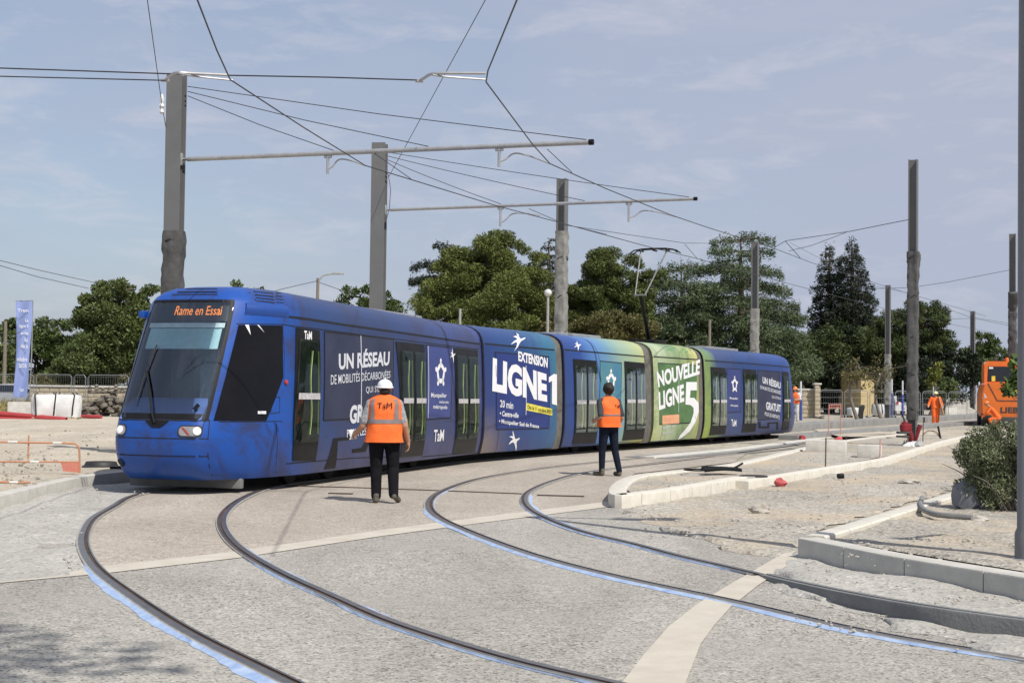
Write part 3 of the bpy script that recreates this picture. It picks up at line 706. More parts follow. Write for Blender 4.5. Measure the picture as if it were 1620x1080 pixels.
door(5, [(1174.5, 583.5), (1195.5, 585), (1194.5, 682.5), (1172.5, 684)], 2, 5)
door(5, [(1236.5, 587.5), (1247.2, 588.5), (1246.5, 678.5), (1235.5, 679.5)], 1, 9)

def window(k, quad, mt, q0=None, dividers=()):
    Wk = wall[k]; Q = quad_qz(k, quad, q0); w = build('window', patch(Wk, Q, .006, .4), mt, tram, 0)
    mb = MB(); strip(Wk, Q + [Q[0]], .022, .009, mb)
    build('frame', mb, M_SEAM, w, 0)
    if dividers:
        mb = MB()
        for x, y0, y1 in dividers: strip(Wk, [Wk.inv(x, y0, Q[0][0]), Wk.inv(x, y1, Q[0][0])], .03, .011, mb)
        build('divider', mb, M_WHITE2, w, 0)
window(1, [(513, 524.5), (622, 536.5), (619.5, 659), (511.5, 664.5)], M_WIN, 6, [(570, 531, 661)])
window(1, [(674, 545.5), (714.5, 550), (712, 660.5), (673, 663)], M_WINB, 10, [(676.5, 547, 661)])
window(2, [(783, 557), (868, 564), (868, 677), (784.5, 679)], mat('ink_blue_window', (.018, .032, .15), .4, scale=1.2, spec=.25, col2=(.024, .046, .20), uv=True), 2, [(831.5, 578, 656)])
window(3, [(949, 571), (983, 574), (980, 660), (947, 662)], mat('teal_wrapped_window', (.05, .17, .30), .4, scale=.8, spec=.25, col2=(.09, .24, .25), uv=True), 3)
window(4, [(1041, 574), (1101, 577.5), (1099, 668), (1043, 671)], M_WING, 2, [(1073, 582, 652)])
window(5, [(1149.5, 582.5), (1172, 584), (1171, 651), (1149, 652.5)], mat('navy_window', (.028, .044, .16), .4, scale=1, spec=.25, col2=(.04, .056, .19), uv=True), 4)
window(5, [(1198, 585.5), (1233.5, 588), (1232.5, 662), (1197.5, 664)], M_WIN, 7)

# panel gaps, gutters, bogie covers
for k, lines in ((1, [[(457, 501), (540, 513), (640, 527), (760, 544)], [(447, 513), (465, 516), (600, 533), (757, 552)], [(452, 733), (500, 729), (560, 724), (632, 722)], [(673, 663), (712, 660.5)], [(668, 722), (755, 715)]]),
                 (2, [[(767, 543.5), (820, 548.5), (877, 553.5)], [(784, 659.5), (868, 659)], [(785, 679), (868, 677.5)], [(784, 557), (783.5, 716)]]),
                 (3, [[(893, 553), (1020, 564)], [(905, 704), (1018, 697)]]),
                 (4, [[(1034, 564), (1104, 568.7)], [(1048, 671), (1096, 669)], [(1045, 653), (1100, 652.5)], [(1046, 580), (1044, 698)]]),
                 (5, [[(1115, 570), (1180, 574.5), (1249, 581)], [(1149, 652), (1171, 650.5)], [(1118, 691), (1248, 682)]])):
    Wk = wall[k]
    for i, ln in enumerate(lines):
        mb = MB(); g = Wk.L * .5
        q = [Wk.inv(x, y, g) for x, y in ln]; strip(Wk, q, .035 if i == 0 else .014, .004, mb); build('panel_gap', mb, M_SEAM, tram, 0)
for k, polys in ((1, [[(527, 693), (556, 690), (556, 695), (534, 697), (530, 740), (512, 742)], [(557, 710), (572, 708), (581, 690), (587, 690), (578, 714), (557, 716)]]),
                 (5, [[(1199, 667), (1203, 667), (1203.5, 674), (1214, 674), (1214, 668), (1231, 667), (1231, 679), (1228, 679), (1228, 669.5), (1217, 670), (1217, 677), (1200, 677)]])):
    for pl in polys: mb = patch(wall[k], [wall[k].inv(x, y, 6) for x, y in pl], .006, .3); build('bogie_cover_gap', mb, M_BLK, tram, 0)

# bellows between the cars
for a, b in ((1, 2), (2, 3), (3, 4), (4, 5)):
    mb = MB(); rings = []; Wa, Wb = wall[a], wall[b]; qa = Wa.L - 3.5 + QE if Wa.cab else Wa.L
    prof = [(1, z) for z in ZR] + [(-1, z) for z in reversed(ZR[:-1])]; N_ = 13
    for i in range(N_):
        t = i / (N_ - 1); ins = .03 + (.045 if i % 2 else 0); rg = []
        for sg, z in prof:
            la = max(0, 1.325 - float(np.interp(z, ZR, INS)) - ins) * sg
            pa = Wa.o + Wa.n * la + Wa.d * (Wa.L - .02); pb = Wb.o + Wb.n * la + Wb.d * .02
            rg.append(pa.lerp(pb, t) + Vector((0, 0, z - ins * .6)))
        rings.append(rg)
    mb.loft(rings); build('bellows', mb, M_BELL, tram, 20)
    mb = MB()                                              # black end frame of the car behind
    rings = [[Wb.o + Wb.n * (sg * max(0, 1.325 - float(np.interp(z, ZR, INS)) + .004)) + Wb.d * q + Vector((0, 0, z + (.004 if z > 3 else 0))) for sg, z in prof] for q in (-.03, .05)]
    mb.loft(rings, cap=False); build('end_frame', mb, M_BLK, tram, 30)
# running gear
for k, spots in ((1, (3.9, 8.2)), (3, (2.7,)), (5, (3.0, 7.3))):
    Wk = wall[k]; mb = MB(); rz = math.atan2(Wk.d.x, Wk.d.y) * -1
    c = Wk.o + Wk.d * (Wk.L * .5 + (1.0 if k == 1 else -.5 if k == 5 else 0)); mb.box((c.x, c.y, .30), (2.1, Wk.L - (3.4 if Wk.cab else .5), .22), rz)
    build('underframe', mb, M_UNDER, tram, 30)
    for s in spots:
        bg_ = MB(); c = Wk.o + Wk.d * s; bg_.box((c.x, c.y, .32), (2.2, 2.3, .26), rz, bev=.04); bo = build('bogie', bg_, M_UNDER, tram)
        for ds in (-.8, .8):
            for sg in (-1, 1):
                w = MB(); c2 = c + Wk.d * ds + Wk.n * (.72 * sg) + Vector((0, 0, .31)); w.lathe(c2, [(.29, -.06), (.29, .05), (.20, .065), (.08, .07)], 20, axis=Wk.n * sg); build('wheel', w, M_UNDER, bo)
for k in (2, 4):
    Wk = wall[k]; c = Wk.o + Wk.d * (Wk.L / 2); mb = MB(); mb.box((c.x, c.y, .34), (2.0, Wk.L - .3, .16), -math.atan2(Wk.d.x, Wk.d.y)); build('underframe', mb, M_UNDER, tram)

# ---- cab: windscreen, interior, lamps
Wc = wall[1]
def cabgrid(q0, q1, z0, z1, off, nq=9, nz=9):
    mb = MB(); v = [Wc.S(q, z, off) for z in np.linspace(z0, z1, nz) for q in np.linspace(q0, q1, nq)]
    mb.add(v, [(j * nq + i, j * nq + i + 1, (j + 1) * nq + i + 1, (j + 1) * nq + i) for j in range(nz - 1) for i in range(nq - 1)]); return mb
ws = build('windscreen', cabgrid(-.795, .795, 1.135, 2.825, .004, 17, 13), M_WSG, tram, 60)
mb = MB()                                                   # black ceramic border of the glass
for q0, q1, z0, z1 in ((-.80, -.74, 1.13, 2.83), (.735, .80, 1.13, 2.83), (-.80, .80, 1.13, 1.20), (-.80, .80, 2.79, 2.83)):
    m2 = cabgrid(q0, q1, z0, z1, .007, 14, 8); mb.add(m2.v, m2.f)
build('black_border', mb, M_BLK, ws, 60)
mb = cabgrid(-.74, .735, 2.53, 2.80, -.05, 13, 3); disp = build('destination_display', mb, mat('display_black', (.012, .018, .02), .4), tram, 60)
mb = MB(); letters(Wc, 'Rame en Essai', [(-.25, 2.75), (.58, 2.75), (.58, 2.615), (-.25, 2.615)], mb, .005, -.03, px=False); build('display_letters', mb, emit_mat('amber_led', (.9, .26, .04), 1.1), disp, 0)
mb = cabgrid(-.70, .70, 2.43, 2.50, -.03, 13, 3); build('visor_rail', mb, mat('pale_teal_visor', (.80, .92, .90), .4, scale=4), tram, 60)
mb = cabgrid(-.66, .66, 2.13, 2.43, -.05, 13, 3); build('sun_visor', mb, mat('teal_blind', (.50, .72, .72), .6, scale=3), tram, 60)
# cab interior: dashboard, seat, rear partition
def cabp(l, s, z): return Wc.o + Wc.n * l + Wc.d * s + Vector((0, 0, z))
rzc = -math.atan2(d1.x, d1.y)
mb = MB(); mb.loft([[cabp(l, s, z) for s, z in ((.16, 1.12), (.30, 1.30), (.55, 1.44), (.95, 1.40), (1.1, 1.1))] for l in np.linspace(-.68, .68, 9)]); build('dashboard', mb, mat('blue_dashboard', (.12, .19, .46), .5, scale=3), tram, 40)
mb = MB(); c = cabp(0, 2.35, 1.6); mb.box(c, (2.1, .04, 2.6), rzc); c = cabp(0, 1.4, .95); mb.box(c, (1.7, 1.9, .05), rzc); build('cab_partition', mb, mat('cab_wall_grey', (.16, .21, .235), .7, scale=2, col2=(.34, .42, .44)), tram, 0)
mb = MB(); mb.box(cabp(.05, 1.75, 1.62), (.48, .13, .75), rzc, bev=.06); mb.box(cabp(.05, 1.72, 2.12), (.28, .10, .22), rzc, bev=.04); mb.box(cabp(.05, 1.5, 1.22), (.5, .5, .14), rzc, bev=.05); build('driver_seat', mb, mat('grey_blue_seat', (.32, .46, .50), .8, scale=12), tram)
mb = MB(); mb.box(cabp(-.35, 2.2, 2.0), (.4, .05, .9), rzc, bev=.02); build('partition_window', mb, mat('teal_grey_panel', (.34, .52, .52), .5), tram)
# cab side window, swallow tail fragments, hatch
Q = quad_qz(1, [(377, 514), (446.5, 515), (447.5, 597), (421, 665), (337.5, 665)], 1.4)
sw = build('cab_side_window', patch(Wc, Q, .008, .12, zc=.1), mat('dark_cab_glass', (.006, .006, .008), .08, scale=1, spec=.14, col2=(.011, .011, .013)), tram, 40)
mb = MB()
for pl in ([(387, 514), (393, 514), (396, 530)], [(406, 514), (409, 514.5), (417.5, 526)]): patch(Wc, [Wc.inv(x, y, 1.6) for x, y in pl], .013, 5, mb, zc=5)
patch(Wc, [Wc.inv(x, y, 2) for x, y in [(407, 650), (420, 650), (420, 654.5), (407, 654.5)]], .013, 5, mb, zc=5); mb.uv = None
build('swallow_tail_print', mb, M_WHITE, sw, 0)
def seam(pts, w, off): m_ = MB(); strip(Wc, pts, w, off, m_); build('panel_gap', m_, M_SEAM, tram, 0)
for ln, g in (([(321, 748), (316, 720), (317, 690), (323, 668)], .8), ([(323, 667), (350, 667), (400, 666.5), (446, 666)], 1.5), ([(432, 628), (442.5, 628), (442.5, 652), (428, 654), (432, 628)], 2.1), ([(437, 670), (439, 700), (436, 748)], 2.2), ([(447, 512), (450, 560), (449, 600)], 2.4),
              ([(374, 512), (446, 513)], 1.6)):
    seam([Wc.inv(x, y, g) for x, y in ln], .011, .003)
for z in (.845, .585): seam([(-.84 + .105 * i, z) for i in range(17)], .016, .003)
seam([(-.82 + .1025 * i, 1.115) for i in range(17)], .022, .004)
seam([(.86, .28), (.85, .6), (.84, .85), (.82, 1.12)], .014, .004); seam([(-.86, .28), (-.85, .6), (-.84, .85), (-.82, 1.12)], .014, .004)
for q0, q1, lamp in ((-.78, -.50, -.62), (.36, .74, .655)):
    z0, z1 = .865, 1.04
    h = build('headlight', patch(Wc, rrect(q0, q1, z0, z1, .075, 5), .006, .06, zc=.06), mat('lamp_housing_dark', (.03, .03, .035), .3), tram, 40)
    build('lamp_lens', patch(Wc, rrect(q0 + .022, q1 - .022, z0 + .02, z1 - .02, .06, 5), .010, .06, zc=.06), mat('lamp_silver', (.42, .40, .38), .25, .5, scale=9), h, 40)
    p = Wc.S(lamp, .955, .012); mb = MB(); mb.lathe(p, [(.06, 0), (.058, .012), (.04, .026), (.015, .032)], 18, axis=Wc.N(lamp, .955)); build('lamp_bulb', mb, emit_mat('headlamp_white', (.85, .88, .92), .35) if 'headlamp_white' not in MATS else MATS['headlamp_white'], h)
    if q0 > 0:
        mb = patch(Wc, [(q0 + .05, z1 - .04), (q0 + .09, z1 - .035), (q0 + .20, z0 + .035), (q0 + .16, z0 + .03)], .014, .1); build('red_reflector', mb, mat('dull_red', (.30, .05, .04), .3), h, 0)
# wiper
mb = MB(); wp = [Wc.S(-.02, 1.06, .03), Wc.S(-.10, 1.2, .05), Wc.S(-.24, 1.5, .05), Wc.S(-.40, 1.78, .04)]; mb.tube(wp, .016, 6); mb.tube([Wc.S(-.43, 1.3, .03), Wc.S(-.41, 1.75, .035), Wc.S(-.36, 2.15, .03)], .010, 5)
m2 = patch(Wc, [(-.20, 1.10), (.20, 1.10), (.08, 1.00), (-.06, 1.00)], .012, .1); mb.add(m2.v, m2.f); build('wiper', mb, M_BLK, tram)
mb = MB(); mb.tube([Wc.S(.55, 1.25, .02), Wc.S(.60, 1.32, .03)], .03, 6); build('wiper', mb, M_BLK, tram)
# roof vents, camera pods, pilot, tow cover, side lamp
def vent(pts, w, off): m_ = MB(); strip(Wc, pts, w, off, m_); build('roof_vent', m_, M_SEAM, tram, 0)
for z, a in ((2.92, .46), (2.97, .42), (3.025, .38)): vent([(-a + 2 * a * i / 10, z) for i in range(11)], .013, .005)
for i, py in enumerate((461, 466, 471, 476)): vent([Wc.inv(401 + i * 2.2, py, 1.6), Wc.inv(421 + i * 2.6, py + 2.2, 1.8), Wc.inv(432 + i * .8, py + 3.2, 1.9)], .016, .005)
for i, py in enumerate((461, 466, 471, 476)): vent([Wc.inv(437, py + 2, 2), Wc.inv(445 + i * 1.2, py + 3, 2.2)], .012, .005)
vent([Wc.inv(x, y, 1.7) for x, y in [(394, 462), (404, 474), (413, 486), (437, 487), (436, 470), (430, 460)]], .012, .005)
for q, z in ((-1.25, 2.62),):
    p = Wc.S(q, z); mb = MB(); mb.box(p + Wc.N(q, z) * .05, (.12, .18, .12), rzc, bev=.035); build('camera_pod', mb, M_W[1], tram)
mb = MB(); mb.loft([[Wc.S(q, 2.62, .002), Wc.S(q, 2.68, .05), Wc.S(q, 2.76, .045), Wc.S(q, 2.80, .002)] for q in np.linspace(1.05, 2.25, 8)]); mb.uv = [(2, 2.7)] * len(mb.v); build('mirror_fairing', mb, M_W[1], tram, 50)
mb = MB(); mb.box(cabp(0, 1.0, .15), (1.9, .12, .16), rzc, bev=.02); build('lifeguard', mb, mat('dull_grey_plate', (.17, .17, .165), .7, scale=4), tram)
mb = MB(); p = Wc.S(-.66, .46, .004); mb.lathe(p, [(.07, 0), (.07, .006)], 18, axis=Wc.N(-.66, .46)); build('tow_hole', mb, M_SEAM, tram, 0)
q, z = Wc.inv(452, 604.5, 2.4); p = Wc.S(q, z, .004); mb = MB(); mb.lathe(p, [(.04, 0), (.035, .02), (.01, .03)], 14, axis=Wc.N(q, z)); build('side_lamp', mb, mat('red_lamp', (.45, .04, .03), .3), tram)

# ---- printed lettering and emblems
SWALLOW = [(.42, 1), (.50, .80), (.56, .62), (.70, .60), (.95, .66), (1, .62), (.86, .54), (.74, .50), (.70, .40), (.74, .22), (.70, 0), (.60, .22), (.50, .40), (.34, .44), (.12, .36), (0, .34), (.18, .50), (.34, .56), (.38, .60), (.22, .66), (.05, .70), (.28, .74), (.40, .72), (.38, .88)]
ang = [90 + 72 * i for i in range(5)]
def star_pts(ro, ri, rnd=5):
    out = []
    for i in range(5):
        a = rad(90 - 72 * i)
        for k in range(-2, 3): out.append((.5 + math.cos(a + k * .10) * ro * (1 - .035 * k * k), .5 + math.sin(a + k * .10) * ro * (1 - .035 * k * k)))
        b = a - rad(36); out.append((.5 + math.cos(b) * ri, .5 + math.sin(b) * ri))
    return out
def star(k, quad, mb, q0):
    Wk = wall[k]; Q = [np.array(Wk.inv(x, y, q0)) for x, y in quad]; a, b, c, d = Q
    mp = lambda p: Wk.S(*((a * (1 - p[0]) + b * p[0]) * p[1] + (d * (1 - p[0]) + c * p[0]) * (1 - p[1])), .011)
    o, i = star_pts(.5, .335), star_pts(.31, .175); n = len(o)
    mb.add([mp(p) for p in o + i], [(j, (j + 1) % n, n + (j + 1) % n, n + j) for j in range(n)])
def print_on(k, texts, mt=None, swallows=(), stars=(), q0=None, name='lettering'):
    Wk = wall[k]
    for body, quad, bold in texts: mb = MB(); letters(Wk, body, quad, mb, bold, .011, q0=q0); build(name, mb, mt or M_WHITE, shell[k], 0)
    for quad in swallows: mb = MB(); shape_on(Wk, SWALLOW, quad, mb, .011, q0); build('swallow_emblem', mb, mt or M_WHITE, shell[k], 0)
    for quad in stars: mb = MB(); star(k, quad, mb, q0); build('star_emblem', mb, mt or M_WHITE, shell[k], 0)
print_on(1, [('UN RÉSEAU', [(535, 553), (616, 550.5), (615, 578), (535, 585)], .035), ('DE MOBILITÉS DÉCARBONÉES', [(522.5, 589), (617, 584), (616.5, 597.5), (522.5, 608.5)], .004),
             ("QUI S'ÉTEND", [(578, 609), (616, 605.5), (616, 620), (578, 623)], .004), ('GRATUIT', [(553, 641), (616, 634), (615, 659), (552, 671)], .045), ('POUR LES HABITANTS', [(548, 679), (616, 670.5), (615, 682), (548, 692)], .012)], M_WHITE2, q0=6)
print_on(1, [('Montpellier', [(681.5, 621), (706, 622), (705.5, 630.5), (681, 630.5)], .012), ('méditerranée', [(694, 633), (709, 633.5), (709, 638), (694, 637.5)], .004), ('métropole', [(685, 639.5), (707, 641), (706.5, 648.5), (684, 648)], .012),
             ('TaM', [(686, 679.5), (702, 679), (701, 697), (685, 699)], .02)], stars=[[(687, 566), (706, 567), (705, 614), (687.5, 614)]], swallows=[[(711, 551), (720, 551), (719, 574), (711, 574)]], q0=10)
print_on(2, [('EXTENSION', [(819, 555), (866, 566), (865.5, 582), (819.5, 571)], .04), ('LIGNE', [(779, 565), (864, 591), (865, 636), (778, 619)], .05), 
             ('20 min', [(790.5, 632), (811.5, 635.5), (811, 647), (790.5, 643.5)], .012), ('• Centre-ville', [(790.5, 649), (820, 653), (819.5, 661), (790, 657.5)], .02), ('• Montpellier Sud de France', [(789, 662), (852, 671), (852, 679), (788.5, 671)], .02)],
         swallows=[[(801.5, 523), (817, 523), (817, 556), (801.5, 556)], [(803, 680), (821, 681), (821, 713), (803, 714)]], q0=2)
mb = MB(); shape_on(wall[2], [(.38, 0), (1, 0), (1, 1), (.62, 1), (.0, .86), (.0, .68), (.38, .76)], [(867.5, 590), (880.5, 592), (880.5, 641), (867.5, 637)], mb, .011, 2); build('lettering', mb, M_WHITE, shell[2], 0)
mb = MB(); shape_on(wall[2], [(0, 0), (1, 0), (1, 1), (0, 1)], [(832, 637), (873, 646.5), (873, 657), (832, 648.5)], mb, .011, 2); build('yellow_label', mb, M_YEL, shell[2], 0)
mb = MB(); letters(wall[2], 'Dès le 11 octobre 2025', [(834, 640), (871.5, 648.5), (871.5, 654.5), (834, 646.5)], mb, .004, .015, q0=2); build('date_lettering', mb, M_BLK, shell[2], 0)
print_on(3, [], swallows=[[(906.5, 539), (917, 539), (917, 555), (906.5, 555)]], stars=[[(958, 583), (974.5, 584), (974, 624), (958, 624)]], q0=3)
print_on(4, [('NOUVELLE', [(1038, 588), (1107, 568), (1106, 592), (1041, 613)], .04), ('LIGNE', [(1041, 620), (1081, 607), (1082, 635), (1042, 649)], .04)], q0=2)
print_on(4, [('depuis le nord', [(1048, 674.5), (1068, 671.5), (1068, 676), (1048, 680)], .01), ('vers le sud', [(1048, 682.5), (1064, 680), (1064, 684), (1048, 688)], .01)], M_WHITE2, q0=2)
mb = MB(); five = [(.10, 1), (.95, 1.0), (.93, .80), (.42, .80), (.38, .62), (.70, .62), (1.05, .50), (1.08, .30), (.80, .02), (.45, -.18), (.0, -.32), (-.30, -.385), (-.26, -.28), (.05, -.15), (.45, .04), (.66, .25), (.66, .38), (.40, .45), (.02, .46)]
shape_on(wall[4], five, [(1083, 604), (1103, 604), (1103, 670), (1083, 670)], mb, .011, 2); build('lettering', mb, M_WHITE, shell[4], 0)
mb = MB()
shape_on(wall[4], [(0, 0), (1, .12), (1, 1), (0, .88)], [(1047.5, 655), (1074, 655), (1074, 671), (1047.5, 671)], mb, .010, 2); build('salmon_label', mb, M_SALMON, shell[4], 0)
mb = MB()
for x, y, w, h in ((1056, 550, 5, 9), (1077, 552, 5, 10), (1084, 553, 4, 9)):
    shape_on(wall[4], [(.2, 0), (.5, .4), (.9, .1), (1, .5), (.6, .6), (.8, 1), (.4, .8), (.1, 1), (0, .5)], [(x - w, y - h / 2), (x + w, y - h / 2), (x + w, y + h / 2), (x - w, y + h / 2)], mb, .006, 2)
build('leaf_print', mb, mat('leaf_print_green', (.10, .27, .08), .4), shell[4], 0)
print_on(5, [('UN RÉSEAU', [(1206, 593), (1234.5, 602), (1234.5, 615), (1206, 606)], .035), ('DE MOBILITÉS DÉCARBONÉES', [(1202, 608), (1235, 617), (1235, 624), (1202, 614.5)], .008), ("QUI S'ÉTEND", [(1220.5, 624), (1235, 627.5), (1235, 633), (1220.5, 630)], .006),
             ('GRATUIT', [(1211.5, 635), (1235, 640), (1235, 652), (1211.5, 648)], .04), ('POUR LES HABITANTS', [(1209.5, 651), (1233, 657), (1233, 663), (1209.5, 657)], .012)], M_WHITE2, q0=7)
print_on(5, [('Montpellier', [(1154, 627.5), (1167, 628.5), (1167, 633), (1154, 632)], .01), ('métropole', [(1155, 639), (1167, 640), (1167, 644), (1155, 643)], .01), ('TaM', [(1156.5, 663), (1164.5, 664), (1164.5, 674), (1156.5, 674)], .02)],
         stars=[[(1156.5, 594), (1167, 595), (1167, 622), (1156.5, 622)]], q0=4)
# roof gear and pantograph
for k, s, w, ln in ((1, 7.5, 1.3, 4.5), (3, 2.4, 1.4, 2.6), (5, 3.5, 1.4, 3.2)):
    Wk = wall[k]; c = Wk.o + Wk.d * s; mb = MB(); mb.box((c.x, c.y, 3.10), (w, ln, .12), -math.atan2(Wk.d.x, Wk.d.y), bev=.04); build('roof_box', mb, M_ALU, tram)
W4 = wall[4]; pan_c = W4.o + W4.d * 2.75
def pp(x, y, l=0): return D(x, y, (pan_c + W4.n * l).y)
mb = MB(); mb.box((pan_c.x, pan_c.y, 3.18), (.9, 1.0, .10), -math.atan2(W4.d.x, W4.d.y), bev=.02); pb = build('pantograph', mb, M_BLK, tram)
base = Vector((pan_c.x, pan_c.y, 3.2)); knee = D(1013, 467, pan_c.y - .7)
hd = W4.n; hc = D(1036, 395, pan_c.y + .25)
mb = MB(); mb.tube([D(1028, 541, pan_c.y + .3), knee], [.075, .055], 8); build('lower_arm', mb, M_BLK, pb)
mb = MB(); mb.tube([knee - hd * .17, hc - hd * .47], .022, 6); mb.tube([knee + hd * .15, hc + hd * .42], .024, 6); mb.tube([knee - hd * .2, knee + hd * .2], .03, 6); build('upper_arm', mb, mat('dull_arm_grey', (.20, .20, .20), .5, .3, scale=5), pb)
mb = MB()
for dy in (-.13, .13): mb.tube([hc + W4.d * dy + hd * l + Vector((0, 0, z)) for l, z in ((-.80, -.12), (-.66, -.02), (-.4, .02), (0, .03), (.4, .02), (.66, -.02), (.80, -.12))], .02, 6)
for l in (-.45, .42, 0): mb.tube([hc + hd * l - W4.d * .16 - Vector((0, 0, .03)), hc + hd * l + W4.d * .16 - Vector((0, 0, .03))], .025, 6)
build('collector_head', mb, M_BLK, pb)

# ================================================================== MASTS AND OVERHEAD LINE
M_MAST = mat('grey_mast_paint', (.145, .145, .143), .5, var=.08, scale=2, bump=.05)
M_WRAP = mat('grey_geotextile_wrap', (.055, .055, .054), .95, scale=3, bump=.8, bscale=7, col2=(.115, .114, .111))
M_WRAPL = mat('pale_geotextile_wrap', (.19, .185, .172), .95, scale=5, bump=.8, bscale=12, col2=(.30, .29, .27))
M_GALV = mat('galvanised_steel', (.36, .36, .36), .45, .5, scale=6, col2=(.48, .48, .48))
M_WIRE = mat('dark_wire', (.045, .045, .05), .5, .3, scale=10)
M_INS = mat('white_insulator', (.62, .62, .60), .4, scale=10)
M_STRAP = mat('black_strap', (.02, .02, .02), .8, scale=10)

def hprofile(w=.30, d=.30, t=.028):
    a, b = w / 2, d / 2
    return [(-a, -b), (a, -b), (a, -b + t), (t / 2, -b + t), (t / 2, b - t), (a, b - t), (a, b), (-a, b), (-a, b - t), (-t / 2, b - t), (-t / 2, -b + t), (-a, -b + t)]
def wrap_mesh(mb, w, d, z0, z1, seed, loose=.05, flare=0.0):
    rings = []; n = 28; k = max(8, int((z1 - z0) / .10))
    for i in range(k + 1):
        z = z0 + (z1 - z0) * i / k; rg = []
        for j in range(n):
            a = 2 * math.pi * j / n; c, s = math.cos(a), math.sin(a)
            r = 1 / max(abs(c) / (w / 2), abs(s) / (d / 2)); r = min(r, .53 * math.hypot(w, d) * .93)
            q = Vector((c * .8, s * .8, z * 2.6 + seed * 7 + .5 * c)); r += loose * (.45 + mnoise.noise(q * 1.8) + .75 * abs(mnoise.noise(q * 3.1 + Vector((0, 0, z * 4)))))
            if flare and i > k - 9: r += flare * max(0, math.sin(a * 1.0 + seed)) * (i - k + 9) / 9 * (1 if i < k else .5)
            rg.append(Vector((c * r, s * r, z)))
        rings.append(rg)
    return mb.loft(rings)
def mast(px, py, Y, rz, label, wrap=None, size=.30, zb=None, pale=False, flare=0.0, wz0=.9, wseed=1, flap=None, half=None):
    top = D(px, py, Y); g = GZ(Y) if zb is None else zb
    root = thing('catenary_mast', label, 'mast', (top.x, top.y, g), rz, 'grey steel masts carrying the overhead line')
    H = top.z - g; mb = MB(); pr = hprofile(size, size * .95)
    mb.loft([[Vector((x, y, z)) for x, y in pr] for z in (.05, H)])
    build('steel_post', mb, M_MAST, root, 20, local=True)
    mb = MB(); mb.box((0, 0, .03), (size * 1.9, size * 1.9, .06), bev=.01)
    for sx_ in (-1, 1):
        for sy_ in (-1, 1): mb.lathe((sx_ * size * .75, sy_ * size * .75, .06), [(.03, 0), (.03, .05), (.012, .06), (.012, .1)], 6)
    build('base_plate', mb, M_GALV, root, 30, local=True)
    if wrap is not None:
        z1 = D(px, wrap, Y).z - g; mb = MB(); wrap_mesh(mb, size * 1.02, size * 1.0, wz0, z1, wseed, .045 * size / .3, flare)
        if flap:
            zf = z1 - .1; mb.loft([[Vector((x, y - .004, z)), Vector((x, y + .01, z))] for x, y, z in flap(zf, size)], closed=False)
        wo = build('fabric_wrap', mb, M_WRAPL if pale else M_WRAP, root, 50, local=True)
        mb = MB()
        for k, zz in enumerate(np.arange(wz0 + .35, z1 - .05, 1.1)):
            s_ = size * .66; mb.tube([Vector((math.cos(a) * s_, math.sin(a) * s_, zz + .12 * math.sin(a + k))) for a in np.linspace(0, 2 * math.pi, 17)], .012, 4)
        build('strap', mb, M_STRAP, wo, 0, local=True)
    return root
m1_ = mast(280, 118, 31, rad(-99 + 90), 'tall grey mast at left behind the tram cab, dark rag wrapped round its lower part', 366, .33, flare=.06, wseed=2)
m2_ = mast(601, 227, 39.6, rad(-7), 'bare grey mast rising behind the front car of the tram', None, .37)
m3_ = mast(890, 283, 45.7, rad(68), 'mast behind the second bellows, wrapped in pale fabric below mid height', 366, .30, pale=True, wseed=5)
m4_ = mast(1195, 383, 63.9, rad(70), 'mast in front of the big cedar, pale fabric wrapped round its lower half', 488, .30, pale=True, wseed=6)
m5_ = mast(1445, 253, 44, rad(66), 'tallest mast at right, grey fabric wrap tied round its middle, red gear at its foot', 398, .27, zb=.16, flare=.07, wz0=.75, wseed=3)
mast(1405, 451, 88, rad(64), 'distant mast left of the tallest right mast, before the dark pines', 560, .30, pale=True, wseed=9)
mast(1539, 492, 113, rad(60), 'most distant mast, left of the orange excavator', 560, .34, pale=False, wseed=8)
mast(1602, 370, 77, rad(66), 'mast at far right behind the excavator, torn fabric flap hanging at mid height', 462, .34, wseed=4, flare=.34)
# smooth round post at the right edge
pb_ = P(1628, 886, .14); root = thing('street_lamp', 'smooth grey round post cut by the right edge of the picture', 'lamp post', (pb_.x, pb_.y, .13))
mb = MB(); mb.lathe((0, 0, 0), [(.125, 0), (.125, .25), (.105, .3), (.098, 4), (.075, 9)], 24); build('post', mb, mat('smooth_grey_post', (.17, .17, .175), .45, var=.05, scale=2), root, 40, local=True)
mb = MB(); mb.lathe((0, 0, 0), [(.19, 0), (.19, .025), (.13, .03)], 24); build('base_plate', mb, M_GALV, root, 30, local=True)
mb = MB(); mb.tube([(0, 0, 8.9), (.3, -.1, 9.2), (1.3, -.3, 9.3)], .04, 8); mb.box((1.6, -.35, 9.3), (.8, .3, .1), -.2, bev=.03); build('lantern', mb, M_GREYM, root, local=True)

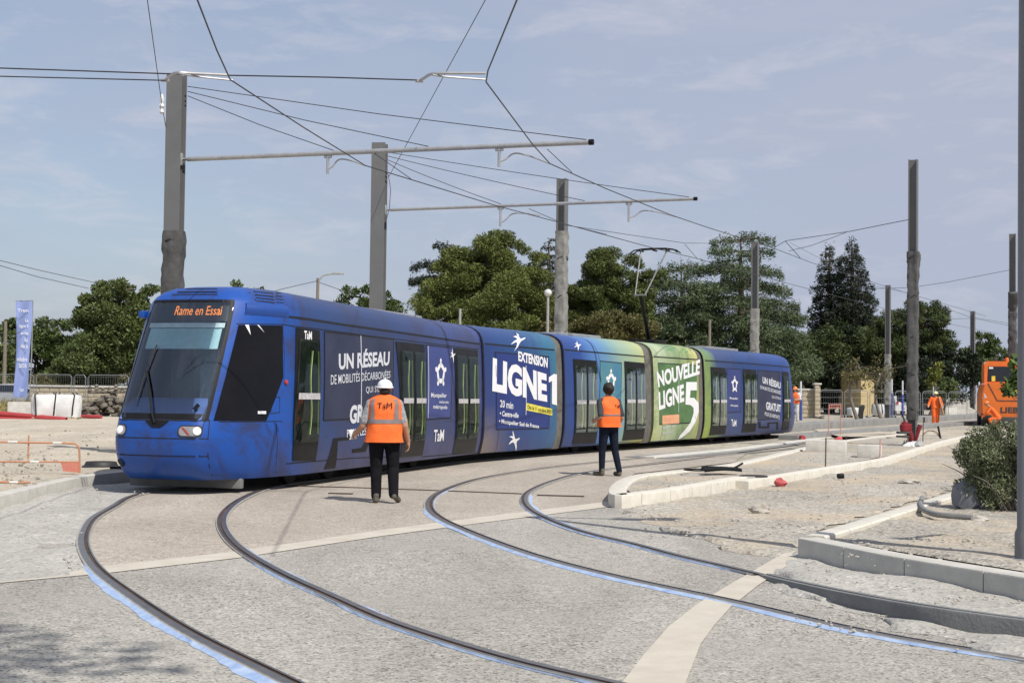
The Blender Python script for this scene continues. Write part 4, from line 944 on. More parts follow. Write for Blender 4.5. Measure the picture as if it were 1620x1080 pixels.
CZ = 5.75
def cz(px, py, z=CZ): return P(px, py, z)
def at_x(a, b, px):      # point of segment a-b seen at picture column px
    lo, hi = 0.0, 1.0
    for _ in range(40):
        m_ = (lo + hi) / 2
        if proj(a.lerp(b, m_))[0] < px: lo = m_
        else: hi = m_
    return a.lerp(b, lo)
def cantilever(mroot, a, b, r, regs, stays, group=None):
    mb = MB(); mb.tube([a, b], r, 10); am = build('cantilever_arm', mb, M_GALV, mroot, 40)
    mb = MB(); mb.lathe(b, [(r * 1.15, -.04), (r * 1.15, .05)], 10, axis=b - a); build('end_cap', mb, M_BLK, am)
    mb = MB(); u = (b - a).normalized(); mb.tube([a - u * .30, a + u * .02], r * .6, 8); mb.box(a - u * .2, (.14, .14, .26), 0, bev=.02); build('hinge_bracket', mb, M_GALV, am)
    for px, (x1, y1) in regs:
        c = at_x(a, b, px); e = D(x1, y1, c.y - .05); low = c + Vector((0, 0, -.42)) * (c.y / 30)
        mb = MB(); mb.tube([c + Vector((0, 0, -.02)), low], .03, 6); mb.tube([c - u * .08 - Vector((0, 0, .07)), c + u * .08 - Vector((0, 0, .07))], .03, 6)
        build('drop_bracket', mb, M_GALV, am)
        mb = MB(); mid = low.lerp(e, .3) + Vector((0, 0, .24)); mb.tube(catmull([low + Vector((0, 0, .1)), low.lerp(e, .12) + Vector((0, 0, .13)), mid, low.lerp(e, .6) + Vector((0, 0, .17)), e], 5), .016, 6); build('steady_arm', mb, M_GALV, am)
    return am
a1s, a1e = D(297, 252, 31.0), D(935, 225, 28.1)
cantilever(m1_, a1s, a1e, .050, [(519, (578, 262)), (790, (870, 259))], None)
a2s, a2e = D(618, 332, 39.5), D(1100, 314.5, 36.6)
cantilever(m2_, a2s, a2e, .042, [(792, (855, 341)), (995, (1070, 343))], None)

wires = 'thin wires of the overhead line'
def wire(pts, r, label, smooth_=True, sag=0, extra=None, name='overhead_wire'):
    pts = [Vector(p) for p in pts]
    if len(pts) == 2 and sag:
        a, b = pts; pts = [a.lerp(b, t) - Vector((0, 0, sag * 4 * t * (1 - t))) for t in np.linspace(0, 1, 13)]
    mb = MB(); mb.tube(pts, r, 5)
    return single(name, mb, M_WIRE, label, 'wire', wires, 30, origin=pts[0])
def ext(a, b, d): return a + (a - b).normalized() * d
w1 = [cz(x, y) for x, y in [(312, 0), (343, 80), (364, 126), (480, 201.5), (578, 262), (785, 325.5)]] + [cz(x, y, 5.8) for x, y in [(885, 352), (1030, 391.5), (1103, 409)]]
w1 = [ext(w1[0], w1[1], 5)] + w1 + [D(1200, 436, 56), D(1298, 462, 66), D(1408, 490, 78), D(1496, 511, 92), D(1580, 528, 110)]
wire(w1, .0105, 'contact wire above the tram, running down from top left to the pantograph')
w2 = [cz(x, y) for x, y in [(818, 0), (772, 112), (769, 130), (843, 229), (870, 259), (960, 299)]] + [cz(x, y, 5.8) for x, y in [(1061, 340), (1120, 360)]]
w2 = [ext(w2[0], w2[1], 5)] + w2 + [D(1166, 374.5, 45), D(1225, 393, 50), D(1285, 416, 56), D(1373, 444, 66), D(1433, 463, 76), D(1560, 500, 95)]
wire(w2, .0105, 'contact wire of the second track, running from top centre past the cedar to the right')
span = [P(-120, 103, 5.95), P(0, 108, 5.92), P(265, 117, 5.9), P(362, 119.5, 5.87), P(520, 122.5, 5.83), P(660, 127, 5.8)]
wire(span, .010, 'upper of two span wires crossing the left of the sky to the pull-off arm')
wire([P(-120, 119, 5.8), P(0, 121, 5.78), P(262, 127.5, 5.75)], .009, 'lower of two span wires crossing the left of the sky')
def pulloff(pa, pb, label):
    mb = MB(); mb.tube(catmull(pa, 4), .020, 7); mb.tube(catmull(pb, 3), .014, 7); mb.tube([pa[0] - Vector((.06, 0, 0)), pa[0] + Vector((.05, 0, 0))], .026, 6)
    single('pull_off_arm', mb, M_GALV, label, 'bracket', 'bent pull off arms on the span wire', 40)
pulloff([P(x, y, CZ + .08) for x, y in [(664, 128), (672, 123), (682, 117.5), (700, 116), (768, 116)]], [P(x, y, CZ + .05) for x, y in [(684, 118.5), (706, 121.5), (768, 126)]], 'bent pull off arm holding the wire of the second track high in the sky')
pulloff([P(x, y, CZ + .08) for x, y in [(262, 127), (268, 121), (280, 115), (300, 116), (362, 119)]], [P(x, y, CZ + .05) for x, y in [(282, 116), (310, 121), (368, 127)]], 'bent pull off arm beside the top of the tall left mast')
t1 = lambda y: D(297, y, 31)
for y0, (x1, y1, xa), lab in ((137, (900, 217, 928), 'top stay from the left mast to the tip of its arm'), (145, (656, 230, 678), 'middle stay from the left mast to the middle of its arm'), (152, (502, 238, 528), 'lowest stay from the left mast to the inner part of its arm')):
    e = at_x(a1s, a1e, xa) + Vector((0, 0, .05)); wire([t1(y0), t1(y0).lerp(e, .5) - Vector((0, 0, .04)), e], .009, lab)
t2 = lambda y: D(613, y, 39.5)
for y0, xa, lab in ((241, 1090, 'top stay from the second mast to the tip of its arm'), (247, 925, 'middle stay from the second mast to the middle of its arm'), (253, 792, 'lowest stay from the second mast to the inner part of its arm')):
    e = at_x(a2s, a2e, xa) + Vector((0, 0, .05)); wire([t2(y0), e], .009, lab, sag=.03)
a = D(263, 205, 31); b = D(233, 0, 23.5); wire([ext(b, a, 3), b, D(256, 165, 29.6), a], .008, 'wire rising steeply from the tall left mast past a small insulator')
mb = MB(); mb.lathe(D(256, 165, 29.55) - Vector((0, 0, .2)), [(.02, 0), (.05, .04), (.03, .1), (.06, .16), (.03, .22), (.05, .3), (.02, .4)], 8); single('insulator', mb, M_INS, 'small ribbed insulator on the steep wire left of the tall mast', 'insulator')
a = D(615, 280, 39.5); b = D(768, 0, 25); wire([ext(b, a, 3), b, a], .008, 'thin wire dropping from top centre to the bare second mast')
wire([D(614, 275, 39.4), D(618, 300, 39.3), D(616, 330, 39.3), D(610, 352, 39.4)], .009, 'loose cable looped down the side of the second mast')
wire([at_x(a1s, a1e, 588), cz(650, 283)], .008, 'short dropper from the left arm down to the tram contact wire')
wire([at_x(a1s, a1e, 866) - Vector((0, 0, .1)), cz(905, 273)], .008, 'short dropper from the left arm down to the second contact wire')
wire([at_x(a2s, a2e, 837) - Vector((0, 0, .1)), cz(893, 354.5, 5.8), cz(960, 371, 5.8)], .008, 'short dropper from the second arm down to the tram contact wire')
wire([cz(893, 356, 5.9), D(1082, 384.5, 46), D(1136, 385, 52), D(1190, 384, 63.5)], .008, 'messenger wire running on to the mast by the cedar')
wire([D(1083, 386, 46), D(1103, 409, 46)], .008, 'slanting dropper right of the pantograph head')
wire([D(1440, 347, 44), D(1345, 366, 46), D(1243, 381, 51), D(1226, 391, 51)], .011, 'span wire from the tallest right mast to the second contact wire')
wire([D(1338, 368, 46), D(1285, 388, 49), D(1248, 397, 51)], .009, 'branch of the span wire left of the tallest right mast')
wire([D(1243, 382, 51), D(1266, 408, 53)], .012, 'slanting dropper above the dark conifers')
wire([D(1598, 427, 76.9), D(1500, 446, 78), D(1440, 455, 79), D(1370, 457, 80), D(1300, 448, 86)], .012, 'span wire from the far right mast across to the distant mast')
wire([D(1250, 384, 70), D(1380, 452, 78), D(1440, 464, 84)], .008, 'faint wire passing in front of the dark conifer tops')
wire([D(1470, 478, 100), D(1539, 503, 112.5), D(1620, 520, 118)], .013, 'distant wire over the last mast at right')
wire([D(1500, 505, 112), D(1545, 503, 112), D(1600, 512, 112)], .012, 'distant wire left of the far right mast')
wire([D(-40, 402, 60), D(60, 427, 66), D(150, 447, 76)], .014, 'upper utility wire sloping down at the left edge to the big tree')
wire([D(-40, 408, 60), D(60, 438, 66), D(140, 456, 76)], .014, 'lower utility wire sloping down at the left edge to the big tree')

# far street poles
def pole(px, py, Y, r, label, arm=None, globe=False, mt=None):
    t = D(px, py, Y); root = thing('street_lamp' if (arm or globe) else 'utility_pole', label, 'lamp post' if (arm or globe) else 'pole', (t.x, t.y, GZ(Y))); H = t.z - GZ(Y)
    mb = MB(); mb.tube([(0, 0, 0), (0, 0, H)], [r, r * .7], 8); build('post', mb, mt or M_GREYM, root, 40, local=True)
    if arm: mb = MB(); mb.tube(catmull([(0, 0, H - .3), (.3, 0, H + .15), (1.0, 0, H + .3)], 4), .05, 6); mb.box((1.25, 0, H + .3), (.7, .25, .12), 0, bev=.03); build('lantern', mb, M_GREYM, root, local=True)
    if globe: mb = MB(); mb.ball((0, 0, H + .1), .22, 2); build('globe', mb, M_INS, root, local=True)
    return root
M_WOODP = mat('weathered_pole', (.20, .17, .13), .9, scale=8)
pole(503, 440, 92, .13, 'wooden lamp pole with a side lantern seen over the tram roof', arm=True, mt=M_WOODP)
pole(867, 466, 84, .10, 'slim lamp post with a pale globe before the pines', globe=True)
pole(728, 488, 86, .10, 'short pale post in front of the umbrella pine', mt=M_GREYM)
pole(1123, 506, 84, .10, 'thin brown post under the big cedar', mt=M_WOODP)
pole(9, 508, 85, .13, 'wooden pole at the left edge before the dark hedge trees', mt=M_WOODP)
wire([D(503, 446, 92), D(540, 459, 98), D(600, 474, 108)], .018, 'service wire sloping right from the lamp pole above the tram'); wire([D(503, 444, 92), D(447, 457, 84), D(400, 470, 78)], .018, 'service wire sloping left from the lamp pole above the tram')

# ================================================================== TREES AND PLANTS
M_BARK = mat('brown_bark', (.085, .065, .048), .95, scale=9, bump=.6, bscale=12, col2=(.16, .13, .10))
M_BARKG = mat('grey_bark', (.14, .125, .105), .95, scale=9, bump=.5, col2=(.24, .215, .18))
LM = {'pine': leaf_mat('pine_needles', (.052, .072, .016), (.185, .21, .056), .35),
      'pine2': leaf_mat('olive_pine_needles', (.044, .064, .017), (.15, .18, .052), .35),
      'cedar': leaf_mat('blue_green_cedar_needles', (.036, .058, .026), (.135, .172, .082), .6),
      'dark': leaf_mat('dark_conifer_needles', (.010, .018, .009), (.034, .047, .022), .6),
      'dpine': leaf_mat('deep_green_pine_needles', (.026, .042, .013), (.092, .115, .035), .4),
      'broad': leaf_mat('broad_leaves', (.034, .056, .016), (.135, .165, .050), .5),
      'hedge': leaf_mat('hedge_leaves', (.028, .050, .013), (.110, .145, .040), .5),
      'yellow': leaf_mat('yellow_green_leaves', (.085, .105, .018), (.21, .22, .045), .9),
      'scrub': leaf_mat('olive_scrub', (.070, .072, .022), (.17, .15, .055), .8),
      'bush': leaf_mat('small_bush_leaves', (.058, .078, .034), (.25, .275, .155), 5),
      'plane': leaf_mat('plane_leaves', (.045, .075, .018), (.12, .17, .04), 3)}
def leaves(c, nrm, size, asp=.5, droop=0.0, seed=0):
    """many small two-triangle blades: centres c, mean directions nrm"""
    r = np.random.default_rng(seed); n = len(c)
    d = nrm + r.normal(0, .75, (n, 3)); d[:, 2] -= droop; d /= np.linalg.norm(d, axis=1)[:, None] + 1e-9
    h = r.normal(0, 1, (n, 3)); u = np.cross(d, h); u /= np.linalg.norm(u, axis=1)[:, None] + 1e-9
    s = size * r.uniform(.6, 1.4, n)[:, None]
    v = np.empty((n, 4, 3)); v[:, 0] = c - d * s * .5; v[:, 1] = c + u * s * asp * .5; v[:, 2] = c + d * s * .6; v[:, 3] = c - u * s * asp * .5
    return v.reshape(-1, 3)
def leaf_mesh(name, V, mt, parent, loc):
    n = len(V) // 4; me = bpy.data.meshes.new(name); me.vertices.add(4 * n); me.vertices.foreach_set('co', (V - np.array(loc)).astype(np.float32).ravel())
    me.loops.add(4 * n); me.loops.foreach_set('vertex_index', np.arange(4 * n, dtype=np.int32)); me.polygons.add(n)
    me.polygons.foreach_set('loop_start', np.arange(0, 4 * n, 4, dtype=np.int32)); me.update(calc_edges=True)
    at = me.attributes.new('tint', 'FLOAT', 'FACE'); at.data.foreach_set('value', rng.uniform(0, 1, n).astype(np.float32))
    me.materials.append(mt); o = bpy.data.objects.new(name, me); COL.objects.link(o); o.parent = parent; return o
def puff(c, r, n, r_):
    """points in a leaf clump: shell-heavy, thinner below"""
    d = r_.normal(0, 1, (n, 3)); d /= np.linalg.norm(d, axis=1)[:, None]; k = r_.uniform(0, 1, n) ** .45
    return np.array(c) + d * k[:, None] * np.array(r), d
def limbs(mb, base, targets, r0, seed):
    rr = random.Random(seed)
    for t in targets:
        h = base[1].lerp(base[2], rr.uniform(.35, 1)); t = Vector(t); mid = h.lerp(t, .5) + Vector((rr.uniform(-.3, .3), rr.uniform(-.3, .3), rr.uniform(-.2, .5)))
        mb.tube(catmull([h, mid, t], 3), [r0 * (1 - .8 * i / 6) for i in range(7)], 6)
def clump_tree(name, label, cat, ell, Y, kind, leaf=.30, n=14000, puffs=60, trunk=None, group=None, seed=1, bark=None, asp=.45, flat=.8, pr=.24, zdip=0.35, depth=1.0, droop=.0, gap=.0):
    """crown of many leaf puffs spread through the picture ellipses (cx, cy, rx, ry) at distance Y"""
    r_ = np.random.default_rng(seed); rr = random.Random(seed); k = Y / F_PX
    E = [(D(x, y, Y), rx * k, ry * k) for x, y, rx, ry in ell]; wsum = sum(a * b for _, a, b in E)
    tx = trunk if trunk is not None else E[0][0].x; base = Vector((tx, Y, GZ(min(Y, 100))))
    root = thing(name, label, cat, tuple(base), 0, group); V = []; tg = []; pl = []
    for c, a, b in E:
        m_ = max(3, int(puffs * a * b / wsum))
        for _ in range(m_):
            d = r_.normal(0, 1, 3); d /= np.linalg.norm(d); q = r_.uniform(.25, 1) ** .5
            p = np.array(c) + d * q * np.array([a, a * depth, b]) * .9
            s = (a * b) ** .5 * pr * r_.uniform(.7, 1.5) + .12
            pl.append((p, np.array([s * 1.25, s * 1.25, s * flat])))
    vol = sum(float(np.prod(q)) ** .667 for _, q in pl)
    for p, s in pl:
        m_ = int(n * float(np.prod(s)) ** .667 / vol); pts, d = puff(p, s, m_, r_); d = d + np.array([0, 0, .35]); V.append(leaves(pts, d, leaf, asp, droop, int(r_.integers(1e6))))
        if r_.uniform() < .35: tg.append(p)
    leaf_mesh('crown', np.concatenate(V), LM[kind], root, base)
    zt = max(c.z for c, a, b in E); zl = min(c.z - b for c, a, b in E)
    mb = MB(); top = Vector((E[0][0].x, Y, zt)); mid = base.lerp(top, .5) + Vector((rr.uniform(-.4, .4), 0, 0)); r0 = max(.08, .022 * (zt - base.z) + .05)
    mb.tube(catmull([base, mid, top], 4), [r0 * (1 - .75 * i / 8) for i in range(9)], 8)
    limbs(mb, (base, base.lerp(top, .35), top), tg[:26], r0 * .35, seed); build('trunk', mb, bark or M_BARK, root, 60)
    return root
# left side
clump_tree('broadleaf_tree', 'big dark green broadleaf tree behind the left fence, beside the tram cab', 'tree', [(185, 520, 62, 45), (175, 475, 48, 32), (225, 500, 40, 40), (140, 512, 32, 40), (215, 455, 36, 18), (165, 565, 70, 45), (235, 560, 45, 50), (120, 575, 40, 32), (128, 492, 14, 10)], 86, 'broad', .19, 90000, 190, group='trees beyond the left fence', seed=3, pr=.23)
clump_tree('broadleaf_tree', 'lower dark tree left of the big broadleaf tree, behind the blue banner', 'tree', [(60, 560, 52, 46), (92, 542, 44, 42), (25, 545, 40, 42), (60, 600, 70, 30), (110, 575, 50, 45)], 104, 'hedge', .24, 30000, 110, group='trees beyond the left fence', seed=4, pr=.2)
clump_tree('broadleaf_tree', 'dark tree cut by the left picture edge', 'tree', [(-40, 560, 50, 48), (-5, 570, 32, 34), (-30, 600, 50, 25)], 98, 'broad', .24, 16000, 60, group='trees beyond the left fence', seed=5)
clump_tree('shrub', 'light yellow green shrub at the foot of the big broadleaf tree', 'shrub', [(152, 598, 26, 17), (140, 608, 20, 10)], 87, 'yellow', .16, 6000, 30, seed=6)
clump_tree('shrub', 'dull green shrub row behind the left fence, below the big tree', 'shrub', [(60, 608, 50, 14), (115, 606, 40, 13), (200, 606, 40, 16), (240, 606, 30, 18)], 92, 'scrub', .18, 14000, 60, seed=16)
clump_tree('broadleaf_tree', 'round tree top peeping over the tram roof beside the left mast', 'tree', [(390, 462, 36, 18), (380, 480, 60, 20), (390, 520, 70, 40)], 118, 'broad', .26, 14000, 60, group='trees over the tram roof', seed=7)
clump_tree('broadleaf_tree', 'round tree top over the tram roof around the foot of the second mast', 'tree', [(570, 466, 40, 14), (610, 474, 28, 14), (580, 500, 60, 30), (590, 540, 60, 40)], 112, 'hedge', .25, 18000, 70, group='trees over the tram roof', seed=8)
# pines in the middle
clump_tree('pine_tree', 'broad rounded umbrella pine, the tallest tree behind the middle of the tram', 'pine', [(772, 420, 56, 52), (772, 460, 92, 50), (705, 485, 56, 46), (838, 450, 42, 52), (732, 430, 46, 38), (690, 515, 52, 44), (760, 525, 80, 46), (830, 505, 50, 46), (848, 425, 26, 32), (720, 550, 80, 40), (798, 393, 42, 26)], 100, 'pine', .20, 210000, 240, group='pines behind the tram', seed=9, pr=.23, asp=.3, flat=.8)
clump_tree('pine_tree', 'smaller open pine right of the wrapped mast', 'pine', [(965, 415, 42, 32), (950, 440, 40, 30), (990, 455, 40, 35), (935, 480, 38, 40), (1010, 440, 35, 25), (965, 500, 60, 45), (1035, 440, 22, 16), (915, 480, 36, 36), (900, 515, 40, 34), (1000, 490, 50, 40)], 106, 'pine2', .20, 120000, 150, group='pines behind the tram', seed=10, pr=.23, asp=.3, flat=.8)
clump_tree('shrub', 'pale olive scrub below the smaller pine, over the tram roof', 'shrub', [(960, 520, 50, 28), (1010, 525, 35, 25), (920, 530, 30, 20), (880, 535, 30, 25)], 96, 'scrub', .20, 42000, 110, seed=11)
clump_tree('shrub', 'dark evergreen shrubs under the umbrella pine', 'shrub', [(700, 560, 60, 30), (800, 560, 70, 30), (880, 535, 50, 40), (640, 555, 30, 30), (930, 545, 60, 35), (1000, 555, 60, 30)], 108, 'dpine', .23, 40000, 110, seed=12)
def cedar_tree(name, label, px, top, bot, Y, prof, kind, seed, group=None, leaf=.34, n=30000, layers=11, per=7, thick=.22, droop=.12, lean=0):
    """tiered conifer: level branches with flat sprays; prof = [(picture y, half width px)]"""
    r_ = np.random.default_rng(seed); rr = random.Random(seed); k = Y / F_PX; b = D(px, bot, Y); t = D(px, top, Y); g = GZ(min(Y, 100)); base = Vector((b.x, Y, g))
    root = thing(name, label, 'tree', tuple(base), 0, group); mb = MB(); hgt = t.z - g
    mb.tube([base, base + Vector((0, 0, hgt * .5)), Vector((t.x, Y, t.z - .2))], [hgt * .035, hgt * .024, .04], 8)
    V = []; br = []
    ysp = [p[0] for p in prof]; wsp = [p[1] for p in prof]
    for i in range(layers):
        py = top + (bot - top) * ((i + .25) / layers); z = D(px, py, Y).z; R = float(np.interp(py, ysp, wsp)) * k
        m_ = max(3, int(per * (.6 + .6 * i / layers)))
        for j in range(m_):
            a = 2 * math.pi * (j + rr.uniform(-.3, .3)) / m_ + i * 2.4; ln = R * rr.uniform(.62, 1.08); zz = z + rr.uniform(-.3, .3) * hgt / layers
            br.append((a, ln, zz, i))
    tot = sum(l * l for _, l, _, _ in br)
    for a, ln, zz, i in br:
        u = np.array([math.cos(a), math.sin(a), 0]); w = np.array([-u[1], u[0], 0]); o = np.array([t.x, Y, zz])
        m_ = int(n * ln * ln / tot) + 12; s = r_.uniform(.12, 1, m_) ** .62; wd = ln * .34 * np.sin(np.clip(s * 1.05, 0, 1) * math.pi * .62 + .35)
        x = r_.uniform(-1, 1, m_) * wd; up = ln * (.10 * s - droop * 2.0 * s ** 2.2)
        pts = o + u * (s * ln)[:, None] + w * x[:, None] + np.array([0, 0, 1]) * (up + r_.normal(0, thick * .5, m_) - np.abs(x) * .12)[:, None]
        keep = np.array([mnoise.noise(Vector(p) * (2.1 / max(1.0, .5 * ln))) > -.22 for p in pts]); pts = pts[keep]
        V.append(leaves(pts, np.tile(u * .8 + np.array([0, 0, .15]), (len(pts), 1)), leaf, .25, .25, int(r_.integers(1e6))))
        mb.tube([Vector(o), Vector(o + u * ln * .5 + np.array([0, 0, ln * (.05 - droop * .4)])), Vector(o + u * ln * .9 + np.array([0, 0, ln * (.09 - droop * 1.6)]))], [.03 + ln * .018, .025 + ln * .008, .015], 5)
    leaf_mesh('crown', np.concatenate(V), LM[kind], root, base); build('trunk', mb, M_BARK, root, 60); return root
cedar_tree('cedar_tree', 'large spreading cedar with level tiers behind the right half of the tram', 1172, 374, 640, 110, [(374, 50), (395, 76), (420, 84), (450, 94), (480, 122), (520, 135), (560, 150), (640, 130)], 'cedar', 21, 'cedars behind the tram', .24, 190000, 11, 9, .42, .11)
cedar_tree('cedar_tree', 'smaller cedar left of the large spreading cedar, behind the pantograph', 1078, 422, 640, 108, [(422, 30), (440, 55), (480, 66), (520, 85), (560, 100), (640, 90)], 'cedar', 27, 'cedars behind the tram', .24, 95000, 9, 9, .5, .10)
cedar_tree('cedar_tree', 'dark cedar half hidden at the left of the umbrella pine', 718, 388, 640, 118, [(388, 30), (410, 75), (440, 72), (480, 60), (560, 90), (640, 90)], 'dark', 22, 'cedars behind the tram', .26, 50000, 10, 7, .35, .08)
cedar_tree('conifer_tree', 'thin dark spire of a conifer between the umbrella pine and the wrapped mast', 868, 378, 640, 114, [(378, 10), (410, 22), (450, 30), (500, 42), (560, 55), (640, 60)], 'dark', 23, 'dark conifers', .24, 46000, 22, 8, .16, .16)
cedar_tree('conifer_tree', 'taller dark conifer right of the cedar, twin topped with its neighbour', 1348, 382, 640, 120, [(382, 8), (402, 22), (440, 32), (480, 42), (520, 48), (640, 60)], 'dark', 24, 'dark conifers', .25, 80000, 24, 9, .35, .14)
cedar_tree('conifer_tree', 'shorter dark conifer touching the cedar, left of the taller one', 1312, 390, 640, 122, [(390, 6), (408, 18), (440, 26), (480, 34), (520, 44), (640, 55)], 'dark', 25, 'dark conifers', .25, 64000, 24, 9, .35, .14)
clump_tree('pine_tree', 'deep green pine behind the tallest right mast', 'pine', [(1455, 500, 55, 28), (1480, 515, 35, 28), (1420, 515, 40, 28), (1440, 545, 70, 36), (1480, 560, 40, 40), (1400, 550, 45, 36)], 114, 'dpine', .26, 50000, 170, group='pines at the right', seed=13, pr=.18, asp=.25)
clump_tree('pine_tree', 'low dark pine mass between the conifers and the distant mast', 'pine', [(1345, 545, 60, 40), (1300, 560, 50, 40), (1240, 570, 70, 40), (1380, 560, 50, 45), (1330, 590, 80, 40)], 118, 'dpine', .26, 40000, 130, group='pines at the right', seed=14, pr=.19, asp=.25)
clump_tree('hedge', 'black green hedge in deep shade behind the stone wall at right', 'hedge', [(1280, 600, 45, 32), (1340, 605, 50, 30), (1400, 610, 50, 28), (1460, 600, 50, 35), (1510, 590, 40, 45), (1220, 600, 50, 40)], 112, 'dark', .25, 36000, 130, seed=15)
clump_tree('broadleaf_tree', 'pale green distant tree beyond the last mast', 'tree', [(1560, 545, 26, 22), (1545, 570, 32, 25), (1570, 590, 30, 30)], 150, 'hedge', .34, 12000, 60, group='distant trees at the right', seed=17)
clump_tree('broadleaf_tree', 'dark distant tree behind the excavator cab', 'tree', [(1592, 560, 20, 16), (1610, 570, 25, 25), (1590, 600, 40, 40), (1650, 570, 40, 30)], 140, 'broad', .32, 12000, 60, group='distant trees at the right', seed=18)
clump_tree('shrub', 'rounded grey green shrub between the walking worker and the excavator', 'shrub', [(1492, 612, 24, 20)], 105, 'broad', .22, 2600, 24, seed=19)
clump_tree('young_tree', 'thin young tree with sparse leaves left of the pale gable wall', 'tree', [(1355, 592, 20, 26), (1345, 575, 12, 14), (1368, 600, 12, 18)], 78, 'scrub', .15, 900, 26, trunk=D(1358, 640, 78).x, group='young street trees', seed=31, bark=M_BARKG)
clump_tree('young_tree', 'thin bare young tree between the gable wall and the distant mast', 'tree', [(1394, 588, 18, 28), (1390, 612, 14, 14)], 79, 'scrub', .14, 500, 20, trunk=D(1396, 640, 79).x, group='young street trees', seed=32, bark=M_BARKG)
clump_tree('young_tree', 'bright yellow green sapling behind the white van', 'tree', [(1478, 592, 9, 16), (1486, 582, 7, 8), (1474, 604, 8, 8)], 84, 'yellow', .18, 900, 20, group='young street trees', seed=33, bark=M_BARKG)
# shade trees beside and behind the viewer: the two tall ones throw the dappled shade on the near paving
def unseen_tree(x, y, h, R, n, seed, label):
    r_ = np.random.default_rng(seed); root = thing('plane_tree', label, 'tree', (x, y, 0), 0, 'plane trees at the near side of the crossing'); V = []; mb = MB()
    mb.tube([(x, y, 0), (x + .1, y, h * .35), (x, y + .1, h * .8)], [.2, .16, .06], 8)
    for i in range(34):
        d = r_.normal(0, 1, 3); d /= np.linalg.norm(d); c = np.array([x, y, h * .72]) + d * np.array([R, R, h * .26]) * r_.uniform(.5, 1)
        pts, dd = puff(c, np.array([.8, .8, .55]) * R / 2.6, n // 34, r_); V.append(leaves(pts, dd, .17 if y < 30 else .42, .8, .3, seed * 99 + i))
        mb.tube([(x, y, h * .45), tuple(c * .5 + np.array([x, y, h * .55]) * .5), tuple(c)], [.07, .04, .02], 5)
    leaf_mesh('crown', np.concatenate(V), LM['plane'], root, (x, y, 0)); build('trunk', mb, M_BARKG, root, 60)
unseen_tree(1.6, -2.3, 17, 3.8, 8000, 41, 'tall leafy plane tree close to the right of the viewer, outside the picture')
unseen_tree(-1.8, -.7, 17, 3.6, 8000, 42, 'tall plane tree just behind the viewer, outside the picture')
unseen_tree(9, -4, 8, 3.5, 5000, 43, 'plane tree right behind the viewer, outside the picture')  # unseen, added with the next two to darken the tram's window reflections
unseen_tree(20, -2, 9, 4.0, 5000, 44, 'plane tree far right of the viewer, outside the picture')
unseen_tree(16, -14, 9, 4.0, 5000, 45, 'plane tree far behind the viewer, outside the picture')
for i, (x, y, h) in enumerate(((31, 64, 9), (38, 74, 11), (46, 84, 10), (54, 95, 12), (64, 106, 11), (29, 52, 8))):  # unseen row, added so the tram's glass mirrors dark foliage
    unseen_tree(x, y, h, 4.6, 2600, 60 + i, 'leafy tree added beyond the right picture edge, outside the picture')
# bush by the right edge
def bush():
    r_ = np.random.default_rng(51); c0 = P(1585, 812, .13); base = Vector((c0.x + .25, c0.y + .3, .13)); root = thing('bush', 'rounded dense green bush with grey twigs at the right edge behind the planter kerb', 'bush', tuple(base)); V = []
    Yb = base.y; k = Yb / F_PX; E = [(D(1600, 725, Yb), 70 * k, 48 * k), (D(1545, 720, Yb), 38 * k, 32 * k), (D(1580, 765, Yb), 55 * k, 42 * k), (D(1650, 740, Yb), 70 * k, 60 * k), (D(1552, 765, Yb), 32 * k, 28 * k), (D(1590, 695, Yb), 55 * k, 25 * k)]
    mb = MB(); rr = random.Random(5)
    for c, a, b in E:
        for i in range(34):
            d = r_.normal(0, 1, 3); d /= np.linalg.norm(d); p = np.array(c) + d * np.array([a, a, b]) * r_.uniform(.45, 1.0)
            pts, dd = puff(p, np.array([.13, .13, .11]), 150, r_); V.append(leaves(pts, dd + np.array([0, 0, .5]), .042, .42, 0, int(r_.integers(1e6))))
    leaf_mesh('crown', np.concatenate(V), LM['bush'], root, base)
    for i in range(90):
        a = rr.uniform(0, 6.28); s = base + Vector((rr.uniform(-.25, .4), rr.uniform(-.3, .3), 0)); e = s + Vector((math.cos(a) * rr.uniform(.2, .75), math.sin(a) * rr.uniform(.2, .7), rr.uniform(.3, 1.15)))
        mb.tube(catmull([s, s.lerp(e, .5) + Vector((0, 0, .12)), e], 3), [.012, .010, .009, .008, .006, .004, .003], 4)
    build('twigs', mb, M_BARKG, root, 60)
bush()
def branch():
    r_ = np.random.default_rng(77); Yb = 14.4; root = thing('leafy_branch', 'leafy twig hanging beside the grey post at the right edge, before the excavator', 'branch', tuple(D(1660, 560, Yb))); V = []; mb = MB()
    stem = catmull([D(1700, 540, Yb), D(1640, 570, Yb), D(1608, 600, Yb), D(1596, 615, Yb)], 5); mb.tube(stem, .008, 5)
    for c in stem + [D(1605, 580, Yb), D(1612, 590, Yb), D(1600, 600, Yb), D(1610, 612, Yb), D(1597, 617, Yb), D(1590, 612, Yb), D(1608, 570, Yb), D(1612, 625, Yb)]:
        pts, dd = puff(c, (.06, .06, .07), 12, r_); V.append(leaves(pts, dd, .075, .6, .5, int(r_.integers(1e6))))
    leaf_mesh('leaves', np.concatenate(V), LM['plane'], root, root.location); build('twig', mb, M_BARKG, root)
branch()
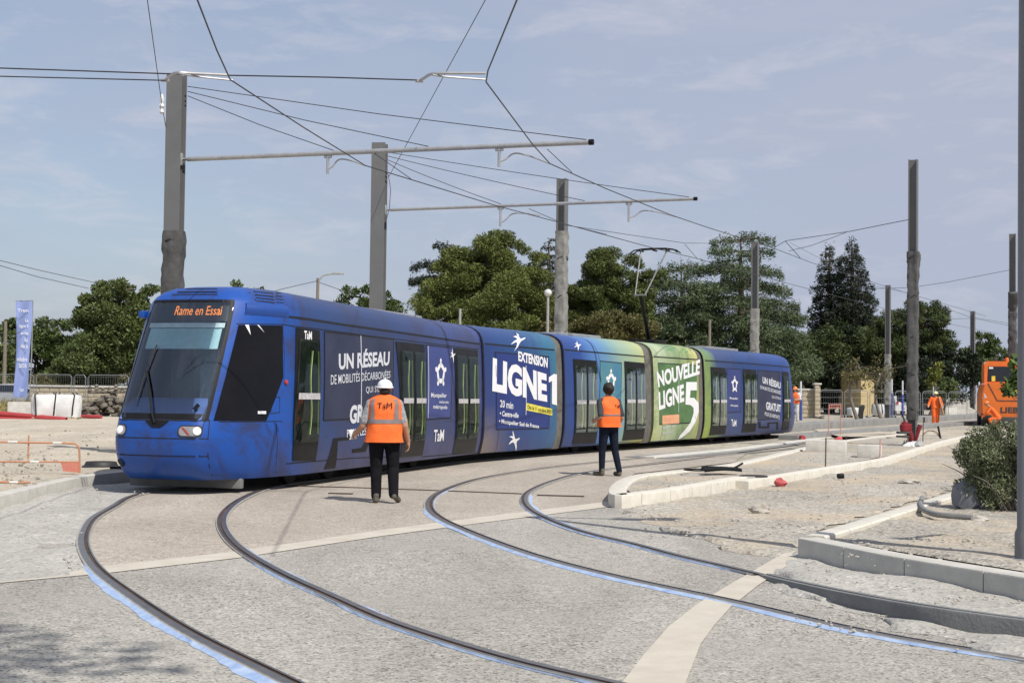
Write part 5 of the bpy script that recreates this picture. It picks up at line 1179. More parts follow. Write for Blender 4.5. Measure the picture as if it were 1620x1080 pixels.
# rough grass by the left fence
r_ = np.random.default_rng(9); pts = []
for i in range(2600):
    px = r_.uniform(-20, 200); p = PG(px, r_.uniform(648, 660) if px < 40 else r_.uniform(649, 655)); p.x += r_.normal(0, .3); pts.append((p.x, p.y, p.z - .1 + r_.uniform(.1, .45)))
pts = np.array(pts); root = None
V = leaves(pts, np.tile(np.array([0, 0, 1.6]), (len(pts), 1)), .7, .09, 0, 3)
n_ = len(V) // 4; me = bpy.data.meshes.new('dry_grass'); me.from_pydata(V.tolist(), [], [(4 * i, 4 * i + 1, 4 * i + 2, 4 * i + 3) for i in range(n_)])
me.materials.append(leaf_mat('dry_grass_blades', (.14, .12, .04), (.30, .25, .10), .8)); at = me.attributes.new('tint', 'FLOAT', 'FACE'); at.data.foreach_set('value', rng.uniform(0, 1, n_).astype(np.float32))
o = bpy.data.objects.new('dry_grass', me); COL.objects.link(o); set_ids(o, 'dry grass tufts along the foot of the left fence', 'grass', kind='stuff')

# ================================================================== PEOPLE
M_SKIN = mat('skin', (.42, .235, .155), .55, var=.08, scale=10)
M_BTROU = mat('black_trousers', (.007, .007, .009), .95, spec=.1, scale=14, bump=.4, bscale=18, col2=(.014, .014, .017))
M_JEANS = mat('dark_blue_jeans', (.008, .011, .022), .95, spec=.1, scale=14, bump=.4, bscale=18, col2=(.017, .021, .036))
M_SHOE = mat('dusty_work_shoe', (.06, .055, .045), .8, scale=14, col2=(.15, .135, .10))
M_GREYSH = mat('grey_patterned_shirt', (.10, .11, .12), .9, scale=38, col2=(.46, .47, .48))
M_DGREY = mat('dark_grey_shirt', (.03, .033, .038), .9, scale=20, col2=(.055, .058, .065))
M_ORANGE = mat('hi_vis_orange', (.84, .145, .02), .75, var=.12, scale=6, bump=1.0, bscale=7)
M_REFL = mat('grey_reflective_tape', (.20, .165, .16), .45, scale=12)
M_HAIR = mat('dark_brown_hair', (.012, .009, .007), .6, scale=30, bump=.6, bscale=60)
M_HELW = mat('white_helmet_shell', (.82, .82, .82), .3, var=.03, scale=4)
M_HELY = mat('pale_yellow_helmet_shell', (.72, .72, .38), .3, scale=4)
M_HELO = mat('orange_helmet_shell', (.80, .22, .06), .35, scale=4)
M_WTROU = mat('pale_work_trousers', (.50, .50, .49), .85, scale=10, col2=(.62, .62, .60))

def capsule(mb, a, b, ra, rb, n=14):
    a, b = Vector(a), Vector(b); u = b - a; L_ = u.length; u = u.normalized() if L_ > 1e-6 else Vector((0, 0, 1)); q = u.to_track_quat('Z', 'Y').to_matrix(); rings = []
    for t in np.linspace(-90, 0, 5): rings.append((a, ra * math.cos(rad(t)), ra * math.sin(rad(t))))
    for t in np.linspace(0, 90, 5): rings.append((a + u * L_, rb * math.cos(rad(t)), rb * math.sin(rad(t))))
    mb.loft([[c + q @ Vector((max(r, 1e-4) * math.cos(2 * math.pi * k / n), max(r, 1e-4) * math.sin(2 * math.pi * k / n), z)) for k in range(n)] for c, r, z in rings])
def fused(name, prims, mats, parent, vox=.011, sm=6):
    """one continuous skin grown round tapered limbs; material by nearest limb"""
    mb = MB()
    for a, b, ra, rb, tg in prims: capsule(mb, a, b, ra, rb)
    me = bpy.data.meshes.new('src'); me.from_pydata([tuple(v) for v in mb.v], [], mb.f)
    bm = bmesh.new(); bm.from_mesh(me); bmesh.ops.recalc_face_normals(bm, faces=bm.faces); bm.to_mesh(me); bm.free()
    ob = bpy.data.objects.new('src', me); COL.objects.link(ob)
    r = ob.modifiers.new('r', 'REMESH'); r.mode = 'VOXEL'; r.voxel_size = vox; s = ob.modifiers.new('s', 'SMOOTH'); s.iterations = sm; s.factor = .5
    out = bpy.data.meshes.new_from_object(ob.evaluated_get(bpy.context.evaluated_depsgraph_get())); bpy.data.objects.remove(ob)
    out.name = name; out.materials.clear()
    for m_ in mats: out.materials.append(m_)
    n = len(out.polygons); c = np.empty(n * 3); out.polygons.foreach_get('center', c); c = c.reshape(-1, 3); best = np.full(n, 1e9); tag = np.zeros(n, int)
    for a, b, ra, rb, tg in prims:
        a, b = np.array(a, float), np.array(b, float); u = b - a; L2 = max(u @ u, 1e-9); t = np.clip(((c - a) @ u) / L2, 0, 1)
        d = np.linalg.norm(c - a - t[:, None] * u, axis=1) - (ra + (rb - ra) * t); k = d < best; best[k] = d[k]; tag[k] = tg
    out.polygons.foreach_set('material_index', tag.astype(np.int32)); out.polygons.foreach_set('use_smooth', [True] * n)
    o = bpy.data.objects.new(name, out); COL.objects.link(o); o.parent = parent; return o
def hand(pr, w, d, side, up, curl=.5, tag=0, k=1.0):
    """palm, four fingers and a thumb; w wrist, d pointing direction, side towards the thumb"""
    w = Vector(w); d = Vector(d).normalized(); sd = (Vector(side) - d * Vector(side).dot(d)).normalized(); nn = d.cross(sd)
    if nn.dot(Vector(up)) < 0: nn = -nn
    pr.append((w, w + d * .045, .026, .030, tag)); 
    for i, (o, ln) in enumerate(((.030, .072), (.010, .080), (-.010, .075), (-.029, .058))):
        a = w + d * .03 + sd * o * .7; b = w + d * .088 + sd * o; m_ = b + (d * math.cos(curl) - nn * math.sin(curl)) * ln * .5; e = m_ + (d * math.cos(curl * 2) - nn * math.sin(curl * 2)) * ln * .5
        pr += [(a, b, .014, .0125, tag), (b, m_, .0115, .0105, tag), (m_, e, .0105, .0095, tag)]
    a = w + d * .025 + sd * .022; b = a + (d * .6 + sd * .8).normalized() * .040; pr += [(a, b, .015, .0125, tag), (b, b + (d * .9 + sd * .25 - nn * .3).normalized() * .034, .012, .0105, tag)]
def head(pr, c, fwd, tag=0, s=1.0):
    c = Vector(c); f = Vector(fwd).normalized(); r = Vector((f.y, -f.x, 0)).normalized(); u = r.cross(f)
    pr += [(c + f * .012 * s + u * .03 * s, c - f * .022 * s + u * .035 * s, .085 * s, .085 * s, tag), (c + f * .03 * s - u * .035 * s, c + f * .035 * s - u * .075 * s, .062 * s, .045 * s, tag)]
    pr += [(c + f * .095 * s - u * .0 * s, c + f * .115 * s - u * .028 * s, .012 * s, .016 * s, tag)]            # nose
    for q in (-1, 1): pr += [(c + r * q * .082 * s + u * .012 * s, c + r * q * .088 * s - u * .028 * s, .017 * s, .013 * s, tag), (c + r * q * .03 * s + f * .078 * s + u * .02 * s, c + r * q * .034 * s + f * .078 * s + u * .02 * s, .016 * s, .016 * s, tag)]
    pr.append((c + f * .078 * s - u * .052 * s + r * -.02 * s, c + f * .078 * s - u * .052 * s + r * .02 * s, .012 * s, .012 * s, tag))  # lips
    return r, u, f
def face_parts(parent, c, fwd):
    c = Vector(c); f = Vector(fwd).normalized(); r = Vector((f.y, -f.x, 0)).normalized(); u = r.cross(f); mb = MB()
    for q in (-1, 1):
        m2 = MB(); m2.ball(c + r * q * .033 + f * .089 + u * .020, .011, 1); build('eye', m2, M_HAIR, parent, local=True)
def helmet(parent, c, fwd, mt, tilt=0):
    c = Vector(c); f = Vector(fwd).normalized(); r = Vector((f.y, -f.x, 0)).normalized(); u = r.cross(f); rings = []; n = 28
    for t in np.linspace(0, 90, 9):
        cr_, sr_ = math.cos(rad(t)), math.sin(rad(t)); rings.append([c + u * (.045 + .108 * sr_) + f * (math.cos(2 * math.pi * k / n) * .138 * max(cr_, .02) - .008) + r * (math.sin(2 * math.pi * k / n) * .112 * max(cr_, .02)) for k in range(n)])
    brim = [c + u * (.038 - .012 * max(0, math.cos(2 * math.pi * k / n))) + f * (math.cos(2 * math.pi * k / n) * (.150 + .035 * max(0, math.cos(2 * math.pi * k / n)) ** 2) - .008) + r * (math.sin(2 * math.pi * k / n) * .124) for k in range(n)]
    mb = MB(); mb.loft([[p - u * .008 for p in brim], brim] + rings); mb.tube([c + u * .157 + f * .09 - u * .03, c + u * .16, c + u * .157 - f * .1 - u * .03], .012, 6)
    h = build('helmet', mb, mt, parent, 50, local=True); return h
def vest(parent, rings, mt, bands=(), straps=True, ax=None, seed=0, name='hi_vis_vest', zband=()):
    """open-hemmed waistcoat lofted round the torso; rings = [(centre, half width, half depth)]"""
    n = 36; R = []
    zs = []
    for i in range(len(rings) - 1):
        for t in np.linspace(0, 1, 5, endpoint=False): zs.append(i + t)
    zs.append(len(rings) - 1); surf = []
    for t in zs:
        i = min(int(t), len(rings) - 2); q = t - i; c = Vector(rings[i][0]).lerp(Vector(rings[i + 1][0]), q); a = rings[i][1] * (1 - q) + rings[i + 1][1] * q; b = rings[i][2] * (1 - q) + rings[i + 1][2] * q; rg = []
        for k in range(n):
            an = 2 * math.pi * k / n; cc, ss = math.cos(an), math.sin(an); e = .8
            p = Vector((a * abs(cc) ** e * (1 if cc > 0 else -1), b * abs(ss) ** e * (1 if ss > 0 else -1), 0)); w = 1 + .09 * mnoise.noise(Vector((cc * 1.6, ss * 1.6, c.z * 5 + seed))) + .05 * mnoise.noise(Vector((cc * 4, ss * 4, c.z * 7 + seed)))
            rg.append(c + p * w)
        surf.append(rg)
    mb = MB(); mb.loft(surf, cap=False); inner = [[p + (Vector(c0) - p) * .04 for p in rg] for rg, c0 in zip(surf, [sum(r, Vector()) / n for r in surf])]; mb.loft(inner, cap=False)
    v = build(name, mb, mt, parent, 60, local=True)
    def band(lo, hi, k0, k1):
        m2 = MB(); rows = [rg for t, rg in zip(zs, surf) if lo <= t <= hi]; ks = [k % n for k in range(k0, k1 + 1)]
        if len(rows) > 1:
            m2.loft([[rg[k] + (rg[k] - sum(rg, Vector()) / n).normalized() * .006 for k in ks] for rg in rows], closed=False); build('reflective_band', m2, M_REFL, v, 60, local=True)
    for b in bands: band(*b)
    return v, surf
def vest_text(mb, body, xa, xb, za, zb, rgs, bold):
    v, f = text2d(body, bold); back = [p for rg in rgs for p in rg if p.y < .02]; out = []
    for x, y in v:
        X, Z = xa + (xb - xa) * x, za + (zb - za) * y
        near = sorted(back, key=lambda p: (p.x - X) ** 2 + (p.z - Z) ** 2)[:4]; out.append((X, min(p.y for p in near) - .014, Z))
    mb.add(out, f)
def person(label, loc, rz, group=None):
    return thing('person', label, 'person', tuple(loc), rz, group)

# --- worker in the white helmet, back to the viewer, walking towards the tram
p0 = P(606, 795, .004); s_ = p0.y * 198 / F_PX / 1.79
w1_ = person('worker in white helmet and orange vest with black trousers, walking away towards the tram', (p0.x, p0.y, .004), rad(6)); w1_.scale = (s_, s_, s_)
pr = []; SK, SH, TR, SO = 0, 1, 2, 3
pr += [((-.10, 0, 1.06), (-.11, .0, 1.34), .145, .125, SH), ((.10, 0, 1.06), (.11, .0, 1.34), .145, .125, SH), ((0, -.03, 1.06), (0, -.02, 1.34), .15, .13, SH), ((-.16, 0, 1.42), (.16, 0, 1.42), .072, .072, SH), ((0, 0, 1.42), (0, .02, 1.55), .066, .06, SK)]
head(pr, (0, .03, 1.625), (-.12, 1, 0), SK)
pr += [((-.09, 0, .96), (.09, 0, .96), .165, .165, TR), ((-.105, .0, .90), (-.105, .03, .50), .120, .085, TR), ((-.105, .03, .50), (-.10, .0, .10), .085, .072, TR), ((.115, 0, .90), (.135, .02, .50), .120, .085, TR), ((.135, .02, .50), (.145, -.10, .13), .085, .070, TR)]
pr += [((-.10, -.03, .05), (-.115, .17, .045), .05, .042, SO), ((-.10, -.035, .035), (-.10, -.03, .11), .042, .05, SO), ((.15, -.13, .115), (.215, .06, .042), .045, .045, SO), ((.15, -.14, .10), (.15, -.11, .16), .040, .05, SO)]
pr += [((-.20, 0, 1.41), (-.285, -.02, 1.16), .068, .064, SH), ((-.285, -.02, 1.19), (-.305, -.01, 1.09), .056, .05, SK), ((-.305, -.01, 1.09), (-.395, .20, .985), .05, .036, SK), ((.20, 0, 1.41), (.27, -.03, 1.16), .068, .064, SH), ((.275, -.03, 1.18), (.29, -.04, 1.10), .056, .052, SK), ((.29, -.04, 1.10), (.345, .05, .88), .052, .034, SK)]
hand(pr, (-.395, .20, .985), (-.35, .7, -.25), (.5, .3, .6), (0, 0, 1), .55, SK); hand(pr, (.345, .05, .88), (.06, .12, -1), (-.3, .9, 0), (1, 0, 0), .35, SK)
fused('body', pr, [M_SKIN, M_GREYSH, M_BTROU, M_SHOE], w1_, .0075, 5)
v_, surf = vest(w1_, [((0, -.015, .865), .285, .215), ((0, -.01, 1.0), .268, .205), ((0, -.01, 1.13), .25, .19), ((0, -.01, 1.28), .24, .175), ((0, -.005, 1.40), .25, .155), ((0, 0, 1.465), .23, .125), ((0, .005, 1.505), .165, .10), ((0, .01, 1.54), .085, .08)], M_ORANGE, bands=[(2.0, 2.4, 0, 36)] + [(2.4, 5.4, 22, 24), (2.4, 5.4, 30, 32)], seed=3)
mb = MB(); yv = -.155
def back_pt(x, z, rgs=surf):
    best = min((p for rg in rgs for p in rg if p.y < 0), key=lambda p: (p.x - x) ** 2 + (p.z - z) ** 2); return best.y
vest_text(mb, 'TaM', -.105, .105, 1.345, 1.43, surf, 0.0); build('vest_lettering', mb, M_BLK, v_, 0, local=True)
hm = helmet(w1_, (0, .03, 1.61), (-.12, 1, .04), M_HELW); mb = MB(); mb.box((.008, -.108, 1.675), (.03, .006, .010), .1); build('helmet_mark', mb, M_BLK, hm, local=True)
mb = MB(); mb.ball((0, -.035, 1.585), (.082, .07, .055), 2); build('hair', mb, M_HAIR, w1_, local=True)
# white paper held in the left hand
mb = MB(); q = Vector((-.435, .30, .955)); mb.loft([[q + Vector((-.06 + .02 * math.sin(i), -.03, z)), q + Vector((.05, .02, z + .012)), q + Vector((.05, .022, z + .012)), q + Vector((-.06 + .02 * math.sin(i), -.027, z))] for i, z in enumerate(np.linspace(-.07, .07, 5))])
R_ = Matrix.Translation(w1_.location) @ Matrix.Rotation(rad(6), 4, 'Z'); mb.v = [tuple(R_ @ (Vector(p) * s_)) for p in mb.v]
single('paper', mb, M_WHITE, 'crumpled white paper in the left hand of the worker in the white helmet', 'paper')

# --- bare-headed worker watching the tram
p0 = P(962, 752.5, .004); s_ = p0.y * 147.5 / F_PX / 1.76
w2_ = person('bare headed worker with dark hair, orange vest and dark blue jeans, standing watching the tram', (p0.x, p0.y, .004), rad(30)); w2_.scale = (s_, s_, s_)
pr = [((-.085, 0, .95), (-.10, .0, 1.33), .125, .115, SH), ((.085, 0, .95), (.10, .0, 1.33), .125, .115, SH), ((-.155, 0, 1.40), (.155, 0, 1.40), .068, .068, SH), ((0, 0, 1.40), (0, .02, 1.53), .058, .055, SK)]
head(pr, (0, .03, 1.62), (.55, 1, .05), SK)
pr += [((-.08, 0, .95), (.08, 0, .95), .135, .135, TR), ((-.09, .0, .90), (-.10, .06, .50), .105, .072, TR), ((-.10, .06, .50), (-.11, .05, .10), .070, .055, TR), ((.10, 0, .90), (.13, -.02, .50), .105, .072, TR), ((.13, -.02, .50), (.17, -.12, .10), .070, .055, TR)]
pr += [((-.11, .03, .045), (-.16, .22, .04), .045, .04, SO), ((-.11, .03, .04), (-.11, .04, .12), .042, .05, SO), ((.17, -.13, .045), (.20, .06, .04), .045, .04, SO), ((.17, -.13, .04), (.17, -.12, .12), .042, .05, SO)]
pr += [((-.20, 0, 1.39), (-.25, -.10, 1.15), .068, .056, SH), ((-.25, -.10, 1.17), (-.25, -.10, 1.11), .048, .045, SK), ((-.25, -.10, 1.11), (-.23, .16, 1.03), .045, .032, SK), ((.20, 0, 1.39), (.25, -.06, 1.15), .068, .056, SH), ((.25, -.06, 1.16), (.255, -.06, 1.10), .048, .045, SK), ((.255, -.06, 1.10), (.25, .08, .92), .045, .031, SK)]
hand(pr, (-.23, .16, 1.03), (.3, 1, -.1), (0, .2, 1), (-1, 0, 0), .7, SK); hand(pr, (.25, .08, .92), (-.05, .35, -1), (-.3, .9, 0), (1, 0, 0), .4, SK)
fused('body', pr, [M_SKIN, M_DGREY, M_JEANS, M_SHOE], w2_, .0085, 5)
v_, surf = vest(w2_, [((0, -.01, .92), .235, .185), ((0, -.01, 1.0), .225, .178), ((0, -.01, 1.13), .215, .17), ((0, -.005, 1.28), .215, .16), ((0, 0, 1.38), .22, .13), ((0, 0, 1.45), .165, .10), ((0, .01, 1.495), .078, .075)], M_ORANGE, bands=[(1.9, 2.25, 0, 36)], seed=9)
mb = MB(); vest_text(mb, 'TaM', .03, .165, 1.285, 1.345, surf, 0.01); build('vest_lettering', mb, M_BLK, v_, 0, local=True)
mb = MB(); mb.ball((-.012, -.008, 1.642), (.099, .113, .122), 3, jit=.22, seed=2); build('hair', mb, M_HAIR, w2_, 60, local=True)

# --- far worker in orange overalls carrying a board, facing the viewer
p0 = P(1480, 673.5, .13); s_ = p0.y * 56.5 / F_PX / 1.82
w3_ = person('worker in full orange overalls and pale yellow helmet, walking with a board under the arm', (p0.x, p0.y, .13), rad(176)); w3_.scale = (s_, s_, s_)
pr = [((-.09, 0, .95), (-.10, .0, 1.33), .135, .12, SH), ((.09, 0, .95), (.10, .0, 1.33), .135, .12, SH), ((-.16, 0, 1.41), (.16, 0, 1.41), .075, .075, SH), ((0, 0, 1.42), (0, .02, 1.53), .06, .055, SK)]
head(pr, (0, .03, 1.62), (0, 1, 0), SK)
pr += [((-.085, 0, .95), (.085, 0, .95), .14, .14, SH), ((-.10, .0, .90), (-.10, .05, .50), .12, .09, SH), ((-.10, .05, .50), (-.09, .0, .16), .09, .08, SH), ((.10, 0, .90), (.10, .03, .50), .12, .09, SH), ((.10, .03, .50), (.09, -.05, .16), .09, .08, SH), ((-.09, -.02, .05), (-.10, .16, .045), .05, .045, SO), ((-.09, -.02, .05), (-.09, 0, .13), .05, .055, SO), ((.09, -.07, .05), (.11, .12, .045), .05, .045, SO), ((.09, -.07, .05), (.09, -.05, .13), .05, .055, SO)]
pr += [((-.21, 0, 1.40), (-.31, .0, 1.13), .08, .07, SH), ((-.31, .0, 1.13), (-.26, .14, .90), .068, .055, SH), ((.21, 0, 1.40), (.32, .0, 1.16), .08, .07, SH), ((.32, 0, 1.16), (.40, .18, 1.02), .068, .055, SH)]
hand(pr, (-.26, .14, .90), (.1, .2, -1), (0, 1, 0), (-1, 0, 0), .7, SK); hand(pr, (.40, .18, 1.02), (.2, .8, -.3), (-1, 0, .2), (0, 0, 1), .6, SK)
fused('body', pr, [M_SKIN, M_ORANGE, M_ORANGE, M_SHOE], w3_, .012, 4); helmet(w3_, (0, .03, 1.61), (0, 1, .05), M_HELY); face_parts(w3_, (0, .03, 1.62), (0, 1, 0))
R_ = Matrix.Translation(w3_.location) @ Matrix.Rotation(rad(176), 4, 'Z'); mb = MB(); mb.box((0, 0, 0), (.05, .30, .95), bev=.008, rot=Euler((rad(6), rad(14), 0))); mb.v = [tuple(R_ @ ((Vector(p) + Vector((-.235, .16, 1.03))) * s_)) for p in mb.v]
single('board', mb, mat('bare_plywood', (.50, .33, .17), .7, scale=5, bump=.1), 'tan wooden board under the arm of the worker in orange overalls', 'board')
# --- far worker beside the rear of the tram
p0 = P(1258, 668, .14); s_ = p0.y * 58 / F_PX / 1.80
w4_ = person('worker in orange helmet, orange vest and pale trousers beside the rear of the tram', (p0.x, p0.y, .14), rad(150)); w4_.scale = (s_, s_, s_)
pr = [((-.085, 0, .95), (-.10, .0, 1.33), .125, .115, SH), ((.085, 0, .95), (.10, .0, 1.33), .125, .115, SH), ((-.16, 0, 1.40), (.16, 0, 1.40), .07, .07, SH), ((0, 0, 1.41), (0, .02, 1.53), .058, .055, SK)]
head(pr, (0, .03, 1.62), (0, 1, -.1), SK)
pr += [((-.08, 0, .95), (.08, 0, .95), .135, .135, TR), ((-.10, .0, .90), (-.11, .04, .50), .11, .08, TR), ((-.11, .04, .50), (-.12, 0, .12), .078, .068, TR), ((.10, 0, .90), (.12, .02, .50), .11, .08, TR), ((.12, .02, .50), (.13, -.06, .12), .078, .068, TR), ((-.12, -.02, .05), (-.13, .16, .045), .05, .045, SO), ((.13, -.08, .05), (.15, .11, .045), .05, .045, SO)]
pr += [((-.20, 0, 1.40), (-.27, .02, 1.14), .07, .06, SH), ((-.27, .02, 1.14), (-.16, .24, 1.10), .052, .038, SK), ((.20, 0, 1.40), (.28, .02, 1.14), .07, .06, SH), ((.28, .02, 1.14), (.16, .25, 1.06), .052, .038, SK)]
hand(pr, (-.16, .24, 1.10), (.6, .6, .1), (0, 0, 1), (0, 1, 0), .5, SK); hand(pr, (.16, .25, 1.06), (-.6, .6, .1), (0, 0, 1), (0, 1, 0), .5, SK)
fused('body', pr, [M_SKIN, M_WHITE2, M_WTROU, M_SHOE], w4_, .012, 4); helmet(w4_, (0, .03, 1.61), (0, 1, -.1), M_HELO); face_parts(w4_, (0, .03, 1.62), (0, 1, -.1))
vest(w4_, [((0, 0, .93), .22, .175), ((0, 0, 1.13), .215, .17), ((0, 0, 1.33), .215, .15), ((0, 0, 1.44), .16, .10), ((0, .01, 1.48), .078, .075)], M_ORANGE, bands=[(.75, 1.25, 0, 36)], seed=2)
# --- kneeling worker by the excavator
p0 = D(1576, 674, 71.2); s_ = 1.0
w5_ = person('worker in orange workwear kneeling and bending down in front of the orange excavator', (p0.x, p0.y, .17), rad(75))
pr = [((-.09, -.10, .52), (-.10, .22, .92), .15, .135, SH), ((.09, -.10, .52), (.10, .22, .92), .15, .135, SH), ((-.16, .28, 1.02), (.16, .28, 1.02), .08, .08, SH), ((0, .32, 1.05), (0, .42, 1.14), .06, .058, SK)]
head(pr, (0, .47, 1.22), (0, .8, -.55), SK)
pr += [((-.11, -.12, .48), (-.15, .32, .40), .13, .095, SH), ((-.15, .32, .40), (-.15, .22, .08), .09, .075, SH), ((.11, -.12, .48), (.14, .22, .10), .13, .095, SH), ((.14, .22, .10), (.13, -.24, .08), .09, .07, SH), ((-.15, .2, .05), (-.15, .38, .045), .05, .045, SO), ((.13, -.26, .07), (.13, -.36, .10), .05, .045, SO)]
pr += [((-.21, .28, 1.0), (-.28, .46, .76), .08, .07, SH), ((-.28, .46, .76), (-.2, .66, .55), .065, .05, SH), ((.21, .28, 1.0), (.28, .48, .74), .08, .07, SH), ((.28, .48, .74), (.18, .68, .55), .065, .05, SH)]
hand(pr, (-.2, .66, .55), (.1, .5, -.8), (1, 0, 0), (0, 1, 0), .5, SK); hand(pr, (.18, .68, .55), (-.1, .5, -.8), (-1, 0, 0), (0, 1, 0), .5, SK)
fused('body', pr, [M_SKIN, M_ORANGE, M_ORANGE, M_SHOE], w5_, .012, 4); helmet(w5_, (0, .46, 1.21), (0, .8, -.55), M_HELO); w5_.scale = (.92, .92, .92)

# ================================================================== VEHICLES
M_VWHITE = mat('white_vehicle_paint', (.66, .67, .68), .25, var=.03, scale=3, coat=.6)
M_VGLASS = mat('dark_vehicle_glass', (.012, .016, .022), .06, scale=2, spec=.7)
M_TYRE = mat('tyre_rubber', (.018, .018, .018), .8, scale=10)
M_RIM = mat('dull_rim', (.33, .33, .33), .4, .6, scale=8)
M_LAMP = mat('vehicle_lamp', (.55, .55, .52), .2, scale=5); M_RLAMP = mat('red_tail_lamp', (.30, .02, .02), .25, scale=5)
def vehicle(label, loc, rz, prof, w, paint, wins, wheel_y, r, cat='van', name='van', front=True, group=None):
    """side profile (y, z) swept across the width with tumblehome; front of the vehicle at -y"""
    root = thing(name, label, cat, loc, rz, group); top = max(z for _, z in prof); mb = MB(); rings = []
    for t in (-1, -.94, -.6, 0, .6, .94, 1):
        k = 1 if abs(t) < .95 else .97
        rings.append([Vector((t * w / 2 * (1 - .10 * smooth01(.95, top, z) * (1 if abs(t) > .9 else .9)), y * (1 - .02 * abs(t) ** 3), z * k if z > .5 else z)) for y, z in prof])
    mb.loft(rings); body = build('body', mb, paint, root, 30, local=True)
    for q, nm, mt in wins:
        m2 = MB(); m2.prism(q, (Vector(q[1]) - Vector(q[0])).cross(Vector(q[2]) - Vector(q[0])).normalized() * .012, 0); build(nm, m2, mt, root, 0, local=True)
    for y in wheel_y:
        for sg in (-1, 1):
            m2 = MB(); m2.lathe((sg * (w / 2 - .1), y, r), [(r * .6, -.1), (r * .96, -.1), (r, -.06), (r, .06), (r * .96, .1), (r * .62, .1), (r * .6, .07), (.05, .07)], 20, axis=(sg, 0, 0)); wh = build('wheel', m2, M_TYRE, root, local=True)
            m2 = MB(); m2.lathe((sg * (w / 2 + .005), y, r), [(r * .6, -.03), (r * .55, .0), (.06, .012)], 14, axis=(sg, 0, 0)); build('rim', m2, M_RIM, wh, local=True)
    return root
p0 = PG(1476, 656)
vehicle('white van seen from the front, standing behind the walking worker in orange overalls', (p0.x, p0.y, GZ(p0.y)), rad(-14), [(-2.1, .35), (-2.12, .85), (-1.95, 1.05), (-1.25, 1.18), (-.55, 1.82), (-.2, 1.92), (2.1, 1.90), (2.2, 1.2), (2.2, .35)], 1.85, M_VWHITE,
        [([(-.78, -1.22, 1.22), (.78, -1.22, 1.22), (.70, -.60, 1.80), (-.70, -.60, 1.80)], 'windscreen', M_VGLASS), ([(-.80, -2.14, .84), (-.42, -2.14, .82), (-.42, -2.0, 1.02), (-.80, -2.0, 1.02)], 'headlight', M_LAMP), ([(.42, -2.14, .82), (.80, -2.14, .84), (.80, -2.0, 1.02), (.42, -2.0, 1.02)], 'headlight', M_LAMP), ([(-.55, -2.14, .42), (.55, -2.14, .42), (.55, -2.14, .72), (-.55, -2.14, .72)], 'grille', M_BLK),
         ([(-.935, -.5, 1.2), (-.935, .4, 1.2), (-.88, .4, 1.7), (-.88, -.35, 1.7)], 'side_window', M_VGLASS), ([(.935, -.5, 1.2), (.935, .4, 1.2), (.88, .4, 1.7), (.88, -.35, 1.7)], 'side_window', M_VGLASS)], (-1.35, 1.4), .33, group='white vehicles behind the far fence')
p0 = PG(1421, 656)
vehicle('small white hatchback seen from behind, left of the fabric wrapped mast', (p0.x, p0.y, GZ(p0.y)), rad(185), [(-1.9, .32), (-1.95, .75), (-1.7, .9), (-.85, 1.0), (-.2, 1.42), (.3, 1.48), (1.3, 1.42), (1.75, .98), (1.85, .85), (1.85, .32)], 1.72, M_VWHITE,
        [([(-.62, 1.40, 1.40), (.62, 1.40, 1.40), (.70, 1.78, 1.02), (-.70, 1.78, 1.02)], 'rear_window', M_VGLASS), ([(-.82, 1.87, .80), (-.62, 1.87, .80), (-.62, 1.83, 1.0), (-.82, 1.83, 1.0)], 'tail_light', M_RLAMP), ([(.62, 1.87, .80), (.82, 1.87, .80), (.82, 1.83, 1.0), (.62, 1.83, 1.0)], 'tail_light', M_RLAMP)], (-1.2, 1.2), .3, 'car', 'parked_car', group='white vehicles behind the far fence')
p0 = D(38, 640, 85)
vehicle('pale car half hidden behind the blue banner and the white bags', (p0.x, p0.y, GZ(p0.y)), rad(84), [(-2.0, .32), (-2.05, .75), (-1.8, .92), (-.95, 1.02), (-.35, 1.45), (.25, 1.5), (1.2, 1.45), (1.9, 1.02), (2.05, .9), (2.05, .32)], 1.75, mat('silver_vehicle_paint', (.42, .43, .44), .25, .3, scale=3, coat=.6),
        [([(-.885, -.85, 1.03), (-.885, 1.5, 1.03), (-.80, 1.1, 1.40), (-.80, -.35, 1.40)], 'side_window', M_VGLASS), ([(.885, -.85, 1.03), (.885, 1.5, 1.03), (.80, 1.1, 1.40), (.80, -.35, 1.40)], 'side_window', M_VGLASS), ([(-.70, -.92, 1.04), (.70, -.92, 1.04), (.64, -.40, 1.42), (-.64, -.40, 1.42)], 'windscreen', M_VGLASS)], (-1.3, 1.3), .31, 'car', 'parked_car')

# orange wheeled excavator, seen from the rear corner
M_EXC = mat('orange_machine_paint', (.72, .165, .022), .4, var=.1, scale=2.5, coat=.2)
M_EXCD = mat('dark_machine_grey', (.05, .05, .05), .6, scale=5)
p0 = P(1595, 676, .13); Ye = 73.5; k = Ye / F_PX
def E_(px, py, dy=0): return D(px, py, Ye + dy)
xc = E_(1592, 650); ex = thing('excavator', 'orange wheeled excavator seen from behind at the right edge, beyond the bush', 'excavator', (xc.x, Ye, .2), 0)
def rbox(mb, pts_front, depth, bev=0):
    mb.prism(pts_front, (0, depth, 0)); return mb
x0, x1 = E_(1551, 640).x, E_(1640, 640).x; zb, zm, zt_ = E_(1592, 659).z, E_(1592, 634).z, E_(1592, 606).z
mb = MB(); rings = []
for y, a in ((0, .10), (.10, .03), (.5, 0), (2.2, 0)):
    rings.append([Vector((x, Ye - .8 + y, z)) for x, z in ((x0 + a + .12, zb), (x0 + a, zb + .2), (x0 + a, zm + .35), (x0 + a + .10, zt_ - .08), (x0 + a + .25, zt_), (x1 - a - .25, zt_), (x1 - a - .1, zt_ - .08), (x1 - a, zm + .35), (x1 - a, zb + .2), (x1 - a - .12, zb))])
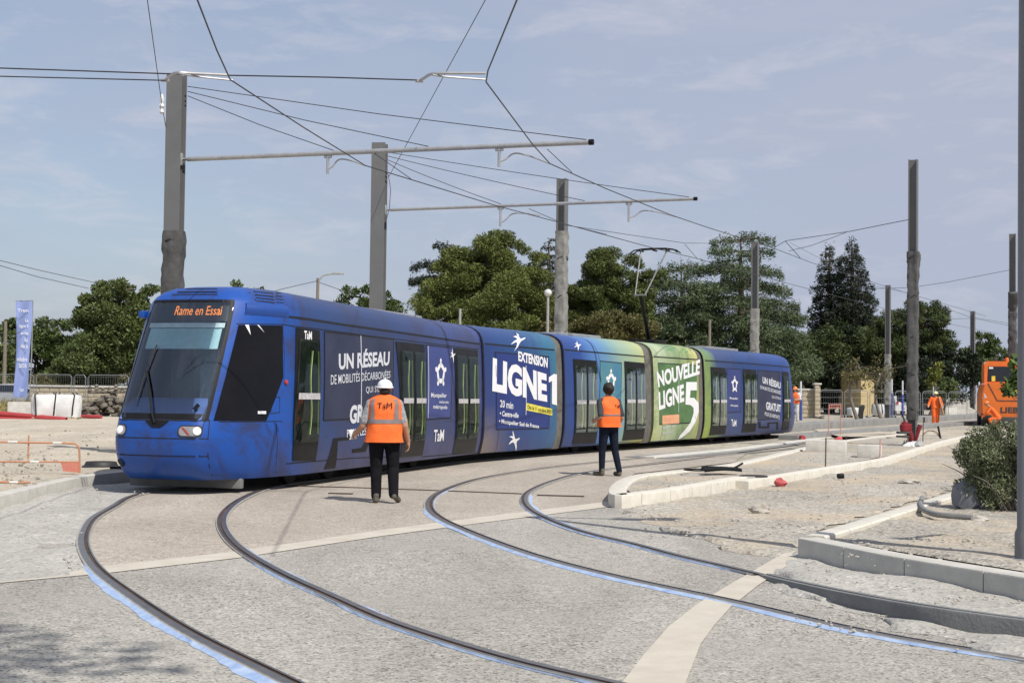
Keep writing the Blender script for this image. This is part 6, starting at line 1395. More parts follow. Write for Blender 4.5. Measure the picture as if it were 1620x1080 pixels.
mb.loft(rings); cw = build('counterweight', mb, M_EXC, ex, 25)
mb = MB(); yf = Ye - .812
for a, b in (((x0 + .35, zt_ - .02), (x0 + .78, zm + .02)), ((x0 + .78, zm + .02), (x1 - .3, zm + .02))):
    mb.tube([(a[0], yf, a[1]), (b[0], yf, b[1])], .018, 4)
build('panel_gap', mb, M_EXCD, cw)
mb = MB(); lx0, lx1 = E_(1581, 651).x, E_(1632, 651).x; text_on(mb, 'LIEBHERR', [(lx0, yf - .004, E_(1592, 643.5).z), (lx0 + (lx1 - lx0) * 1.25, yf - .004, E_(1592, 643.5).z), (lx0 + (lx1 - lx0) * 1.25, yf - .004, E_(1592, 652.5).z), (lx0, yf - .004, E_(1592, 652.5).z)], .03); build('lettering', mb, M_EXCD, cw, 0)
mb = MB(); c = E_(1600, 618); c.y = yf - .004; mb.prism([c + Vector(p) for p in ((-.45, 0, .02), (.05, 0, .22), (.9, 0, .22), (.9, 0, -.2), (.05, 0, -.18))], (0, .006, 0)); build('yellow_sticker', mb, mat('yellow_sticker', (.75, .60, .06), .5, scale=4), cw, 0)
mb = MB(); c = E_(1557, 626); c.y = yf - .004; mb.prism([c + Vector(p) for p in ((-.12, .03, -.1), (.12, .0, -.1), (0, .015, .13))], (0, .006, 0)); build('warning_triangle', mb, M_WHITE2, cw, 0)
mb = MB(); cx0, cx1, cz0, cz1 = E_(1560, 600).x, E_(1612, 600).x, zt_ - .02, E_(1592, 571).z; rings = []
for y, a in ((0, 0), (1.6, .0)): rings.append([Vector((x, Ye + .5 + y, z)) for x, z in ((cx0, cz0), (cx0, cz1 - .15), (cx0 + .12, cz1), (cx1 - .12, cz1), (cx1, cz1 - .15), (cx1, cz0))])
mb.loft(rings); cab_ = build('cab', mb, M_EXC, ex, 25)
mb = MB(); yw = Ye + .49; mb.prism([(cx0 + .14, yw, cz0 + .10), (cx1 - .12, yw, cz0 + .10), (cx1 - .16, yw, cz1 - .26), (cx0 + .18, yw, cz1 - .26)], (0, .02, 0)); build('rear_window', mb, M_VGLASS, cab_, 0)
mb = MB(); mb.prism([(cx0 + .35, yw - .006, cz0 + .12), (cx0 + .52, yw - .006, cz0 + .12), (cx0 + .52, yw - .006, cz0 + .38), (cx0 + .35, yw - .006, cz0 + .38)], (0, .004, 0)); build('window_sticker', mb, MATS['yellow_sticker'], cab_, 0)
mb = MB(); mb.prism([(cx0 + .22, yw - .006, cz1 - .38), (cx0 + .42, yw - .006, cz1 - .38), (cx0 + .42, yw - .006, cz1 - .29), (cx0 + .22, yw - .006, cz1 - .29)], (0, .004, 0)); build('window_sticker', mb, M_WHITE, cab_, 0)
mb = MB(); mb.lathe((cx1 - .5, Ye + 1.0, cz1), [(.10, 0), (.10, .05), (.08, .16), (.03, .2)], 12); build('beacon', mb, M_ORANGE, cab_)
mb = MB()
for x in (cx0 + .55, cx0 + .9): mb.box((x, Ye + .55, cz1 + .08), (.18, .12, .14), 0, bev=.03)
build('work_lamp', mb, M_EXCD, cab_)
mb = MB(); mb.box(((x0 + x1) / 2, Ye + .6, zb - .18), (2.0, 3.6, .36), 0, bev=.05); build('chassis', mb, M_EXCD, ex)
for sx_ in (x0 + .32, x1 - .32):
    for dy in (-.35, 2.0):
        mb = MB(); mb.lathe((sx_, Ye + dy, .62), [(.2, -.22), (.44, -.24), (.47, -.18), (.47, .18), (.44, .24), (.2, .22)], 20, axis=(1, 0, 0)); build('wheel', mb, M_TYRE, ex)
mb = MB(); bx = (x0 + x1) / 2 + .4; mb.tube([(bx, Ye + 1.6, 1.9), (bx, Ye + 4.0, 3.1), (bx, Ye + 6.2, 1.8)], [.24, .26, .2], 8); mb.box((bx, Ye + 6.4, 1.2), (.9, .6, .7), 0, bev=.1); build('boom', mb, M_EXC, ex)
mb = MB(); mb.box(E_(1556, 577, .6), (.12, .08, .26), 0, bev=.02); mb.tube([E_(1560, 580, .6), E_(1556, 577, .6)], .015, 5); build('mirror', mb, M_VWHITE, ex); ex.rotation_euler = (0, 0, rad(-13))

# ================================================================== SITE FURNITURE AND CLUTTER
M_MESHW = mat('galvanised_fence_wire', (.30, .31, .32), .5, .4, scale=6)
M_STONE = mat('pale_stone_wall', (.36, .30, .21), .9, scale=2.5, bump=.5, bscale=6, col2=(.52, .46, .34))
M_CONC = mat('white_concrete_block', (.58, .56, .51), .85, scale=4, bump=.2)
def fence_panel(label, a, b, h, group, foot=True):
    a, b = Vector(a), Vector(b); root = thing('fence_panel', label, 'fence', tuple((a + b) / 2), 0, group); u = (b - a).normalized(); L_ = (b - a).length; mb = MB()
    r = .021; mb.tube([a + u * .05, a + u * .05 + Vector((0, 0, h - .12)), a + u * .17 + Vector((0, 0, h)), b - u * .17 + Vector((0, 0, h)), b - u * .05 + Vector((0, 0, h - .12)), b - u * .05], r, 6); build('frame', mb, M_MESHW, root)
    mb = MB(); k = int(L_ / .13)
    for i in range(1, k): p = a + u * (L_ * i / k); mb.tube([p + Vector((0, 0, .12)), p + Vector((0, 0, h - .03))], .0032, 3, cap=False)
    for z in np.linspace(.15, h - .1, 5): mb.tube([a + u * .06 + Vector((0, 0, z)), b - u * .06 + Vector((0, 0, z))], .0032, 3, cap=False)
    build('wire_mesh', mb, M_MESHW, root, 0)
    if foot:
        nn = Vector((-u.y, u.x, 0))
        for p in (a, b): mb = MB(); mb.box(p + Vector((0, 0, .07)), (.22, .65, .14), math.atan2(u.y, u.x), bev=.03); build('foot_block', mb, M_GREYM, root)
    return root
def fp(x, Y): p = D(x, 640, Y); return Vector((p.x, Y, GZ(Y)))
for (xa, xb, Y, lab) in ((-48, 54, 82, 'mesh fence panel at the left edge behind the banner'), (55, 114, 80.5, 'mesh fence panel behind the white bags'), (115, 136, 81, 'narrow gap fence panel right of the white bags'), (137, 204, 79.5, 'mesh fence panel beside the tram cab, before the rubble')): fence_panel(lab, fp(xa, Y), fp(xb, Y - .3), 2.0, 'site fence panels at the left')
for i, (xa, xb, Y, lab) in enumerate(((1296, 1334, 96, 'mesh fence panel right of the stone gate pillar'), (1335, 1374, 96, 'mesh fence panel below the pale gable wall'), (1375, 1414, 97, 'mesh fence panel behind the rear of the white hatchback'), (1415, 1457, 97, 'mesh fence panel behind the tallest right mast'), (1458, 1498, 98, 'mesh fence panel behind the white van'), (1499, 1531, 98, 'mesh fence panel left of the distant mast'))): fence_panel(lab, fp(xa, Y), fp(xb, Y), 1.75, 'site fence panels at the right')
# stone walls, gable
def wall_run(name, label, a, b, h, th=.4, cap=True, cat='wall'):
    a, b = Vector(a), Vector(b); root = thing(name, label, cat, tuple((a + b) / 2)); u = (b - a).normalized(); rz = math.atan2(u.y, u.x); c = (a + b) / 2
    mb = MB(); kx = int((b - a).length / .55); rr = random.Random(4); hz = 0; row = 0
    while hz < h - .05:
        rh = min(.26, h - hz); x = -(.27 if row % 2 else 0)
        while x < (b - a).length:
            x0_, x1_ = max(0, x) + .012, min((b - a).length, x + .55) - .012
            if x1_ - x0_ > .08: p = a + u * ((x0_ + x1_) / 2) + Vector((0, 0, hz + rh / 2)); mb.box(p, (x1_ - x0_, th + rr.uniform(-.03, .03), rh - .024), rz, bev=.02)
            x += .55
        hz += rh; row += 1
    build('stone_courses', mb, M_STONE, root)
    mb = MB(); mb.box(c + Vector((0, 0, h / 2)), ((b - a).length - .02, th - .08, h - .02), rz); build('mortar_core', mb, mat('mortar', (.33, .29, .22), .95, scale=8), root)
    if cap: mb = MB(); mb.box(c + Vector((0, 0, h + .05)), ((b - a).length + .1, th + .12, .1), rz, bev=.02); build('coping', mb, M_CONC, root)
wall_run('stone_wall', 'low pale stone wall behind the left fence', fp(48, 83.5), fp(225, 83.5), 1.33)
wall_run('stone_wall', 'pale stone wall ending at a gate pillar right of the tram', fp(1262, 92), fp(1287, 92), 1.7)
wall_run('gate_pillar', 'square pale stone gate pillar between the wall and the mesh fence', fp(1288, 91.6), fp(1297, 91.6), 2.05, .5, cat='pillar')
ga = fp(1362, 104); gb = fp(1383, 104); root = thing('gable_house', 'small house with a pale yellow gable wall behind the far fence', 'house', tuple((ga + gb) / 2)); mb = MB()
h0 = D(1370, 606, 104).z - ga.z; h1 = D(1370, 590, 104).z - ga.z; mb.prism([ga, gb, gb + Vector((0, 0, h0)), ga.lerp(gb, .15) + Vector((0, 0, h1)), ga + Vector((0, 0, h1 - .1))], (0, 7, 0)); build('wall', mb, mat('pale_yellow_render', (.55, .43, .22), .9, scale=2, bump=.1), root, 20)
mb = MB(); tt = Vector((.06, 0, .07)); a_, b_ = ga.lerp(gb, .12) + Vector((0, 0, h1 + .02)), gb + Vector((.25, 0, h0 - .06)); mb.loft([[a_, b_, b_ + tt, a_ + tt], [p + Vector((0, 7.2, 0)) for p in (a_, b_, b_ + tt, a_ + tt)]]); build('roof', mb, mat('clay_tiles', (.28, .15, .09), .9, scale=6), root, 20)

# blue feather banner with white words
M_BAN = mat('light_blue_banner_cloth', (.27, .34, .62), .8, var=.06, scale=2, bump=.15, bscale=4)
Yb = 77; bt = D(40, 476, Yb); root = thing('banner', 'tall light blue banner with white words at the left, standing behind the bags', 'banner', (D(38, 650, Yb).x, Yb, GZ(Yb)))
mb = MB(); edge = []
for i in range(25):
    t = i / 24; py = 476 + (628 - 476) * t; xl = 24.5 + 2.5 * math.sin(t * 2.6) - 5.5 * t ** 2 + (1.2 if t < .02 else 0); xr = 51 - .5 * t - 9 * t ** 1.7 + .8 * math.sin(t * 9)
    edge.append((xl, xr, py))
def bpt(u, i, dy=0): xl, xr, py = edge[i]; return D(xl + (xr - xl) * u, py, Yb + .12 * math.sin(u * 5 + i * .25) + dy)
rows = []
for i in range(25): rows.append([bpt(u, i) for u in np.linspace(0, 1, 9)] + [bpt(u, i, .015) for u in np.linspace(1, 0, 9)])
mb.loft(rows); build('cloth', mb, M_BAN, root, 60)
mb = MB(); mb.tube([(root.location.x + .2, Yb + .2, GZ(Yb)), D(50, 560, Yb + .2), D(52, 476, Yb + .2)], .03, 6); mb.tube([D(52, 475.5, Yb + .1), D(24, 475.5, Yb + .1)], .02, 5); build('pole', mb, M_ALU, root)
mb = MB(); cl = bpy.data.objects
for body, xa, xb, y0, y1 in (('Tram', 28, 45, 488, 493), ('La', 40, 45, 504, 509), ('ligne 5', 31, 45, 513, 519), ('arrive', 33, 45, 524, 529), ('ici', 39, 44, 534, 540), ('dès le', 33, 44, 544, 550), ('octobre', 27, 43, 564, 571), ('2025', 30, 42, 575, 581), ('TaM', 31, 37, 614, 619)):
    m2 = MB(); text_on(m2, body, [D(xa, y0, Yb - .16), D(xb, y0 + .5, Yb - .16), D(xb, y1 + .5, Yb - .16), D(xa, y1, Yb - .16)], .012); build('lettering', m2, M_WHITE, root, 0)
# white bulk bags on pallets
M_BAG = mat('white_woven_bag', (.66, .66, .65), .85, var=.1, scale=3, bump=.5, bscale=3)
def bulk_bag(label, px, py, w, h, Y, seed, group='white bulk bags'):
    p = PG(px, py); Y = p.y; root = thing('bulk_bag', label, 'bag', tuple(p), .1 * seed, group); mb = MB(); rings = []; n = 24
    for i in range(13):
        t = i / 12; z = .13 + h * t; bul = 1 + .10 * math.sin(t * math.pi) - .12 * max(0, t - .9) * 10 * .3; rg = []
        for j in range(n):
            a = 2 * math.pi * j / n; c, s = math.cos(a), math.sin(a); r = 1 / max(abs(c), abs(s)) * w / 2 * bul; r = min(r, w / 2 * 1.22) * (1 + .07 * mnoise.noise(Vector((c * 2, s * 2, z * 2.5 + seed * 5)))); rg.append((c * r, s * r, z + .05 * mnoise.noise(Vector((c, s, seed))) * t))
        rings.append(rg)
    mb.loft(rings); build('sack', mb, M_BAG, root, 50, local=True)
    mb = MB()
    for sx_ in (-1, 1):
        for sy_ in (-1, 1): mb.tube([(sx_ * w * .34, sy_ * w * .55, .2), (sx_ * w * .36, sy_ * w * .56, h * .6), (sx_ * w * .4, sy_ * w * .48, h + .12), (sx_ * w * .3, sy_ * w * .35, h + .2)], .03, 4)
    build('lifting_strap', mb, M_STRAP, root, local=True)
    mb = MB()
    for y in (-.45, 0, .45): mb.box((0, y * w, .05), (w, .1, .1))
    for x in np.linspace(-.45, .45, 6): mb.box((x * w, 0, .115), (.11, w, .025))
    build('pallet', mb, mat('pale_pallet_wood', (.50, .42, .31), .9, scale=5), root, 0, local=True); return root
bulk_bag('white bulk bag with black straps, right hand one of the two bags at the left', 104, 664, 1.12, .95, 70, 1); bulk_bag('white bulk bag standing behind the white concrete block', 71, 664, 1.05, .95, 72, 3)
bulk_bag('printed white bag on a pallet beside the worker in pale trousers', 1281, 659, .85, .75, 80, 4); bulk_bag('white bag left of the black sheet and the young tree', 1349, 660, .62, .50, 80, 6); bulk_bag('white bag behind the foot of the distant mast', 1391, 659, .75, .7, 84, 8)
p = PG(39, 662); mb = MB(); mb.box(p + Vector((0, 0, .36)), (1.28, .8, .72), .05, bev=.03); single('concrete_block', mb, M_CONC, 'plain white concrete block in front of the left bags', 'block')
p = PG(1500, 658); mb = MB(); mb.box(p + Vector((0, 0, .3)), (1.0, .8, .6), .3, bev=.04); single('concrete_block', mb, M_CONC, 'white block right of the walking worker in overalls', 'block', 'white blocks at the right'); p = PG(1516, 657)
mb = MB(); mb.box(p + Vector((0, 0, .4)), (1.1, 1.0, .8), -.2, bev=.05); single('concrete_block', mb, M_CONC, 'grey white block beside the heap of rubble before the distant mast', 'block', 'white blocks at the right')
# red pipes
M_PIPE = mat('red_plastic_pipe', (.36, .045, .045), .45, var=.15, scale=3)
for (a, b, r, lab) in (((-60, 649), (105, 664), .12, 'thick red pipe with its open end to the right, topmost of the pile'), ((-60, 659), (52, 665), .10, 'second red pipe lying below the thick one at the left edge'), ((-40, 667), (42, 663.5), .08, 'thin pale red pipe half under the others at the left edge')):
    A_, B_ = D(*a, 63.4), D(*b, 62.6); mb = MB(); u = (B_ - A_).normalized(); mb.tube([A_, B_], r, 14, cap=False); mb.tube([A_, B_], r * .88, 14, cap=False)
    q = u.to_track_quat('Z', 'Y').to_matrix()
    for c in (A_, B_): mb.loft([[c + q @ Vector((rr_ * math.cos(t), rr_ * math.sin(t), 0)) for t in np.linspace(0, 2 * math.pi, 15)[:-1]] for rr_ in (r * .88, r)], cap=False)
    single('pipe', mb, M_PIPE, lab, 'pipe', 'red pipes on the sand')
A_, B_ = PG(126, 662), PG(160, 663); mb = MB(); mb.tube([A_ + Vector((0, 0, .1)), B_ + Vector((0, 0, .1))], .09, 10); single('pipe', mb, M_PIPE, 'short red pipe lying in front of the rubble beside the cab', 'pipe', 'red pipes on the sand')
for (x0_, y0_, x1_, y1_, lab) in ((1253, 690.5, 1271, 692.5, 'flat red piece lying beside the track just right of the tram'), (1206, 688.5, 1216, 688, 'small red piece lying under the rear of the tram')):
    a, b = P(x0_, y0_, .1), P(x1_, y1_, .1); mb = MB(); mb.tube([a, b], .09, 8); single('pipe', mb, M_PIPE, lab, 'pipe')
# rubble heap / broken machinery by the cab
M_RUB = mat('grey_brown_rubble', (.075, .066, .052), .9, scale=4, bump=.6, bscale=12, col2=(.24, .21, .17))
rr = random.Random(12); p = PG(174, 659); root = thing('rubble_heap', 'dark heap of broken kerbs and roots beside the tram cab, before the stone wall', 'rubble', tuple(p)); mb = MB()
for i in range(170):
    q = p + Vector((rr.uniform(-1.15, 1.15), rr.uniform(-.9, .9), 0)); hh = max(.1, 1.15 - abs(q.x - p.x) * .35 - abs(q.y - p.y) * .5); q.z = p.z + rr.uniform(0, hh)
    mb.box(q, (rr.uniform(.08, .5), rr.uniform(.06, .25), rr.uniform(.05, .2)), bev=.02, rot=Euler((rr.uniform(-.6, .6), rr.uniform(-.6, .6), rr.uniform(0, 3))))
o_ = build('rubble', mb, M_RUB, root, 30); o_['kind'] = 'stuff'
mb = MB()
for i in range(7): mb.lathe(p + Vector((-.9 + i * .3, -.2, 1.15 + .08 * math.sin(i * 2))), [(.06, 0), (.12, .05), (.07, .14), (.11, .2), (.03, .28)], 8)
mb.tube([p + Vector((-1.0, -.2, 1.12)), p + Vector((1.0, -.15, 1.18))], .07, 6); build('pipe_row', mb, M_RUB, root)
# orange and white barriers left of the kerb
M_BORA = mat('orange_barrier_tube', (.52, .24, .13), .5, var=.12, scale=4); M_BWHI = mat('white_barrier_sleeve', (.70, .68, .64), .5, scale=4); M_BPIN = mat('salmon_panel', (.62, .22, .16), .6, scale=4)
def barrier(label, pts_top, pts_low, post, panel, gnd_px, white):
    Yb_ = P(*gnd_px, .16).y; root = thing('barrier', label, 'barrier', tuple(P(*gnd_px, .16)), 0, 'orange site barriers left of the kerb'); mb = MB()
    fr_ = [D(x, y, Yb_) for x, y in pts_top]; mb.tube(catmull(fr_, 4) if len(fr_) > 2 else fr_, .016, 8); 
    if pts_low: mb.tube([D(x, y, Yb_) for x, y in pts_low], .014, 8)
    build('frame', mb, M_BORA, root, 50)
    mb = MB()
    for (xa, ya), (xb, yb) in white: m2 = MB(); m2.tube([D(xa, ya, Yb_), D(xb, yb, Yb_)], .019, 8); build('white_sleeve', m2, M_BWHI, root)
    if post: mb = MB(); mb.tube([D(x, y, Yb_ + .02) for x, y in post], .014, 6); build('stake', mb, M_BORA, root)
    if panel: mb = MB(); mb.prism([D(x, y, Yb_ - .01) for x, y in panel], (0, .03, 0)); build('panel', mb, M_BPIN, root, 0)
barrier('orange and white tube barrier with a salmon end panel behind the left kerb', [(-60, 697.5), (0, 699), (60, 700), (112, 701), (121, 703), (125, 710), (126, 730), (126, 748)], [(-60, 728), (0, 730), (126, 730.5)], [(45.5, 688), (44.5, 726)], [(96, 731), (126, 730.5), (125, 747.5), (100, 745)], (125, 748), [((13, 698.8), (28, 699)), ((84, 700.3), (98, 700.7)), ((48, 730.2), (62, 730.3))])
barrier('lower orange and white tube barrier lying at the left edge, nearest the kerb', [(-60, 760), (0, 762), (28, 763), (48, 762.5)], None, None, None, (20, 764), [((15, 762.4), (29, 762.8))])
# black ring on the sand
p = P(160, 737, .15); mb = MB(); mb.lathe(p, [(.335, -.04), (.345, .0), (.30, .02), (.275, .075), (.265, .085), (.22, .085), (.20, .07), (.20, .02), (.02, .015)], 32); single('manhole_cover', mb, mat('black_cast_iron', (.025, .023, .022), .6, scale=8), 'black round manhole ring lying on the sand left of the tram nose', 'manhole')
p = P(190, 741, .15); mb = MB(); mb.box(p + Vector((0, 0, .02)), (.35, .08, .04), .2, bev=.01); single('bar', mb, M_BLK, 'short black bar on the sand between the manhole ring and the tram', 'bar')
# gear at the foot of the tall right mast
mp = Vector(m5_.location); M_RED = mat('red_machine_paint', (.22, .014, .02), .4, scale=4)
root = thing('ground_drill', 'red machine with black hoses clamped to the foot of the tallest right mast', 'machine', (mp.x - .18, mp.y - .3, mp.z)); Yd = mp.y - .35
mb = MB(); mb.lathe(D(1431, 674, Yd) - Vector((0, 0, .16)), [(.08, 0), (.13, .02), (.14, .1), (.14, .2), (.11, .22), (.09, .23), (.09, .28), (.04, .29), (.04, .33)], 14); mb.box(D(1437, 675, Yd), (.16, .2, .2), 0, bev=.03); mb.tube([D(1436, 678, Yd), D(1441, 690, Yd), D(1443, 700, Yd)], [.10, .09, .05], 8); build('motor', mb, M_RED, root)
mb = MB(); mb.tube([D(1456, 672, Yd + .2), D(1452, 684, Yd + .2), D(1449, 697, Yd + .2)], [.07, .06, .04], 8); build('clamp', mb, M_RED, root)
mb = MB(); mb.box(D(1429, 684, Yd), (.36, .25, .07), 0, bev=.02); mb.box(D(1428, 690, Yd), (.34, .25, .06), 0, bev=.02); build('base_plate', mb, M_EXCD, root)
mb = MB(); mb.tube(catmull([D(1432, 668, Yd), D(1429, 660, Yd), D(1425, 650, Yd)], 4), .02, 5); build('handle', mb, M_BLK, root)
for i, (x, y, a, lab) in enumerate(((1436, 711, .3, 'white sandbag with dark stripes at the left of the mast foot'), (1444, 708, .1, 'white sandbag leaning against the mast foot'), (1452, 704, -.2, 'grey bag right of the mast foot'))):
    p = D(x, y, mp.y - .6); mb = MB(); mb.ball(p, (.17, .14, .22 - .03 * i), 2, jit=.35, seed=i); single('sandbag', mb, M_BAG if i < 2 else M_GREYM, lab, 'bag', 'bags at the foot of the tall mast')
# survey stakes and thin rods on the island
M_ROD = mat('rusty_rod', (.10, .07, .05), .8, scale=10); M_FLUO = mat('salmon_spray_rod', (.55, .24, .19), .6, scale=6)
for x, y0, y1, mt, lab in ((1306, 692, 739, M_ROD, 'thin dark rod standing in the island, nearest the front kerb'), (1338, 689, 705, M_ROD, 'short thin rod behind the pale block on the island'), (1392, 694, 725, M_FLUO, 'salmon topped rod beside the kerb left of the tallest mast'), (1460, 660, 704, M_ROD, 'thin rod right of the tallest mast')):
    b = P(x, y1, .14); t = D(x + .8, y0, b.y); mb = MB(); mb.tube([b, t], .014, 6); mb.lathe(b, [(.03, 0), (.02, .02), (.014, .04)], 6); single('survey_rod', mb, mt, lab, 'rod', 'thin rods in the island')
b = P(1488, 694, .14); mb = MB(); mb.tube([b, D(1484, 674, b.y)], .035, 6); single('survey_rod', mb, M_BLK, 'short black leaning post below the walking worker', 'post'); mb = MB(); mb.tube(catmull([P(1460, 686, .2), P(1470, 681, .25), P(1482, 684, .2), P(1486, 690, .16)], 5), .02, 5); single('cable', mb, mat('brown_cable', (.16, .07, .04), .7, scale=8), 'loose brown cable lying beside the black leaning post', 'cable')
for xa, xb, lab in ((1311, 1312.5, 'a'), ):
    Yn = P(1312, 688, .12).y; root = thing('safety_barrier', 'tall salmon red barrier frame with a mesh top standing between the tracks', 'barrier', tuple(P(1322, 688, .12))); mb = MB()
    mb.tube([D(1310.5, 689, Yn), D(1311.5, 640, Yn)], .017, 6); mb.tube([D(1329.5, 692, Yn), D(1330.5, 638, Yn)], .017, 6); mb.tube([D(1311, 640, Yn), D(1330, 640, Yn)], .02, 6); mb.tube([D(1311, 645, Yn), D(1330, 645, Yn)], .015, 6); build('frame', mb, M_FLUO, root)
    mb = MB()
    for i in range(7): x = 1312.5 + i * 2.8; mb.tube([D(x, 640, Yn), D(x, 645, Yn)], .012, 4)
    build('mesh_top', mb, M_FLUO, root, 0)
# blocks on the island
for px, w, d_, h, lab, mt in (((1310, 716), 1.0, .5, .32, 'pale concrete block standing on the island', M_CONC), ((1379, 724), .55, .4, .30, 'grey white kerb stone end left of the salmon rod', M_CONC)):
    p = P(*px, .14); mb = MB(); mb.box(p + Vector((0, .2, h / 2)), (w, d_, h), -.3, bev=.02); single('concrete_block', mb, mt, lab, 'block', 'blocks on the island')
# black hose bundle, manhole, rubbish
c = P(1134, 747, .2); root = thing('hose_bundle', 'black hose bundle with a loop lying on the island kerb soil', 'hose', tuple(c)); mb = MB()
for i in range(7): mb.tube(catmull([c + Vector((-.25, .08 * i - .24, .04 + .02 * (i % 3))), c + Vector((.1, .07 * i - .2, .07)), c + Vector((.42, .06 * i - .15 + .05 * (i % 2), .05))], 3), .03, 5)
build('hoses', mb, M_BLK, root)
mb = MB(); mb.tube([c + Vector((-.36 + .22 * math.cos(a), .02 + .28 * math.sin(a), .04)) for a in np.linspace(0, 6.3, 22)], .014, 5); mb.tube([c + Vector((.30, -.05, .08)), c + Vector((.47, .05, .17))], .02, 5); build('loop', mb, M_BLK, root)
p = P(1192, 754, .16); mb = MB(); mb.lathe(p, [(.25, -.02), (.25, .02), (.22, .03), (.02, .032)], 24); single('manhole_cover', mb, MATS['black_cast_iron'], 'flat dark manhole cover right of the black hoses', 'manhole')
M_TRED = mat('faded_red_plastic', (.50, .09, .09), .6, scale=5)
p = P(1234, 769, .03); mb = MB(); mb.ball(p + Vector((0, 0, .06)), (.10, .07, .075), 2, jit=.6, seed=3); single('rubbish', mb, M_TRED, 'crumpled red plastic lying before the front kerb', 'rubbish')
p = P(1327, 703, .16); mb = MB(); mb.ball(p + Vector((0, 0, .1)), (.14, .1, .13), 2, jit=.5, seed=5); single('rubbish', mb, M_TRED, 'red bundle on the island above the pale block', 'rubbish')
p = P(1330, 757, .03); mb = MB(); mb.lathe(p + Vector((-.05, 0, .05)), [(.05, 0), (.05, .11), (.03, .115)], 12, axis=(1, .4, 0)); single('can', mb, M_BLK, 'small black pot lying before the front kerb', 'pot')
M_ROCK = mat('pale_rock', (.34, .31, .265), .9, scale=6, bump=.6, bscale=14, col2=(.50, .465, .41))
for px, r, lab in (((1202, 812), (.13, .09, .075), 'pale rock on the dirt in the middle of the gravel'), ((1437, 764), (.17, .12, .05), 'flat pale rock pile near the front kerb'), ((1549, 827), (.10, .08, .05), 'whitish rock in front of the bush'), ((1340, 838), (.05, .04, .03), 'small pale stone in the planter corner')):
    z0_ = .13 if px[0] > 1500 else .03; p = P(*px, z0_); mb = MB(); mb.ball(p + Vector((0, 0, r[2] * .6)), r, 3, jit=.45, seed=px[0]); single('rock', mb, M_ROCK, lab, 'rock', 'pale rocks on the dirt')
# corrugated grey conduit in the planter and a grey bag under the bush
mb = MB(); cp = resample(catmull([P(x, y, .2) for x, y in [(1459, 787), (1456, 797), (1462, 806), (1480, 813), (1510, 816), (1538, 818)]], 5), .02); mb.tube(cp, [.032 + (.004 if i % 2 else 0) for i in range(len(cp))], 8)
single('conduit', mb, mat('grey_conduit', (.22, .22, .21), .6, scale=8), 'grey corrugated conduit curving over the planter soil', 'conduit')
p = P(1528, 808, .14); mb = MB(); mb.ball(p + Vector((.05, .1, .19)), (.2, .18, .22), 2, jit=.35, seed=8); single('sack', mb, mat('blue_grey_plastic', (.16, .17, .20), .4, scale=5, bump=.4, bscale=8), 'grey plastic sack slumped under the left side of the bush', 'bag')
# blue and white marker posts, black sheet, low gear on the far side
for x, yt, yb, Y, lab in ((1267, 603, 660, 82, 'white topped blue marker post beside the worker in pale trousers'), (1428, 602, 641, 100, 'white topped blue post behind the white hatchback'), (1411, 599, 640, 100, 'white post right of the distant mast'), (1477, 602, 640, 99, 'white post behind the helmet of the walking worker'), (1549, 604, 640, 99, 'white post left of the excavator')):
    t, b = D(x, yt, Y), fp(x, Y); m_ = b.lerp(t, .62); root = thing('marker_post', lab, 'post', tuple(b), 0, 'marker posts at the right'); mb = MB(); mb.tube([b, m_], .08, 8); build('lower_post', mb, mat('blue_post_paint', (.05, .08, .30), .5, scale=4), root); mb = MB(); mb.tube([m_, t], .055, 8); build('upper_post', mb, M_WHITE2, root)
p = PG(1362, 662); mb = MB(); mb.loft([[p + Vector((x * k_ + s_2, y * k_, z)) for x, y in ((-.2, -.1), (.15, -.12), (.2, .1), (-.15, .12))] for z, k_, s_2 in ((0, 1, -.05), (.4, .9, 0), (.7, 1.05, .06), (.85, .5, .12))]); single('sheet_bundle', mb, M_STRAP, 'upright bundle of black sheet beside a young tree', 'sheet')
for x, y, w, lab in ((1292, 662, .9, 'low dark plate on the pale ground right of the far worker'), (1400, 658, 1.2, 'dark tangled reinforcing bars beside the distant mast')):
    p = PG(x, y); mb = MB(); rr = random.Random(x)
    for i in range(9): a = p + Vector((rr.uniform(-w / 2, w / 2), rr.uniform(-.2, .2), rr.uniform(.03, .25 if x > 1300 else .05))); mb.tube([a, a + Vector((rr.uniform(-.5, .5), rr.uniform(-.2, .2), rr.uniform(-.03, .12)))], .03, 5)
    single('bar_bundle', mb, M_STRAP, lab, 'bars')
p = PG(1524, 658); mb = MB(); mb.ball(p + Vector((-.4, 1.5, .1)), (1.5, .9, .95), 3, jit=.3, seed=2); single('gravel_heap', mb, MG_CEM, 'grey heap of gravel before the distant mast', 'heap')

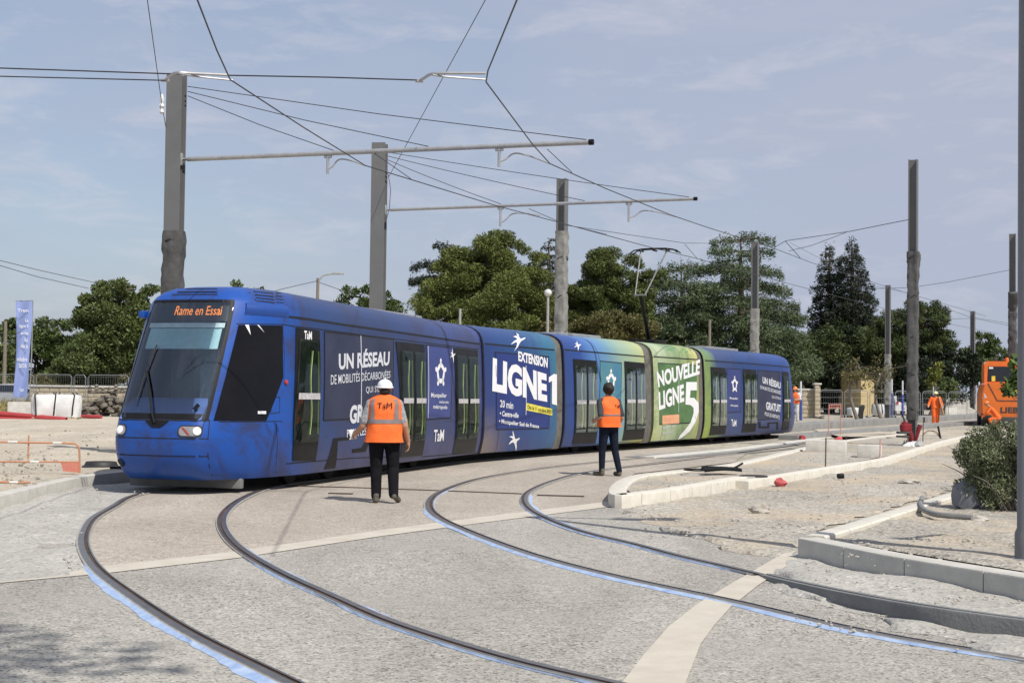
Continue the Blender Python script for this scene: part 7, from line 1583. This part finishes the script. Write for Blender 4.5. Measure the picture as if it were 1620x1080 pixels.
# loose stones and crumbs of dirt (uncountable)
def scatter(name, label, areas, n, smin, smax, mt, seed):
    r_ = np.random.default_rng(seed); rr = random.Random(seed); mb = MB(); bm = bmesh.new(); bmesh.ops.create_icosphere(bm, subdivisions=1, radius=1); V0 = [v.co.copy() for v in bm.verts]; F0 = [[v.index for v in f.verts] for f in bm.faces]; bm.free()
    tot = sum(a[-1] for a in areas)
    for (xa, xb, ya, yb, z, wgt) in areas:
        for i in range(int(n * wgt / tot)):
            px = rr.uniform(xa, xb); t = rr.random(); py = ya + (yb - ya) * t; p = P(px, py, z)
            if mnoise.noise(p * 1.1 + Vector((seed, 0, 0))) < rr.uniform(-.5, .35): continue
            s = smin * (smax / smin) ** (rr.random() ** 2.2); k = [s * rr.uniform(.6, 1.3), s * rr.uniform(.6, 1.3), s * rr.uniform(.35, .8)]; R = Matrix.Rotation(rr.uniform(0, 6.28), 3, 'Z')
            mb.add([p + R @ Vector((v.x * k[0] * (1 + .25 * mnoise.noise(v * 2 + Vector((i, 0, 0)))), v.y * k[1], v.z * k[2] + k[2] * .4)) for v in V0], F0)
    o = build(name, mb, mt, None, 0); set_ids(o, label, 'stones', kind='stuff'); return o
scatter('loose_stones', 'loose stones and crumbs scattered on the dirt at the right', [(1010, 1250, 802, 850, .03, 3), (1180, 1480, 775, 800, .03, 3), (1300, 1500, 745, 775, .03, 2.5), (1250, 1310, 790, 845, .03, 1), (1330, 1620, 850, 895, .15, 3), (1420, 1560, 820, 850, .15, 1.5), (1010, 1160, 753, 768, .16, 1), (1250, 1420, 705, 735, .16, 1.2)], 2400, .005, .026, M_ROCK, 3)
scatter('loose_stones', 'cement crumbs along the foot of the kerbs and the rail beam', [(60, 230, 772, 790, .02, 2), (30, 120, 790, 850, .02, 1), (100, 135, 830, 905, .02, 1.2), (1270, 1420, 890, 925, .03, 3), (1420, 1620, 925, 955, .03, 2), (1250, 1500, 955, 1000, .02, 3), (1500, 1620, 1005, 1030, .02, 1.2)], 1300, .004, .022, M_ROCK, 7)
scatter('loose_stones', 'dark clods on the disturbed sand behind the left kerb', [(0, 120, 712, 745, .16, 3), (0, 200, 680, 700, .16, 2), (0, 60, 745, 770, .16, 1), (130, 190, 668, 720, .18, 1)], 500, .008, .045, mat('brown_clods', (.20, .17, .13), .9, scale=6, bump=.5, col2=(.36, .32, .25)), 9)
